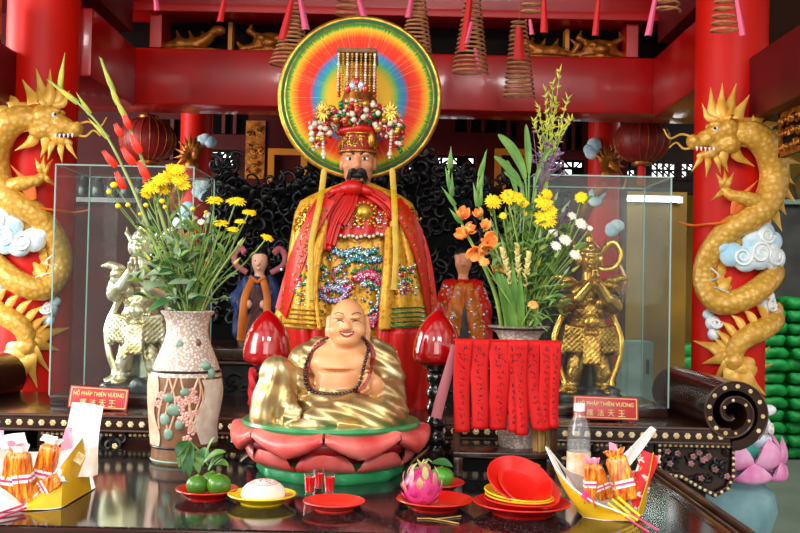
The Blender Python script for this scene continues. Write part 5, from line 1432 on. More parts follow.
# the slips, each one folded over the rail with rows of faded brush marks
slips = [(454, 472, 431, .0, 0), (471, 490, 428, .004, 0), (489, 510, 429, .0, 0), (508, 519, 431, .009, 0), (513, 528, 434, .014, 1), (521, 541, 429, -.002, 2), (539, 553, 429, .006, 0), (549, 560, 427, .011, 0)]
pos = ('first slip from the left', 'second slip from the left', 'third slip from the left', 'narrow and half hidden in the middle', 'lying behind the swinging slip', 'swinging aside with a pale edge', 'seventh slip, next to the last', 'last slip at the right end')
for i, (p0, p1, pb, dy, sw) in enumerate(slips):
    a = P(p0, 340, SY); b = P(p1, 340, SY); zb_ = P(p0, pb, SY).z; r = random.Random(60 + i); y0 = SY - .006 - dy * .4
    shift = (0, .004, .03)[sw]; ph = r.uniform(0, 6)
    def fs(u, v): return (a.x + (b.x - a.x) * (.5 + (u - .5) * (1 - .16 * v)) + shift * v * v + .002 * math.sin(6 * v + ph), y0 - .006 * v - .010 * math.sin(PI * u) * v - .004 * math.sin(5 * v + ph), zr1 + .006 + (zb_ - zr1 - .006) * v)
    m = MB(); m.grid(fs, 8, 24, 0, .0012)
    m.grid(lambda u, v: (a.x + (b.x - a.x) * u, y0 + .0275 * math.sin(v * PI / 2), zr1 + .006 + .004 * math.sin(PI * v) - .03 * max(0, v - .5)), 6, 8, 0, .0012)
    root = thing('paper_slip', 'red paper slip with brush marks, %s' % pos[i], 'paper slip', ((a.x + b.x) / 2, y0, zb_), 'red paper slips on the stand')
    part('slip', m, M['slip_red'], root, ang=0)
    m = MB(); w = b.x - a.x
    if w > .03:
        for k in range(13):
            v0 = .07 + k * .068; sz = 1 if k in (0, 1, 2) else .62
            for q in range(5):
                u0 = .5 + r.uniform(-.26, .26) * sz; v1 = v0 + r.uniform(-.018, .018); du = r.choice((.26, .0, .18)) * sz; dv = r.choice((0, .042, .026)) * sz
                pA = V(fs(u0 - du / 2, v1)) + V((0, -.0012, 0)); pB = V(fs(u0 + du / 2, v1 + dv)) + V((0, -.0012, 0)); m.tube([pA, pB], .0012, 4, 0, .5)
        part('brush_marks', m, M['slip_ink'], root, ang=0)['kind'] = 'stuff'
v2 = P(517, 440, 3.09); z2 = szt; zt2 = P(517, 326, 3.09).z; H2 = zt2 - z2
root = thing('flower_vase', 'pale flared ceramic vase standing behind the red paper slips', 'vase', (v2.x, 3.09, z2))
vp2 = [(.052, 0), (.055, .02), (.06, .1), (.074, .26), (.084, .42), (.080, .56), (.062, .70), (.052, .78), (.056, .87), (.07, .94), (.092, .985), (.097, 1.0), (.092, 1.0), (.066, .94), (.05, .85)]
m = MB(); m.lathe([(r, z2 + t * H2) for r, t in vp2], (v2.x, 3.09, 0), 48); part('body', m, M['vase_ceramic'], root)
for t, r in ((.98, .0935), (.3, .078)): part('dark_band', MB().tube([(v2.x + r * math.cos(k * PI / 24), 3.09 + r * math.sin(k * PI / 24), z2 + t * H2) for k in range(48)], .0035, 6, closed=True), M['vase_line'], root)
for k in range(8):
    a = -PI / 2 + (k - 3.5) * .38; m = MB(); m.ell((v2.x + .074 * math.cos(a), 3.09 + .074 * math.sin(a), z2 + .2 * H2 + .02 * (k % 3)), (.012, .008, .010)); part('applied_blossom', m, M['vase_rose'] if k % 2 else M['vase_sage'], root)
RV = V((v2.x, 3.09, zt2))
# bundle of straw on the stand
b0 = P(541, 448, 3.0); m = MB(); rr = random.Random(9)
root = thing('incense_bundle', 'bundle of straw coloured sticks standing under the right slips', 'bundle', (b0.x, 3.0, szt))
for k in range(46):
    a = rr.uniform(0, 6.28); q = .022 * math.sqrt(rr.random()); x = b0.x + q * math.cos(a); y = 3.0 + q * math.sin(a)
    part('stick', MB().tube([(x, y, szt + .001), (x + (x - b0.x) * .4, y + (y - 3.0) * .4, szt + .09 + rr.uniform(0, .03))], .0022, 5), M['straw'], root)
# pale rose ribbon hanging beside the stand
m = MB(); q = [P(*a) for a in ((455, 345, 3.0), (449, 370, 3.0), (441, 398, 3.0), (436, 418, 2.99))]; m.tube([tuple(p) for p in q], [.010, .014, .016, .016], 8, 0, .2, (0, -1, 0)); solo('ribbon', m, M['paper_pink_dull'], 'dull pink ribbon hanging slantwise left of the red slips', 'ribbon')
# ------------------------------------------------------------ flowers
fr = random.Random(17)
def chrys(c, r, d, seed=0, rings=((1., 20, .05), (.8, 16, .28), (.55, 12, .55), (.3, 8, .9))):
    """many-petalled blossom at c, radius r, facing d"""
    m = MB(); q = V(d).normalized().to_track_quat('Z', 'Y').to_matrix(); rr = random.Random(seed)
    for R_, n, up in rings:
        for k in range(n):
            a = 2 * PI * (k + .5 * (R_ < .9)) / n + rr.uniform(-.1, .1); L_ = r * R_ * rr.uniform(.88, 1.06); e = up + rr.uniform(-.12, .12)
            t = V((math.cos(a) * math.cos(e), math.sin(a) * math.cos(e), math.sin(e))) * L_
            petal(m, V(c) + q @ V((0, 0, r * .05)), V(c) + q @ t, r * .17, q @ V((0, 0, r * .10)), 0, .0006, 2, 4, .8)
    m.ell(V(c) + q @ V((0, 0, r * .12)), (r * .2, r * .2, r * .12), q, 8, 6, 1)
    return m
def pts3(path, vase, spread, n=7):
    """picture path to points of the place; the first sits in the vase, later ones lean by spread in depth"""
    q = spl(path, n); out = []
    for i, a in enumerate(q):
        t = i / (len(q) - 1); out.append(P(a[0], a[1], vase.y + spread * t))
    return out
def stem_root(name, label, cat, vase, group=None):
    return thing(name, label, cat, (vase.x, vase.y, vase.z - .05), group)
def leaves_on(root, pts, n, size, mats, lo=.15, hi=.95, droop=0, wid=.22, fold=.3):
    for k in range(n):
        i = int(len(pts) * (lo + (hi - lo) * (k + fr.random() * .6) / n)); i = min(i, len(pts) - 2); t = (pts[i + 1] - pts[i]).normalized()
        a = fr.uniform(0, 6.28); sd = V((math.cos(a), math.sin(a) * .8, fr.uniform(-.2, .4) - droop)); d = (t * .7 + sd).normalized(); L_ = size * fr.uniform(.7, 1.25)
        m = MB(); petal(m, pts[i], pts[i] + d * L_, L_ * wid * fr.uniform(.8, 1.2), V((0, -.25, .35)) * L_ * .35, 0, .0008, 4, 6, .9, fold=fold); part('leaf', m, M[fr.choice(mats)], root)
def daisy_stem(path, vase, spread, r, face, label, petalmat='petal_yellow', centre='petal_yellow_deep', nleaf=4, group=None, name='chrysanthemum', cat='flower', leafm=('leaf_green', 'stem_green'), extra=()):
    root = stem_root(name, label, cat, vase, group); p = pts3(path, vase, spread)
    p[0] = V((vase.x + (p[0].x - vase.x) * .5, vase.y + spread * .1, vase.z - .05))
    part('stem', MB().tube(p, [.0032, .0022], 6), M['stem_green'], root)
    part('blossom', chrys(p[-1], r, face, fr.randrange(999)), [M[petalmat], M[centre]], root, ang=0)
    for (px, py, rr_) in extra:
        e = P(px, py, vase.y + spread * 1.05); i = int(len(p) * .72); part('side_stem', MB().tube([p[i], p[i].lerp(e, .5) + V((0, 0, -.006)), e], .0018, 5), M['stem_green'], root)
        part('blossom', chrys(e, rr_, (face[0] + fr.uniform(-.5, .5), face[1], face[2]), fr.randrange(999)), [M[petalmat], M[centre]], root, ang=0)
    leaves_on(root, p, nleaf, .045, leafm)
    return root
def gladiolus(path, vase, spread, blooms, buds, pm, label, green='stem_green'):
    root = stem_root('gladiolus', label, 'flower', vase); p = pts3(path, vase, spread); p[0] = V((vase.x + (p[0].x - vase.x) * .5, vase.y, vase.z - .05))
    part('stem', MB().tube(p, [.0075, .0065, .002] if 0 else [.0075, .0022], 9), M[green], root)
    for i, (px, py, s, ax, az) in enumerate(blooms):
        s *= 1.22; c = P(px, py, vase.y + spread * .7 - .012); m = MB(); d = V((ax, -.55, az)).normalized(); q = d.to_track_quat('Z', 'Y').to_matrix(); b = c - d * s * .9
        for k in range(6):
            a = k * PI / 3 + .3; e = .62 if k % 2 else .4; t = V((math.cos(a) * math.sin(e), math.sin(a) * math.sin(e), math.cos(e))) * s * 1.55
            petal(m, b, b + q @ t, s * .52, (q @ V((math.cos(a), math.sin(a), 0))) * s * .22, 0, .0008, 4, 6, .75)
        part('flower', m, M[pm], root, ang=0)
        m = MB(); flame(m, b - d * s * .5, b + d * s * .5, s * .26, up=(0, -1, 0)); part('sheath', m, M[green], root)
    for (x0, y0, x1, y1, w) in buds:
        m = MB(); flame(m, P(x0, y0, vase.y + spread), P(x1, y1, vase.y + spread - .01), w, (0, -.004, 0), .7, root=.8); part('bud', m, M['bud_yellowgreen' if green == 'stem_pale' else 'leaf_bright'], root)
    return root
def red_buds(root, vase, spread, lst, mt='petal_red'):
    for (x0, y0, x1, y1, w) in lst:
        m = MB(); a = P(x0, y0, vase.y + spread * .8 - .01); b = P(x1, y1, vase.y + spread * .8 - .02)
        for k in range(3): flame(m, a, b + V((.006 * (k - 1), -.003 * k, .002 * k)), w, (.002 * (k - 1), -.006, 0), .75, root=.85)
        part('opening_bud', m, M[mt], root)
# ---- left bouquet
g = gladiolus([(182, 335), (168, 282), (150, 230), (128, 178), (104, 132), (78, 103), (50, 81)], LV, .05, [], [(78, 103, 46, 79, .010), (60, 88, 65, 52, .010), (90, 114, 76, 92, .009), (108, 138, 88, 118, .009)], 'petal_red', 'gladiolus with red buds bending furthest left in the left vase', 'stem_pale')
red_buds(g, LV, .05, [(116, 166, 103, 151, .011), (124, 188, 116, 172, .011)])
g = gladiolus([(188, 335), (174, 262), (158, 205), (143, 162), (130, 128), (116, 95), (101, 58)], LV, -.02, [], [(114, 92, 99, 56, .009), (118, 104, 108, 78, .010), (126, 118, 112, 92, .010), (130, 128, 118, 104, .009)], 'petal_red', 'upright gladiolus with red buds and a pale green tip in the left vase', 'stem_pale')
red_buds(g, LV, -.02, [(140, 152, 131, 134, .012), (134, 164, 122, 148, .012), (148, 178, 138, 162, .011), (122, 136, 115, 124, .009), (130, 128, 124, 114, .009)])
place = ['front of the big yellow cluster', 'top of the big yellow cluster', 'right edge of the big yellow cluster']
up = (.1, -.75, .65)
daisy_stem([(180, 335), (170, 270), (158, 222), (152, 188)], LV, -.05, .032, up, 'yellow chrysanthemum stem at the left of the big yellow cluster in the left vase', extra=((161, 180, .03), (146, 194, .022)))
daisy_stem([(184, 335), (176, 265), (168, 215), (168, 178)], LV, -.02, .033, up, 'yellow chrysanthemum stem at the top middle of the big yellow cluster, left vase', extra=((173, 170, .028), (163, 190, .026)))
daisy_stem([(186, 335), (184, 265), (180, 215), (179, 180)], LV, -.04, .032, up, 'yellow chrysanthemum stem at the right of the big yellow cluster in the left vase', extra=((184, 186, .024), (178, 170, .026)))
flat_ = ((1., 18, -.05), (.8, 14, .2), (.5, 10, .5))
side = (.1, -.45, .9)
for i, (path, r, lab) in enumerate([
    ([(188, 335), (196, 282), (208, 240), (215, 201)], .030, 'open yellow chrysanthemum at the left of the loose group leaning right from the left vase'),
    ([(190, 335), (204, 282), (222, 240), (236, 202)], .034, 'widest open yellow chrysanthemum on top of the loose group right of the left vase'),
    ([(192, 335), (206, 285), (230, 250), (249, 213)], .024, 'yellow chrysanthemum at the upper right of the loose group over the left vase'),
    ([(189, 335), (198, 285), (212, 255), (221, 224)], .026, 'yellow chrysanthemum low on the left of the loose group over the left vase'),
    ([(191, 335), (208, 288), (228, 258), (240, 222)], .019, 'small yellow chrysanthemum low on the right of the loose group over the left vase'),
    ([(190, 335), (203, 290), (220, 262), (233, 230)], .021, 'lowest yellow chrysanthemum of the loose group over the left vase'),
    ([(193, 335), (214, 292), (246, 262), (267, 238)], .022, 'single yellow chrysanthemum reaching furthest right in front of the blue attendant')]):
    daisy_stem(path, LV, -.08, r, (side[0] + (.3 if i == 6 else 0), side[1], side[2]), lab, nleaf=2, leafm=('stem_green',))
for path, lab, ex in [([(190, 335), (194, 280), (200, 245), (201, 222)], 'small cream white flower low between the two yellow groups of the left vase', ((207, 215, .013),)), ([(188, 335), (190, 290), (191, 250), (192, 218)], 'small cream white flower right behind the big yellow cluster of the left vase', ())]:
    daisy_stem(path, LV, -.03, .014, up, lab, 'petal_white', 'petal_cream', 2, None, extra=ex)
# round yellow buttons
for i, (px, py, r) in enumerate([(114, 185, .011), (109, 192, .008), (118, 206, .009), (128, 205, .008), (162, 201, .009), (165, 207, .007), (146, 205, .008), (193, 209, .008), (140, 214, .006), (206, 212, .006)]):
    root = stem_root('button_flower', 'thin stem with a small round yellow button bud beside the big yellow cluster', 'flower', LV, 'yellow button buds in the left vase'); e = P(px, py, LV.y - .04)
    p = [V((LV.x, LV.y - .01, LV.z - .05)), V((LV.x, LV.y - .01, LV.z)).lerp(e, .5) + V((.02, 0, .0)), e]; part('stem', MB().tube([tuple(q) for q in spl([tuple(x) for x in p], 6)], .0016, 5), M['stem_green'], root)
    part('button', MB().ell(e, (r, r, r * .9), nu=10, nv=7), M['petal_yellow'], root); 
def sprig(vase, px, py, dy, n, size, mats, label, group, cat='foliage', name='leafy_sprig', wid=.19, droop=0, bow=0):
    root = stem_root(name, label, cat, vase, group); e = P(px, py, vase.y + dy); b = V((vase.x + fr.uniform(-.03, .03), vase.y + fr.uniform(-.03, .03), vase.z - .05)); mid = V((vase.x + (e.x - vase.x) * .3, vase.y + dy * .4, vase.z + (e.z - vase.z) * .55 + bow))
    p = [V(q) for q in spl([tuple(b), tuple(mid), tuple(e)], 9)]; part('stem', MB().tube(p, [.0028, .0014], 5), M[fr.choice(('stem_green', 'stem_pale'))], root); leaves_on(root, p, n, size, mats, .3, 1.0, droop, wid)
    return root
for k in range(52):
    a = fr.uniform(-1, 1); px = 184 + a * 50; py = (205 if k % 2 else 238) + abs(a) ** 1.5 * 42 + fr.uniform(-8, 40)
    sprig(LV, px, py, fr.uniform(-.10, .07), 8, .040, ('leaf_green', 'leaf_grey', 'stem_green', 'leaf_deep', 'leaf_grey'), 'thin leafy green sprig among the flower stems of the left vase', 'leafy sprigs in the left vase', droop=.15)
for (px, py) in ((152, 262), (160, 285), (175, 270), (196, 280), (168, 300), (206, 296)):
    sprig(LV, px, py, -.09, 3, .07, ('leaf_grey', 'leaf_grey', 'leaf_deep'), 'short sprig with broad grey green leaves drooping over the left vase rim', 'broad leaved sprigs in the left vase', wid=.24, droop=.5, bow=.02)
# thin bare stems that fill the left bouquet
def thin_stems(vase, n, x0, x1, y0, y1, label, group):
    for k in range(n):
        px = fr.uniform(x0, x1); py = fr.uniform(y0, y1); dy = fr.uniform(-.09, .06); e = P(px, py, vase.y + dy); b = V((vase.x + fr.uniform(-.04, .04), vase.y + fr.uniform(-.04, .03), vase.z - .05)); mid = b.lerp(e, .5) + V(((b.x - e.x) * .12, 0, .01))
        root = stem_root('budding_flower', label, 'flower', vase, group); p = [V(q) for q in spl([tuple(b), tuple(mid), tuple(e)], 7)]; part('stem', MB().tube(p, [.0030, .0018], 5), M[fr.choice(('stem_green', 'stem_pale', 'leaf_green'))], root)
        m = MB(); flame(m, e, e + (p[-1] - p[-2]).normalized() * .03, .005, root=.9, seg=6); part('closed_bud', m, M[fr.choice(('bud_yellowgreen', 'stem_pale', 'leaf_grey'))], root)
thin_stems(LV, 26, 142, 240, 215, 275, 'thin green stem with a closed bud in the left vase', 'thin budded stems in the left vase')
# ---- right bouquet
gladiolus([(504, 345), (497, 300), (483, 264), (470, 240), (457, 212), (449, 185), (451, 150)], RV, -.07, [(464, 212, .022, .2, .7), (461, 233, .021, -.6, .2), (471, 228, .018, .7, .3), (475, 254, .026, -.2, -.3), (484, 249, .018, .6, .1)],
          [(450, 168, 451, 146, .010), (451, 190, 445, 166, .009), (455, 205, 441, 186, .008), (452, 196, 452, 172, .008), (460, 222, 449, 208, .008)], 'petal_orange', 'orange gladiolus leaning furthest left in the right bouquet')
gladiolus([(509, 345), (503, 300), (495, 264), (488, 236), (480, 210), (478, 182), (486, 152)], RV, -.09, [(486, 224, .018, .1, .6), (490, 241, .027, .1, .1), (478, 212, .016, -.3, .8), (499, 267, .024, .1, .2)],
          [(480, 176, 487, 149, .010), (479, 192, 484, 168, .010), (478, 206, 473, 182, .009), (480, 205, 482, 182, .008)], 'petal_orange', 'orange gladiolus second from the left in the right bouquet')
for i, (path, r, lab, ex) in enumerate([
    ([(510, 345), (504, 290), (498, 240), (493, 202)], .030, 'yellow chrysanthemum nearest the orange gladiolus in the right bouquet', ()),
    ([(514, 345), (512, 280), (511, 235), (509, 197)], .031, 'yellow chrysanthemum under the big green leaves in the right bouquet', ((519, 199, .026), (524, 204, .018))),
    ([(520, 345), (528, 285), (537, 245), (544, 203)], .033, 'upper yellow chrysanthemum of the bright double bloom in the right bouquet', ((547, 194, .020),)),
    ([(522, 345), (530, 290), (539, 250), (545, 219)], .040, 'largest yellow chrysanthemum at the middle of the right bouquet', ((551, 212, .024),)),
    ([(524, 345), (545, 285), (568, 240), (582, 198)], .024, 'yellow chrysanthemum furthest right in front of the glass case', ()),
    ([(516, 345), (512, 290), (508, 250), (503, 216)], .014, 'little yellow chrysanthemum bud beneath the left yellow blooms of the right bouquet', ((525, 213, .012),))]):
    daisy_stem(path, RV, -.06, r, (.0, -.85, .5), lab, nleaf=5, extra=ex)
for i, (px, py, r, lab) in enumerate([(572, 216, .016, 'white chrysanthemum at the top of the white group beside the guardian'), (581, 224, .022, 'largest white chrysanthemum at the right of the white group beside the guardian'), (553, 233, .017, 'white chrysanthemum under the largest yellow bloom of the right bouquet'),
                                      (565, 240, .022, 'white chrysanthemum in the middle of the white group, right bouquet'), (556, 246, .019, 'lower left white chrysanthemum of the white group, right bouquet'), (575, 255, .019, 'lowest white chrysanthemum, hanging near the guardian shoulder'), (590, 228, .010, 'tiny white bud furthest right beside the guardian helmet')]):
    daisy_stem([(526, 345), (535 + i, 295), ((548 + px) / 2, (268 + py) / 2 + 8), (px, py)], RV, -.05 - .01 * i, r, (.2, -.8, .5), lab, 'petal_white', 'petal_cream', 2)
thin_stems(RV, 34, 488, 574, 195, 280, 'thin green stem with a closed bud in the right bouquet', 'thin budded stems in the right bouquet')
# purple statice
for (px, py, lab) in ((548, 158, 'dusty purple statice spray below the tall grass in the right bouquet'), (560, 226, 'small dusty purple spray behind the white flowers in the right bouquet')):
    root = stem_root('statice', lab, 'flower', RV); e = P(px, py, RV.y + .02); p = [V(q) for q in spl([(RV.x, RV.y, RV.z - .05), tuple((V((RV.x, RV.y, RV.z)) + e) / 2 + V((-.01, 0, 0))), tuple(e)], 8)]; part('stem', MB().tube(p, .0025, 5), M['stem_green'], root)
    m = MB()
    for k in range(90 if py < 200 else 40):
        c = e + V((fr.gauss(0, .022), fr.gauss(0, .016), fr.gauss(0, .030))); q = fr.uniform(.004, .008); m.tube([p[-1 - (k % 5)], c], .0008, 4)
        for j in range(3): petal(m, c, c + V((fr.uniform(-1, 1), fr.uniform(-1, .2), fr.uniform(-.2, 1))) * q * 1.6, q * .5, (0, -.002, 0), 0, .0005, 2, 3)
    part('flower_head', m, M['petal_purple'], root, ang=0)
# tall feathery grass
for i, (px, py, b) in enumerate(((560, 72, 3), (546, 92, -2), (553, 84, 2), (568, 100, 5), (539, 108, -4), (534, 122, -7), (572, 118, 8), (556, 104, 1), (548, 118, -2), (563, 128, 5))):
    root = stem_root('grass_spray', 'yellow green drooping grass spray rising highest from the right bouquet', 'grass', RV, 'grass sprays of the right bouquet'); e = P(px, py, RV.y + .02)
    base = P(540, 250, RV.y + .01); mid = P(547 + b * .5, 165, RV.y + .02); p = [V(q) for q in spl([(RV.x + .01, RV.y, RV.z - .05), tuple(base), tuple(mid), tuple(e)], 8)]; part('stem', MB().tube(p, [.0025, .001], 5), M['stem_pale'], root)
    m = MB()
    for k in range(34):
        j = int(len(p) * (.68 + .31 * k / 34)); j = min(j, len(p) - 1); c = p[j]; flame(m, c, c + V((fr.uniform(-.016, .016), fr.uniform(-.01, .01), fr.uniform(.0, .03))), .0032, (0, 0, .002), .8, 4, seg=5)
    part('seed_head', m, M['bud_yellowgreen'], root, ang=0)
# broad upright leaves
for i, (pth, w) in enumerate((([(520, 345), (524, 250), (526, 185), (514, 152), (498, 134)], .015), ([(522, 345), (527, 250), (529, 180), (528, 150), (526, 124)], .010), ([(520, 345), (522, 250), (522, 190), (508, 168), (494, 156)], .011), ([(521, 345), (524, 250), (524, 195), (514, 178), (504, 172)], .010), ([(523, 345), (529, 250), (534, 190), (543, 160), (552, 148)], .008), ([(519, 345), (519, 260), (517, 200), (512, 176), (507, 160)], .009))):
    root = stem_root('broad_leaf', ('broad bright green leaf arching furthest left above the yellow blooms', 'narrow green leaf standing straight up in the right bouquet', 'pointed green leaf reaching left above the left yellow bloom', 'short green leaf just under the arching broad leaf', 'green leaf leaning right below the tall grass', 'slim green leaf rising behind the arching broad leaf')[i], 'leaf', RV)
    p = pts3(pth, RV, .0); p[0] = V((RV.x, RV.y, RV.z - .05)); k = int(len(p) * .55); part('stalk', MB().tube(p[:k + 1], [.004, .003], 6), M['leaf_bright'], root); m = MB(); q = p[k:]
    def fn(u, v):
        i = min(int(v * (len(q) - 1)), len(q) - 2); f = v * (len(q) - 1) - i; c = q[i].lerp(q[i + 1], f); t = (q[i + 1] - q[i]).normalized(); s = t.cross(V((0, -1, 0))).normalized(); a = (u - .5) * 2; ww = w * math.sin(PI * min(1, .08 + .92 * v)) ** .7
        return c + s * a * ww + V((0, -.35 * abs(a) * ww, 0))
    m.grid(fn, 6, 20, 0, .001); part('blade', m, M['leaf_bright'], root)
# cream flower spikes
for i, (px, py, lab) in enumerate(((502, 250, 'left cream tuberose spike in the right bouquet'), (517, 246, 'middle cream tuberose spike in the right bouquet'), (529, 254, 'right cream tuberose spike in the right bouquet'))):
    root = stem_root('tuberose', lab, 'flower', RV); e = P(px, py, RV.y - .1); p = [V(q) for q in spl([(RV.x, RV.y - .02, RV.z - .05), tuple((V((RV.x, RV.y - .03, RV.z)) + e) / 2), tuple(e)], 10)]; part('stem', MB().tube(p, .003, 6), M['stem_green'], root); m = MB()
    for k in range(26):
        j = min(len(p) - 1, int(len(p) * (.55 + .45 * k / 26))); a = k * 2.4; d = V((math.cos(a), math.sin(a), 1.0)).normalized(); flame(m, p[j], p[j] + d * .022 * (1 - .4 * k / 26), .0062, (0, 0, .002), .9, 5, root=.9)
    part('flower_spike', m, M['petal_cream'], root)
for (px, py, lab) in ((533, 305, 'small orange bloom low over the rim of the right vase'), (484, 262, 'loose orange bloom low on the left of the right bouquet')):
    daisy_stem([(518, 345), (522, 325), (px, py)], RV, -.12, .018, (0, -.8, .6), lab, 'petal_orange', 'petal_red', 1)
for k in range(60):
    a = fr.uniform(-1, 1); px = 529 + a * 40; py = (200 if k % 2 else 235) + abs(a) ** 1.5 * 42 + fr.uniform(-5, 50)
    sprig(RV, px, py, fr.uniform(-.10, .06), 9, .036, ('leaf_green', 'leaf_green', 'stem_green', 'leaf_deep', 'leaf_bright'), 'thin leafy green sprig among the flower stems of the right bouquet', 'leafy sprigs in the right bouquet')
for (px, py) in ((500, 296), (512, 288), (505, 305), (520, 300), (494, 290)):
    root = stem_root('sword_leaf', 'upright sword shaped green leaf just above the right vase rim', 'leaf', RV, 'sword leaves in the right bouquet'); e = P(px, py - 30, RV.y - .09); b = V((RV.x + (px - 518) * .0008, RV.y - .045, RV.z - .05)); m = MB(); petal(m, b, e, .012, (0, -.01, 0), 0, .001, 4, 12, .7, fold=.3); part('blade', m, M['leaf_bright'], root)
# fine leafy sprays spilling over the right side of the vase
for (px, py) in ((556, 300), (550, 318), (546, 330), (556, 285), (540, 322)):
    sprig(RV, px, py, -.10, 9, .03, ('leaf_bright', 'stem_pale', 'leaf_green'), 'fine light green spray spilling right over the right vase rim', 'light sprays at the right vase rim', wid=.14, droop=.3, bow=.03)
# ------------------------------------------------------------ offerings on the table
def T(px, py, dz=0.0):
    """point of the table top (raised by dz) seen at px, py"""
    d = FWD * 1000 + RGT * (px - 400) + UPV * (266.5 - py); t = (ZT + dz - EYE.z) / d.z; return EYE + d * t
def plate_mesh(c, r, h=.022, R=None, lip=.004):
    m = MB(); pr = [(.0, .003), (r * .62, .003), (r * .66, .0045), (r * .93, h - .002), (r * .99, h), (r, h + .0015), (r * .985, h + .003), (r * .92, h + .001), (r * .66, .0075), (r * .60, .006), (.0, .006)]
    pr[0] = (.001, .003); pr[-1] = (.001, .006); m.lathe(pr, c, 48, R=R); return m
def plate(px, py, w, mt, label, h=.022):
    c = T(px, py, h); r = w / 2 * c.y / 1000; c = V((c.x, c.y, ZT)); m = plate_mesh(c, r, h)
    m.lathe([(r * .56, 0), (r * .62, 0), (r * .63, .0032), (r * .55, .0032)], c, 40); root = thing('plate', label, 'plate', c, 'plastic offering plates')
    part('dish', m, M[mt], root); part('rim', MB().tube([(c.x + r * .992 * math.cos(k * PI / 24), c.y + r * .992 * math.sin(k * PI / 24), c.z + h + .001) for k in range(48)], .0022, 6, closed=True), M[mt], root); return c, r
c1, r1 = plate(207, 489, 61, 'plate_red', 'red plastic plate holding green limes at the left')
c2, r2 = plate(262, 494, 67, 'plate_yellow', 'yellow plastic plate holding a white steamed bun')
c3, r3 = plate(334, 501, 61, 'plate_coral', 'empty red plastic plate in front of the little glasses', .02)
c4, r4 = plate(435, 499, 76, 'plate_red', 'red plastic plate holding the pink dragon fruit')
c5, r5 = plate(434, 482, 60, 'plate_red', 'red plastic plate behind the dragon fruit, holding green mandarins')
c6, r6 = plate(522, 502, 96, 'plate_red', 'large red plastic plate at the bottom of the plate stack', .026)
def stacked(dx, dy, dz, r, mt, rx, ry, label):
    c = c6 + V((dx, dy, dz)); root = thing('plate', label, 'plate', c, 'plastic offering plates'); R = rotm('Y', ry) @ rotm('X', rx); m = plate_mesh(c, r, .022, R); part('dish', m, M[mt], root)
    part('rim', MB().tube([c + R @ V((r * .992 * math.cos(k * PI / 24), r * .992 * math.sin(k * PI / 24), .023)) for k in range(48)], .0022, 6, closed=True), M[mt], root)
stacked(-.004, 0, .0105, .090, 'plate_red', 0, 2, 'red plastic plate second from the bottom of the plate stack')
stacked(-.008, .0, .0185, .084, 'plate_amber', 1, 3, 'amber plastic plate third from the bottom of the plate stack')
stacked(-.012, .002, .0265, .083, 'plate_yellow', 3, 5, 'yellow plastic plate under the tilted red plates of the stack')
stacked(.012, .014, .046, .080, 'plate_coral', 27, 17, 'red plastic plate leaning behind the topmost plate of the stack')
stacked(-.012, .002, .064, .082, 'plate_red', 32, 14, 'topmost red plastic plate, tilted up on the plate stack')
# bun with a red stamp
c = V((c2.x + .004, c2.y, ZT + .007)); root = thing('steamed_bun', 'white steamed bun with a faint red stamp on the yellow plate', 'bun', c)
cl = Clay(.012); cl.ell(c + V((0, 0, .022)), (.053, .053, .030)); cl.ell(c + V((0, 0, .014)), (.056, .056, .016)); cl.build('bun', M['bun_white'], root, .004)
m = MB()
def bt(x, y): return c + V((x, y, .022 + .0295 * math.sqrt(max(0, 1 - (x * x + y * y) / .053 ** 2)) + .0006))
for rr_ in (.034, .028): m.tube([bt(rr_ * math.cos(k * PI / 20), rr_ * math.sin(k * PI / 20) - .004) for k in range(40)], .0011, 5, closed=True)
rr = random.Random(3)
for k in range(26):
    x = rr.uniform(-.02, .02); y = rr.uniform(-.022, .014); m.tube([bt(x + rr.uniform(-.005, .005), y + rr.uniform(-.005, .005)) for _ in range(2)], .0011, 4)
part('stamp', m, M['bun_stamp'], root, ang=0)
m = MB(); q = V((c2.x + r2 * .78, c2.y - .01, ZT + .024)); m.ell(q, (.008, .006, .004)); m.ell(q + V((.006, .003, .001)), (.006, .005, .003)); solo('seed_crumb', m, M['incense_wood'], 'little brown crumb on the right rim of the yellow plate', 'crumb')
# limes with leaves
def fruit(c, r, label, mt='fruit_green', sq=.94, leaf=None):
    root = thing('green_fruit', label, 'fruit', c); m = MB(); m.lathe([(max(.0006, r * math.sin(t) * (1 + .03 * math.cos(3 * t))), r * sq * (1 - math.cos(t)) - .06 * r * math.exp(-((t - PI) / .25) ** 2)) for t in np.linspace(0, PI, 18)], c, 28); part('fruit', m, M[mt], root)
    m = MB(); m.tube([c + V((0, 0, r * sq * 1.9)), c + V((.002, 0, r * sq * 2.05))], .0035, 6); m.ell(c + V((0, 0, r * sq * 1.93)), (.007, .007, .002)); part('stalk', m, M['stem_green'], root); return root
zf = ZT + .0065
fruit(V((c1.x - .022, c1.y - .016, zf)), .0285, 'left green lime on the left red plate'); fruit(V((c1.x + .033, c1.y - .018, zf)), .031, 'right green lime on the left red plate')
fruit(V((c1.x + .006, c1.y + .036, zf)), .029, 'back green lime half hidden behind the other two limes')
root = thing('leafy_twig', 'leafy twig with long green leaves hanging over the limes on the left plate', 'leaves', V((c1.x, c1.y + .02, ZT + .06)))
tw = [T(206, 489) + V((0, .02, .06)), T(196, 489) + V((0, .02, .10)), T(186, 489) + V((0, .02, .125))]; part('twig', MB().tube(tw, .003, 6), M['stem_green'], root)
b0 = tw[2]
for (px, py) in ((179, 468), (176, 458), (184, 474), (192, 472), (199, 474), (203, 466), (210, 460), (190, 478)):
    m = MB(); e = P(px, py, b0.y - .05); s0 = tw[1] if px > 198 else b0; petal(m, s0, e, .0145, (0, -.02, .012), 0, .0009, 4, 8, .9, fold=.3); part('leaf', m, M['leaf_green' if px % 2 else 'leaf_deep'], root)
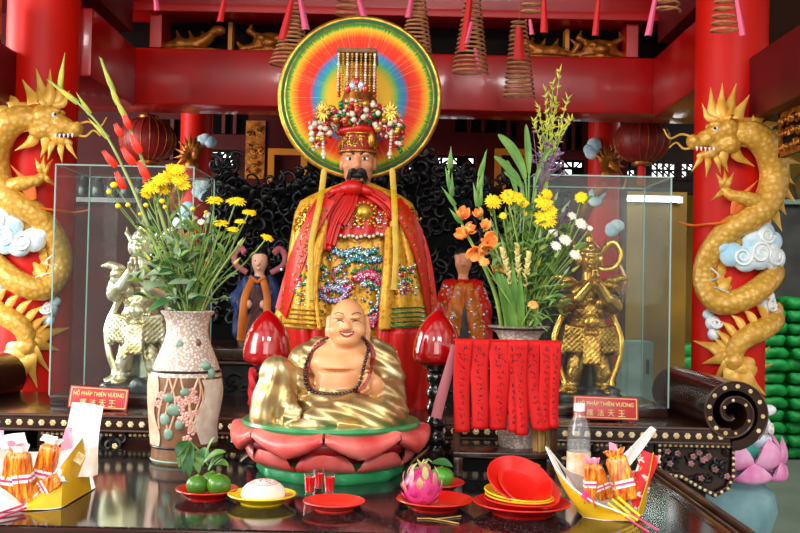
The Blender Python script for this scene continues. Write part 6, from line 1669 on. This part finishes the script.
for (p0, p1, w) in (((204, 462), (226, 452), .012), ((208, 470), (222, 456), .014), ((214, 465), (229, 466), .011), ((205, 458), (215, 437), .005)):
    m = MB(); petal(m, P(*p0, c1.y - .03), P(*p1, c1.y - .05), w, (0, -.008, .012), 0, .0009, 4, 8, .9, fold=.3); part('leaf', m, M['leaf_bright'], root)
# mandarins on the rear plate
fruit(V((c5.x + .020, c5.y - .006, zf)), .034, 'green mandarin with a leaf behind the dragon fruit', 'fruit_mandarin', .86)
fruit(V((c5.x - .046, c5.y + .014, zf)), .030, 'green mandarin mostly hidden left of the dragon fruit', 'fruit_mandarin', .86)
root = thing('mandarin_leaf', 'dark green leaf resting on the green mandarin', 'leaf', P(440, 466, c5.y - .03)); m = MB(); petal(m, P(432, 462, c5.y - .02), P(453, 467, c5.y - .045), .014, (0, -.006, .010), 0, .001, 4, 8, .9, fold=.3); part('blade', m, M['leaf_deep'], root)
part('twig', MB().tube([P(432, 462, c5.y - .02), P(428, 459, c5.y - .01), P(424, 461, c5.y)], .002, 5), M['stem_green'], root)
# dragon fruit
c = V((c4.x - .034, c4.y - .004, zf + .046)); root = thing('dragon_fruit', 'pink dragon fruit with green tipped scales on the red plate', 'fruit', V((c.x, c.y, zf)))
m = MB(); m.ell(c, (.046, .044, .0465), None, 28, 18); part('fruit', m, M['dragonfruit_pink'], root, ang=0)
for i in range(26):
    t = (i + .5) / 26; z = -.8 + 1.62 * t; a = i * 2.39996; q = math.sqrt(max(0, 1 - z * z)) if abs(z) < 1 else .25; n = V((q * math.cos(a), q * math.sin(a), min(z, .93))); b = c + n * .0445
    tn = (V((0, 0, 1)) - n * n.z).normalized(); tip = b + n * (.004 + .007 * t) + tn * (.018 + .010 * t); m = MB(); petal(m, b - tn * .006, tip, .0085, n * .004, 0, .0016, 4, 6, .8); part('scale', m, [M['dragonfruit_pink'] if z < -.1 else M['dragonfruit_green'] if z > .45 else M['dragonfruit_mix']], root)
for k in range(5):
    a = k * 1.256; m = MB(); flame(m, c + V((0, 0, .044)), c + V((.016 * math.cos(a), .016 * math.sin(a), .068)), .006, (0, 0, .003), .5); part('crown_leaf', m, M['dragonfruit_green'], root)
# little glasses with a red drink
for i, (px, py, lab) in enumerate(((309, 495, 'left little glass of red drink before the lotus'), (318, 491, 'middle little glass of red drink, a little behind the others'), (329, 495, 'right little glass of red drink before the lotus'))):
    c = T(px, py); c.y += .012; root = thing('drinking_glass', lab, 'glass', c, 'little glasses of red drink'); h = .056
    m = MB(); m.lathe([(.012, 0), (.0165, h), (.0155, h), (.0112, .006), (.001, .006)], c, 24, cap=False); m.lathe([(.001, .0), (.012, .0)], c, 24, cap=False); part('tumbler', m, M['tumbler_clear'], root)
    m = MB(); m.lathe([(.0108, .0065), (.0142, h * .80), (.001, h * .80)], c, 24); part('drink', m, M['red_drink'], root)
    part('rim', MB().tube([(c.x + .016 * math.cos(k * PI / 12), c.y + .016 * math.sin(k * PI / 12), c.z + h) for k in range(24)], .0010, 5, closed=True), M['tumbler_clear'], root)
# split twig
m = MB(); z = .0022; m.tube([T(417, 518.5, z), T(430, 518.5, z), T(440, 520, z), T(459, 523.5, z)], .0018, 6); m.tube([T(436, 519, z), T(446, 518, z), T(461, 516, z)], .0016, 6); solo('split_twig', m, M['straw'], 'pale forked twig lying on the table in front of the dragon fruit plate', 'twig')
# water bottle
c = T(578, 492); root = thing('water_bottle', 'clear plastic water bottle with a white cap and peach label at the right', 'bottle', c); H_ = (492 - 404) * c.y / 1000; R_ = .032
pr = [(.001, 0), (.027, 0), (.031, .008), (R_, .02), (R_, .06), (.030, .064), (R_, .068), (R_, .10), (.0305, .104), (R_, .108), (R_, H_ * .62), (.030, H_ * .70), (.023, H_ * .80), (.0145, H_ * .87), (.013, H_ * .90), (.013, H_ * .93)]
m = MB(); m.lathe(pr, c, 36, cap=False); part('shell', m, M['bottle_clear'], root)
m = MB(); m.lathe([(.001, .004), (.0295, .006), (.0305, .02), (.0305, .10), (.0305, H_ * .58), (.001, H_ * .58)], c, 32); part('water', m, M['bottle_water'], root)
m = MB(); m.lathe([(R_ + .0006, .022), (R_ + .0006, H_ * .46)], c, 36, cap=False); part('label', m, M['label_peach'], root)
m = MB(); m.lathe([(.001, H_), (.0135, H_), (.0150, H_ - .003), (.0150, H_ * .915), (.001, H_ * .915)], c, 28, fn=lambda a, z: 1 + .02 * math.cos(14 * a)); part('cap', m, M['cap_white'], root)
# ---- folded paper trays with wrapped candles
def pouch(c, w, d, h, R, label, mt='packet_orange', tw=True):
    """clear-wrapped block of orange candles with a paper band and crimped ends"""
    c = V(c); root = thing('wrapped_packet', label, 'packet', c, 'wrapped offering packets'); rr = random.Random(int(abs(c.x) * 9999) % 997)
    m = MB(); ph = rr.uniform(0, 6)
    def sq(a): return 1 / max(abs(math.cos(a)), abs(math.sin(a)), .72) * .80
    def fn(a, z): return sq(a) * (1 + .035 * math.sin(14 * a + ph) + .045 * math.sin(7 * a + z * 140 + ph) + .03 * math.sin(z * 260 + 3 * a))
    prof = [(.001, 0), (.44, .0), (.5, .03), (.51, .3), (.5, .6), (.49, .84), (.44, .93), (.30, .97), (.001, .975)]
    m.lathe([(r_, z * h) for r_, z in prof], c, 44, R=R, sx=w, sy=d, fn=fn); bd = part('packet', m, M[mt], root, ang=0)
    lo_ = rr.choice((.28, .40, .50)); 
    for t, th, mm in ((lo_, .16, 'cap_white'), (lo_ + .055, .05, 'packet_pink')):
        m = MB(); k = .525 if mm == 'cap_white' else .533
        m.lathe([(k, t * h), (k + .008, (t + th / 2) * h), (k, (t + th) * h)], c, 44, R=R, sx=w, sy=d, fn=lambda a, z: sq(a) * (1 + .03 * math.sin(7 * a + z * 140 + ph)), cap=False); part('band', m, M[mm], root, ang=0)
    if tw:   # flat crimped fin along the top
        m = MB(); q = c + R @ V((0, 0, h * .95))
        m.grid(lambda u, v: q + R @ V(((u - .5) * w * (.55 + .35 * v), d * .10 * math.sin(u * 13 + ph) * (1 + v), h * (.0 + .15 * v + .02 * math.sin(u * 9)))), 16, 4, 0, .0012); part('crimped_end', m, M[rr.choice(('paper_white', 'paper_pink', 'packet_orange'))], root, ang=0)
    return root
def sheet(name, pts4, mt, label, cat, wave=.003, thick=.0014, mats=None):
    a, b, c, d = [V(p) for p in pts4]; m = MB(); ph = random.random() if 0 else .7
    n = (b - a).cross(d - a).normalized(); m.grid(lambda u, v: (a * (1 - u) + b * u) * (1 - v) + (d * (1 - u) + c * u) * v + n * wave * (math.sin(5 * u + ph) + math.sin(4 * v + 6 * u)), 10, 12, 0, thick)
    return solo(name, m, M[mt], label, cat)
def tray(c, L_, W_, rot, lh, rh, label):
    """paper tray folded like a boat, tips raised by lh and rh"""
    c = V(c); R = rotm('Z', rot); root = thing('paper_tray', label, 'tray', c)
    def fn(u, v, o=0):
        a = u * 2 - 1; b = v * 2 - 1; t = abs(a); wd = W_ * (1 - .93 * t ** 1.7); rise = (lh if a < 0 else rh) * max(0, (t - .25) / .75) ** 1.35; sd = .045 * abs(b) ** 1.3 * (1 - t ** 2) + .012 * abs(b) * t
        return c + R @ V((L_ * a * (1 - .06 * t), wd * b, .0025 + o + rise + sd))
    m = MB(); m.grid(lambda u, v: fn(u, v), 40, 16, 0, .0018); part('outer_paper', m, M['paper_yellow'], root, ang=30)
    m = MB(); m.grid(lambda u, v: fn(u, .03 + .94 * v, .0032), 40, 16, 0, .0008); part('inner_paper', m, M['paper_white'], root, ang=30)
    m = MB()
    for v in (0, 1): m.tube([fn(i / 40, v, .001) for i in range(41)], .0018, 6)
    part('white_edge', m, M['cap_white'], root)
    return root
def sheets(root, name, A, B, mt, n=14, wave=.002, thick=.0016):
    """paper face lofted between two paths"""
    A = [V(p) for p in A]; B = [V(p) for p in B]
    def along(L_, t):
        i = min(int(t * (len(L_) - 1)), len(L_) - 2); f = t * (len(L_) - 1) - i; return L_[i].lerp(L_[i + 1], f)
    m = MB(); m.grid(lambda u, v: along(A, u).lerp(along(B, u), v) + V((0, wave * math.sin(7 * u + 5 * v), wave * .5 * math.sin(9 * u))), n, 8, 0, thick); return part(name, m, M[mt], root, ang=35)
def F(px, py, dy=0.0, dz=.002):
    q = T(px, py, dz); q.y += 0; 
    if dy: q = q + V((q.x / q.y * 0, dy, 0))
    return q
root = thing('paper_tray', 'yellow paper tray folded like a boat at the right, filled with orange packets', 'tray', T(610, 519))
y1 = T(600, 520).y; rimN = [P(546, 447, y1 + .10), P(556, 468, y1 + .05), P(572, 487, y1 + .012), P(592, 501, y1 - .012), P(614, 510, y1 - .016), P(634, 518, y1 - .016)]
botN = [P(547, 449, y1 + .105), P(560, 481, y1 + .07), F(581, 516), F(600, 519), F(618, 520.5), F(636, 521.5)]
far = [P(552, 452, y1 + .13), P(566, 480, y1 + .13), F(590, 508, .10), F(606, 508, .12), F(622, 508, .12), F(640, 508, .10)]
sheets(root, 'front_face', rimN, botN, 'paper_yellow'); sheets(root, 'front_lining', [p + V((0, .003, 0)) for p in rimN], [p + V((0, .005, .002)) for p in botN], 'paper_white'); sheets(root, 'bottom', botN, far, 'paper_white')
sheets(root, 'rear_face', [P(548, 447, y1 + .11), P(566, 470, y1 + .15), P(592, 478, y1 + .16), P(618, 474, y1 + .16), P(640, 470, y1 + .14)], far[:1] + far[2:], 'paper_white')
sheets(root, 'right_end', [F(636, 521.5), P(644, 512, y1 + .04), F(640, 508, .10)], [P(650, 472, y1 + .0), P(654, 452, y1 + .05), P(648, 462, y1 + .12)], 'paper_yellow')
part('white_edge', MB().tube([tuple(q) for q in spl([tuple(p) for p in rimN], 5)], .0024, 6), M['cap_white'], root)
def q_(px, py, y): return P(px, py, y)
pk = [(589, 503, 2.43, .034, .03, .100, 0, 4, 'slim orange packet standing at the left inside the right tray'), (606, 498, 2.50, .050, .04, .088, -22, 0, 'orange packet leaning in the middle of the right tray'),
      (627, 500, 2.44, .062, .045, .112, -14, -8, 'largest orange packet, upright in the right tray'), (614, 503, 2.46, .05, .036, .075, 40, 0, 'short orange packet slanting across the right tray'), (638, 500, 2.49, .044, .035, .09, 10, 5, 'orange packet at the right end of the right tray')]
for (px, py, y, w, d, h, ry, rx, lab) in pk: p = P(px, py, y); p.z = max(p.z, ZT + .016); pouch(p, w, d, h, rotm('Y', ry) @ rotm('X', rx), lab)
sheet('printed_paper', (P(632, 516, 2.415), P(631, 486, 2.47), P(642, 450, 2.50), P(661, 457, 2.46)), 'paper_red', 'red and white printed paper sticking out at the right end of the right tray', 'paper')
sheet('printed_paper', (P(622, 455, 2.48), P(630, 466, 2.48), P(657, 430, 2.50), P(651, 426, 2.50)), 'paper_white', 'pale printed paper strip standing up over the right tray', 'paper')
sheet('folded_paper', (P(610, 462, 2.50), P(622, 462, 2.50), P(616, 444, 2.51), P(609, 442, 2.51)), 'paper_pink', 'small pinkish folded paper standing in the middle of the right tray', 'paper')
sheet('pink_wrapper', (P(581, 497, 2.41), P(596, 508, 2.40), P(594, 500, 2.40), P(584, 489, 2.41)), 'packet_pink', 'pink striped wrapper at the left end inside the right tray', 'wrapper')
for i, (a, b, lab) in enumerate((((608, 504), (634, 523), 'yellow joss stick lying lowest in the right tray'), ((612, 500), (638, 521), 'yellow joss stick lying second in the right tray'), ((618, 498), (640, 517), 'yellow joss stick lying highest in the right tray'))):
    solo('joss_stick', MB().tube([P(*a, 2.42) + V((0, 0, .002)), P(*b, 2.385) + V((0, 0, .002))], .0034, 6), M['petal_yellow'], lab, 'stick', 'yellow joss sticks in the right tray')
for i, (a, b, lab) in enumerate((((625, 517), (652, 534), 'red stick at the lower left, poking out of the right tray'), ((630, 513), (658, 530), 'red stick at the upper right, poking out of the right tray'))):
    solo('red_stick', MB().tube([P(*a, 2.35), P(*b, 2.30)], .0022, 6), M['packet_pink'], lab, 'stick', 'red sticks of the right tray')
root = thing('paper_tray', 'yellow paper tray folded like a boat at the far left, filled with orange packets', 'tray', T(40, 510))
y1 = T(50, 509).y; A_ = [P(82, 437, y1 + .09), P(66, 458, y1 + .05), P(46, 484, y1 + .015), P(24, 507, y1 - .005)]; B_ = [F(92, 490), F(62, 508), F(44, 509.5), F(21, 510.5)]
sheets(root, 'front_face', A_, B_, 'paper_yellow'); sheets(root, 'front_lining', [p + V((0, .003, 0)) for p in A_], [p + V((-.004, .006, .002)) for p in B_], 'paper_white')
C_ = [F(92, 490, .03), F(62, 490, .12), F(30, 490, .14), F(-20, 490, .14)]
sheets(root, 'bottom', B_ , C_, 'paper_white')
sheets(root, 'rear_face', [P(82, 437, y1 + .09), P(58, 452, y1 + .22), P(24, 452, y1 + .26), P(-30, 440, y1 + .28)], C_, 'paper_white')
sheets(root, 'left_face', [P(24, 507, y1 - .005), P(6, 490, y1 - .02), P(-30, 470, y1 + .02)], [F(21, 510.5), F(2, 512), F(-40, 512)], 'paper_white')
part('white_edge', MB().tube([tuple(q) for q in spl([tuple(p) for p in A_], 5)], .0026, 6), M['cap_white'], root)
sh = MB(); q = P(80, 458, y1 + .07); sh.box(q + V((0, -.004, 0)), (.022, .0015, .026), rotm('Y', 30)); part('foil_square', sh, M['nacre'], root)
pk = [(10, 505, 2.44, .056, .042, .125, 6, 0, 'upright orange packet at the left edge of the left tray'), (26, 504, 2.42, .052, .042, .122, -6, 6, 'tall orange packet in the front middle of the left tray'), (40, 490, 2.47, .058, .042, .118, 12, 0, 'orange packet leaning right in the left tray'),
      (30, 496, 2.43, .044, .034, .085, 58, 0, 'orange packet lying across the left tray'), (-8, 500, 2.44, .04, .034, .1, -10, 0, 'orange packet half outside the picture in the left tray')]
for (px, py, y, w, d, h, ry, rx, lab) in pk: p = P(px, py, y); p.z = max(p.z, ZT + .016); pouch(p, w, d, h, rotm('Y', ry) @ rotm('X', rx), lab)
sheet('white_paper', (P(62, 480, 2.52), P(96, 474, 2.52), P(102, 405, 2.58), P(72, 402, 2.58)), 'paper_white', 'tall white paper sheet standing up at the right end of the left tray', 'paper', .011)
sheet('folded_paper', (P(60, 452, 2.50), P(72, 448, 2.50), P(72, 428, 2.51), P(66, 427, 2.51)), 'paper_pink', 'small pink and white folded paper between the packets and the tall sheet', 'paper')
sheet('folded_paper', (P(2, 450, 2.50), P(28, 446, 2.50), P(24, 432, 2.52), P(0, 436, 2.52)), 'paper_white', 'white folded paper behind the packets at the far left', 'paper')
sheet('white_paper', (P(40, 440, 2.48), P(56, 442, 2.48), P(58, 437, 2.48), P(44, 434, 2.48)), 'cap_white', 'short white paper strip lying over the packets of the left tray', 'paper')
for i, (a, b, lab) in enumerate((((-4, 519), (26, 508), 'lower red stick at the front left edge of the table'), ((-4, 514), (24, 505), 'upper red stick at the front left edge of the table'))):
    pa = T(*a, .006); pb = T(*b, .012); solo('red_stick', MB().tube([pa, pb], .0026, 6), M['packet_pink'], lab, 'stick', 'red sticks by the left tray')
# ------------------------------------------------------------ hanging incense coils
def coil(px0, py0, px1, py1, w0, w1, Y, label, turns=9, tags=()):
    """conical spiral of incense from its top at px0, py0 to its widest turn at px1, py1"""
    a = P(px0, py0, Y); b = P(px1, py1, Y); s = Y / 1000; root = thing('incense_coil', label, 'incense coil', (a.x, Y, b.z), 'hanging incense coils'); pts = []; n = turns * 26
    for i in range(n + 1):
        t = i / n; r = (w0 + (w1 - w0) * t) / 2 * s; c = a.lerp(b, t); pts.append((c.x + r * math.cos(i * 2 * PI / 26), Y + r * math.sin(i * 2 * PI / 26), c.z))
    part('spiral', MB().tube(pts, .0050, 6), M['incense_wood'], root)
    top = V((a.x, Y, 3.446)); part('string', MB().tube([top, a], .0015, 5), M['incense_wood'], root)
    for (x0, y0, x1, y1, w, mt) in tags:
        m = MB(); p0 = P(x0, y0, Y - .05); p1 = P(x1, y1, Y - .05)
        m.grid(lambda u, v: p0.lerp(p1, v) + V(((u - .5) * w * s * (.55 + .45 * v), -.012 * math.sin(PI * u), 0)), 6, 6, 0, .002); part('paper_tag', m, M[mt], root)
coil(299, 2, 288, 66, 8, 38, 4.35, 'incense coil hanging left of the halo', 15, [(300, -2, 306, 30, 7, 'tag_pink'), (292, 0, 282, 40, 8, 'tag_red')])
coil(348, -40, 350, 18, 10, 30, 4.5, 'incense coil hanging at the top behind the halo, left of centre', 8, [(358, -4, 365, 20, 7, 'tag_pink')])
coil(420, -10, 414, 58, 8, 36, 4.5, 'incense coil hanging behind the upper right of the halo', 16, [(412, -4, 408, 18, 6, 'tag_pink')])
coil(473, -18, 470, 74, 10, 36, 4.6, 'incense coil with a red and pink tag, first to the right of the halo', 20, [(470, -2, 463, 52, 9, 'tag_red'), (472, 22, 465, 44, 7, 'tag_pink'), (475, 48, 480, 72, 5, 'tag_pink')])
coil(519, 20, 519, 98, 14, 31, 4.7, 'incense coil with a fat red tag in front of the lower beam', 17, [(519, 27, 519, 60, 11, 'tag_red')])
coil(534, -40, 532, 15, 10, 22, 4.3, 'incense coil cut by the top edge, right of the fat red tag', 8, [(544, 0, 544, 33, 7, 'tag_red'), (530, 20, 532, 35, 4, 'tag_pink')])
coil(666, -44, 668, 12, 8, 24, 4.0, 'incense coil cut by the top edge, left of the right column', 8, [(656, -6, 648, 36, 6, 'tag_pink')])
coil(724, -30, 726, 34, 10, 30, 3.9, 'incense coil hanging in front of the right column', 9, [(736, -4, 743, 36, 6, 'tag_pink')])
for (x0, y0, x1, y1, w, mt, Y, lab) in [(226, -8, 220, 22, 6, 'tag_red', 4.2, 'red paper tag hanging alone at the top left'), (599, -6, 595, 36, 6, 'tag_red', 4.2, 'red paper tag hanging alone at the top right'), (155, -8, 157, 11, 5, 'tag_pink', 4.2, 'short pink paper tag hanging at the top above the left beast')]:
    root = thing('paper_tag', lab, 'tag', P(x1, y1, Y)); p0 = P(x0, y0, Y); p1 = P(x1, y1, Y); m = MB(); s = Y / 1000
    m.grid(lambda u, v: p0.lerp(p1, v) + V(((u - .5) * w * s * (.55 + .45 * v), -.012 * math.sin(PI * u), 0)), 6, 6, 0, .002); part('paper', m, M[mt], root); part('string', MB().tube([(p0.x, p0.y, 3.446), p0], .0015, 5), M['incense_wood'], root)
# ------------------------------------------------------------ lanterns
def lantern(px, py, Y, w, label):
    c = P(px, py, Y); r = w / 2 * Y / 1000; root = thing('paper_lantern', label, 'lantern', c, 'round red lanterns'); m = MB(); n = 14
    m.lathe([(max(.03, r * math.sin(t)), -r * .82 * math.cos(t)) for t in np.linspace(.28, PI - .28, n)], c, 40, fn=lambda a, z: 1 - .03 * abs(math.sin(10 * a)), cap=True); part('shade', m, M['lantern_red'], root)
    m = MB()
    for k in range(20): a = 2 * PI * k / 20; m.tube([(c.x + r * 1.0 * math.sin(t) * math.cos(a), c.y + r * 1.0 * math.sin(t) * math.sin(a), c.z - r * .82 * math.cos(t)) for t in np.linspace(.3, PI - .3, 12)], .003, 4)
    part('ribs', m, M['gold_carving'], root, ang=0)['kind'] = 'stuff'
    for z, nm in ((.80, 'top_cap'), (-.80, 'bottom_cap')): part(nm, MB().lathe([(r * .34, -.012), (r * .36, 0), (r * .34, .012)], (c.x, c.y, c.z + r * z), 24), M['gold_carving'], root)
    part('cord', MB().tube([(c.x, c.y, c.z + r * .8), (c.x, c.y, 3.446)], .004, 5), M['black'], root)
    part('tassel', MB().lathe([(.006, 0), (.022, -.02), (.028, -.12), (.02, -.13)], (c.x, c.y, c.z - r * .8), 12), M['tag_red'], root)
lantern(148, 140, 5.9, 56, 'round red lantern behind the left flowers and the beam'); lantern(642, 141, 5.9, 56, 'round red lantern between the right column and the inner column')
# ------------------------------------------------------------ stacked green sacks
def sack_mesh():
    m = MB(); cl = Clay(.03); cl.box((0, 0, .06), (.32, .22, .055), rd=.05); cl.disp = lambda p, lab: .014 * np.sin(p[..., 0] * 22 + 3 * np.sin(p[..., 1] * 9)) * np.sin(p[..., 2] * 40 + p[..., 0] * 11)
    return cl.mesh(.022)
sk = sack_mesh(); proto = None; sr = random.Random(4)
Ysk = 9.55; cols = [(2.66, 9), (3.32, 12), (3.98, 13), (4.6, 13)]
names = ['in the stack hidden behind the dragon column', 'in the stack behind the right column', 'in the stack right of the right column', 'in the stack at the far right edge']
ords = ['bottom', 'second', 'third', 'fourth', 'fifth', 'sixth', 'seventh', 'eighth', 'ninth', 'tenth', 'eleventh', 'twelfth', 'thirteenth']
for ci, (x, n) in enumerate(cols):
    for k in range(n):
        loc = V((x + sr.uniform(-.02, .02), Ysk + sr.uniform(-.03, .03), .001 + k * .1165)); lab = 'green woven sack, %s from the floor, %s' % (ords[k] if k else 'lowest', names[ci])
        if proto is None:
            o = mesh_obj('grain_sack', sk, M['sack_green'], None, V((0, 0, 0)), 0); o.location = loc; proto = o; tag(o, lab, 'sack', 'green sacks piled along the wall')
        else: o = copy_tree(proto, loc, label=lab)
        o.rotation_euler = (0, 0, sr.uniform(-.05, .05) + (PI if sr.random() < .5 else 0))
# ------------------------------------------------------------ grey cabinet behind the right case
a = P(624, 420, 6.9); b = P(654, 342, 6.9); root = thing('metal_cabinet', 'pale grey green metal cabinet behind the right glass case', 'cabinet', ((a.x + b.x) / 2, 7.05, 0))
part('body', MB().box2((a.x - .02, 6.9, .04), (b.x, 7.15, b.z), 0, .008), M['cabinet_grey'], root); part('door', MB().box2((a.x + .02, 6.885, .1), (b.x - .015, 6.899, b.z - .03), 0, .003), M['cabinet_grey'], root)
part('handle', MB().box2((b.x - .055, 6.865, b.z - .22), (b.x - .04, 6.884, b.z - .12), 0, .003), M['stone_grey'], root); part('plinth', MB().box2((a.x, 6.92, 0), (b.x - .01, 7.13, .04)), M['black'], root)
# fluorescent tube on the rear right screen
a = P(624, 199, 9.1); b = P(678, 200, 9.1); root = thing('tube_lamp', 'lit white fluorescent tube above the right glass case', 'lamp', ((a.x + b.x) / 2, 9.1, a.z)); part('tube', MB().tube([a, b], .013, 12), M['tube_light'], root)
part('batten', MB().box2((a.x - .03, 9.125, a.z - .02), (b.x + .03, 9.16, a.z + .04)), M['cap_white'], root)
for x in (a.x - .02, b.x + .02): part('end_cap', MB().box2((x - .02, 9.08, a.z - .03), (x + .02, 9.13, a.z + .03)), M['cap_white'], root)
struct('trim_40', MB().box2((a.x - .1, 9.161, 0), (b.x + .1, 9.2, 2.46)), M['ochre_wall'])
# dark stone shrine at far right behind the column
a = P(772, 296, 10.2); root = thing('stone_shrine', 'dark grey stone side shrine at the far right beyond the red column', 'shrine', (a.x + .6, 10.35, 0)); x0 = a.x - .1; x1 = a.x + .85
part('block', MB().box2((x0, 10.2, 0), (x1, 10.5, P(780, 205, 10.2).z), 0, .02), M['stone_grey'], root); part('ledge', MB().box2((x0 - .05, 10.1, P(780, 205, 10.2).z), (x1, 10.55, P(780, 200, 10.2).z), 0, .01), M['cabinet_grey'], root)
m = MB(); z = P(780, 200, 10.2).z; rr = random.Random(12)
for k in range(6): c0 = V((x0 + .15 + k * .13, 10.35, z)); m = MB(); m.tube([c0, c0 + V((rr.uniform(-.1, .1), 0, .2)), c0 + V((rr.uniform(-.25, .25), -.05, .35 + .2 * rr.random()))], [.02, .008], 6); part('carved_branch', m, M['gold_carving' if k % 3 == 0 else 'stone_grey'], root)
# dark jars on a shelf behind the left dragon
y = 6.6; zt_ = P(95, 200, y).z; a = P(78, 200, y); b = P(150, 200, y); root = thing('back_shelf', 'dark wooden shelf behind the left glass case', 'shelf', ((a.x + b.x) / 2, y, 0)); part('board', MB().box2((a.x - .5, y - .2, zt_ - .03), (b.x, y + .2, zt_)), M['altar_wood'], root)
for x in (a.x - .45, b.x - .04): part('upright', MB().box2((x, y - .18, 0), (x + .04, y + .18, zt_ - .03)), M['altar_wood'], root)
for i, px in enumerate((84, 98, 112, 126, 140)):
    c = P(px, 200, y); c.z = zt_; m = MB(); m.lathe([(.03, 0), (.05, .04), (.048, .09), (.025, .13), (.03, .15)], c, 20); root = thing('small_jar', ('dark jar on the back shelf nearest the left dragon', 'second dark jar on the back shelf from the left', 'middle dark jar on the back shelf', 'fourth dark jar on the back shelf from the left', 'last dark jar on the back shelf by the flowers')[i], 'jar', c, 'dark jars on the back shelf'); part('jar', m, M['rock_dark'], root); part('lid', MB().ell(c + V((0, 0, .155)), (.028, .028, .012)), M['stone_grey'], root)
# ------------------------------------------------------------ light
w = bpy.data.worlds.new('courtyard daylight'); SC.world = w; w.use_nodes = True
nt = w.node_tree; N = nt.nodes; L = nt.links; bg = N['Background']
tc = N.new('ShaderNodeTexCoord'); sp = N.new('ShaderNodeSeparateXYZ'); L.new(tc.outputs['Generated'], sp.inputs[0])
rp = N.new('ShaderNodeValToRGB'); mr = N.new('ShaderNodeMapRange'); L.new(sp.outputs[2], mr.inputs[0]); mr.inputs[1].default_value = -1; mr.inputs[2].default_value = 1
L.new(mr.outputs[0], rp.inputs[0]); e = rp.color_ramp.elements
e[0].position = .44; e[0].color = (.16, .15, .14, 1); e[1].position = .56; e[1].color = (1.0, .97, .92, 1)
q = e.new(.5); q.color = (.35, .34, .32, 1)
nz = N.new('ShaderNodeTexNoise'); nz.inputs['Scale'].default_value = 2.6; nz.inputs['Detail'].default_value = 3; L.new(tc.outputs['Generated'], nz.inputs['Vector'])
r2 = N.new('ShaderNodeValToRGB'); L.new(nz.outputs['Fac'], r2.inputs[0]); r2.color_ramp.elements[0].position = .42; r2.color_ramp.elements[0].color = (.25, .25, .25, 1)
r2.color_ramp.elements[1].position = .6; r2.color_ramp.elements[1].color = (1.5, 1.5, 1.5, 1)
mx = N.new('ShaderNodeMix'); mx.data_type = 'RGBA'; mx.blend_type = 'MULTIPLY'; mx.inputs[0].default_value = 1
L.new(rp.outputs[0], mx.inputs[6]); L.new(r2.outputs[0], mx.inputs[7]); L.new(mx.outputs[2], bg.inputs[0]); bg.inputs[1].default_value = 1.0
def area(name, loc, aim, sx, sy, power, col=(1, 1, 1)):
    d = bpy.data.lights.new(name, 'AREA'); d.shape = 'RECTANGLE'; d.size = sx; d.size_y = sy; d.energy = power; d.color = col
    o = bpy.data.objects.new(name, d); COL.objects.link(o); o.location = loc
    o.rotation_euler = (V(aim) - V(loc)).to_track_quat('-Z', 'Y').to_euler(); return o
area('assumed_left_daylight', (-4.2, 1.2, 2.6), (-.7, 3.6, 1.4), 2.2, 2.4, 170, (1, .98, .95))  # assumed daylight from the left: added area lamp out of view, no doorway built
for x_ in (-2.1, .65, 1.8): area('added_beam_highlight_lamp', (x_, -2.6, 4.35), (x_ * .2, 4, 1.6), .55, .75, 48, (1, .98, .96))  # small unseen area lamps added to put highlights on the red beams
area('added_front_fill', (-.4, -2.8, 2.4), (0, 4, 1.3), 2.3, 2.0, 45, (1, .98, .96))  # added fill lamp behind the camera, no doorway stands here
area('assumed_side_daylight', (-4.6, 4.6, 2.6), (.5, 4.6, 1.7), 2.0, 2.4, 190, (1, .98, .95))  # area lamp added for assumed side daylight, lifts the dim rear and left column
area('inner_hall_fill', (3.2, 8.0, 3.3), (2.6, 9.0, .5), 2.4, 2.0, 80, (1, 1, .97))  # added fill lamp under the ceiling, brightens the sacks and rear hall
SC.view_settings.view_transform = 'Standard'; SC.view_settings.look = 'None'; SC.view_settings.gamma = 1
SC.view_settings.exposure = .45; SC.view_settings.use_curve_mapping = False
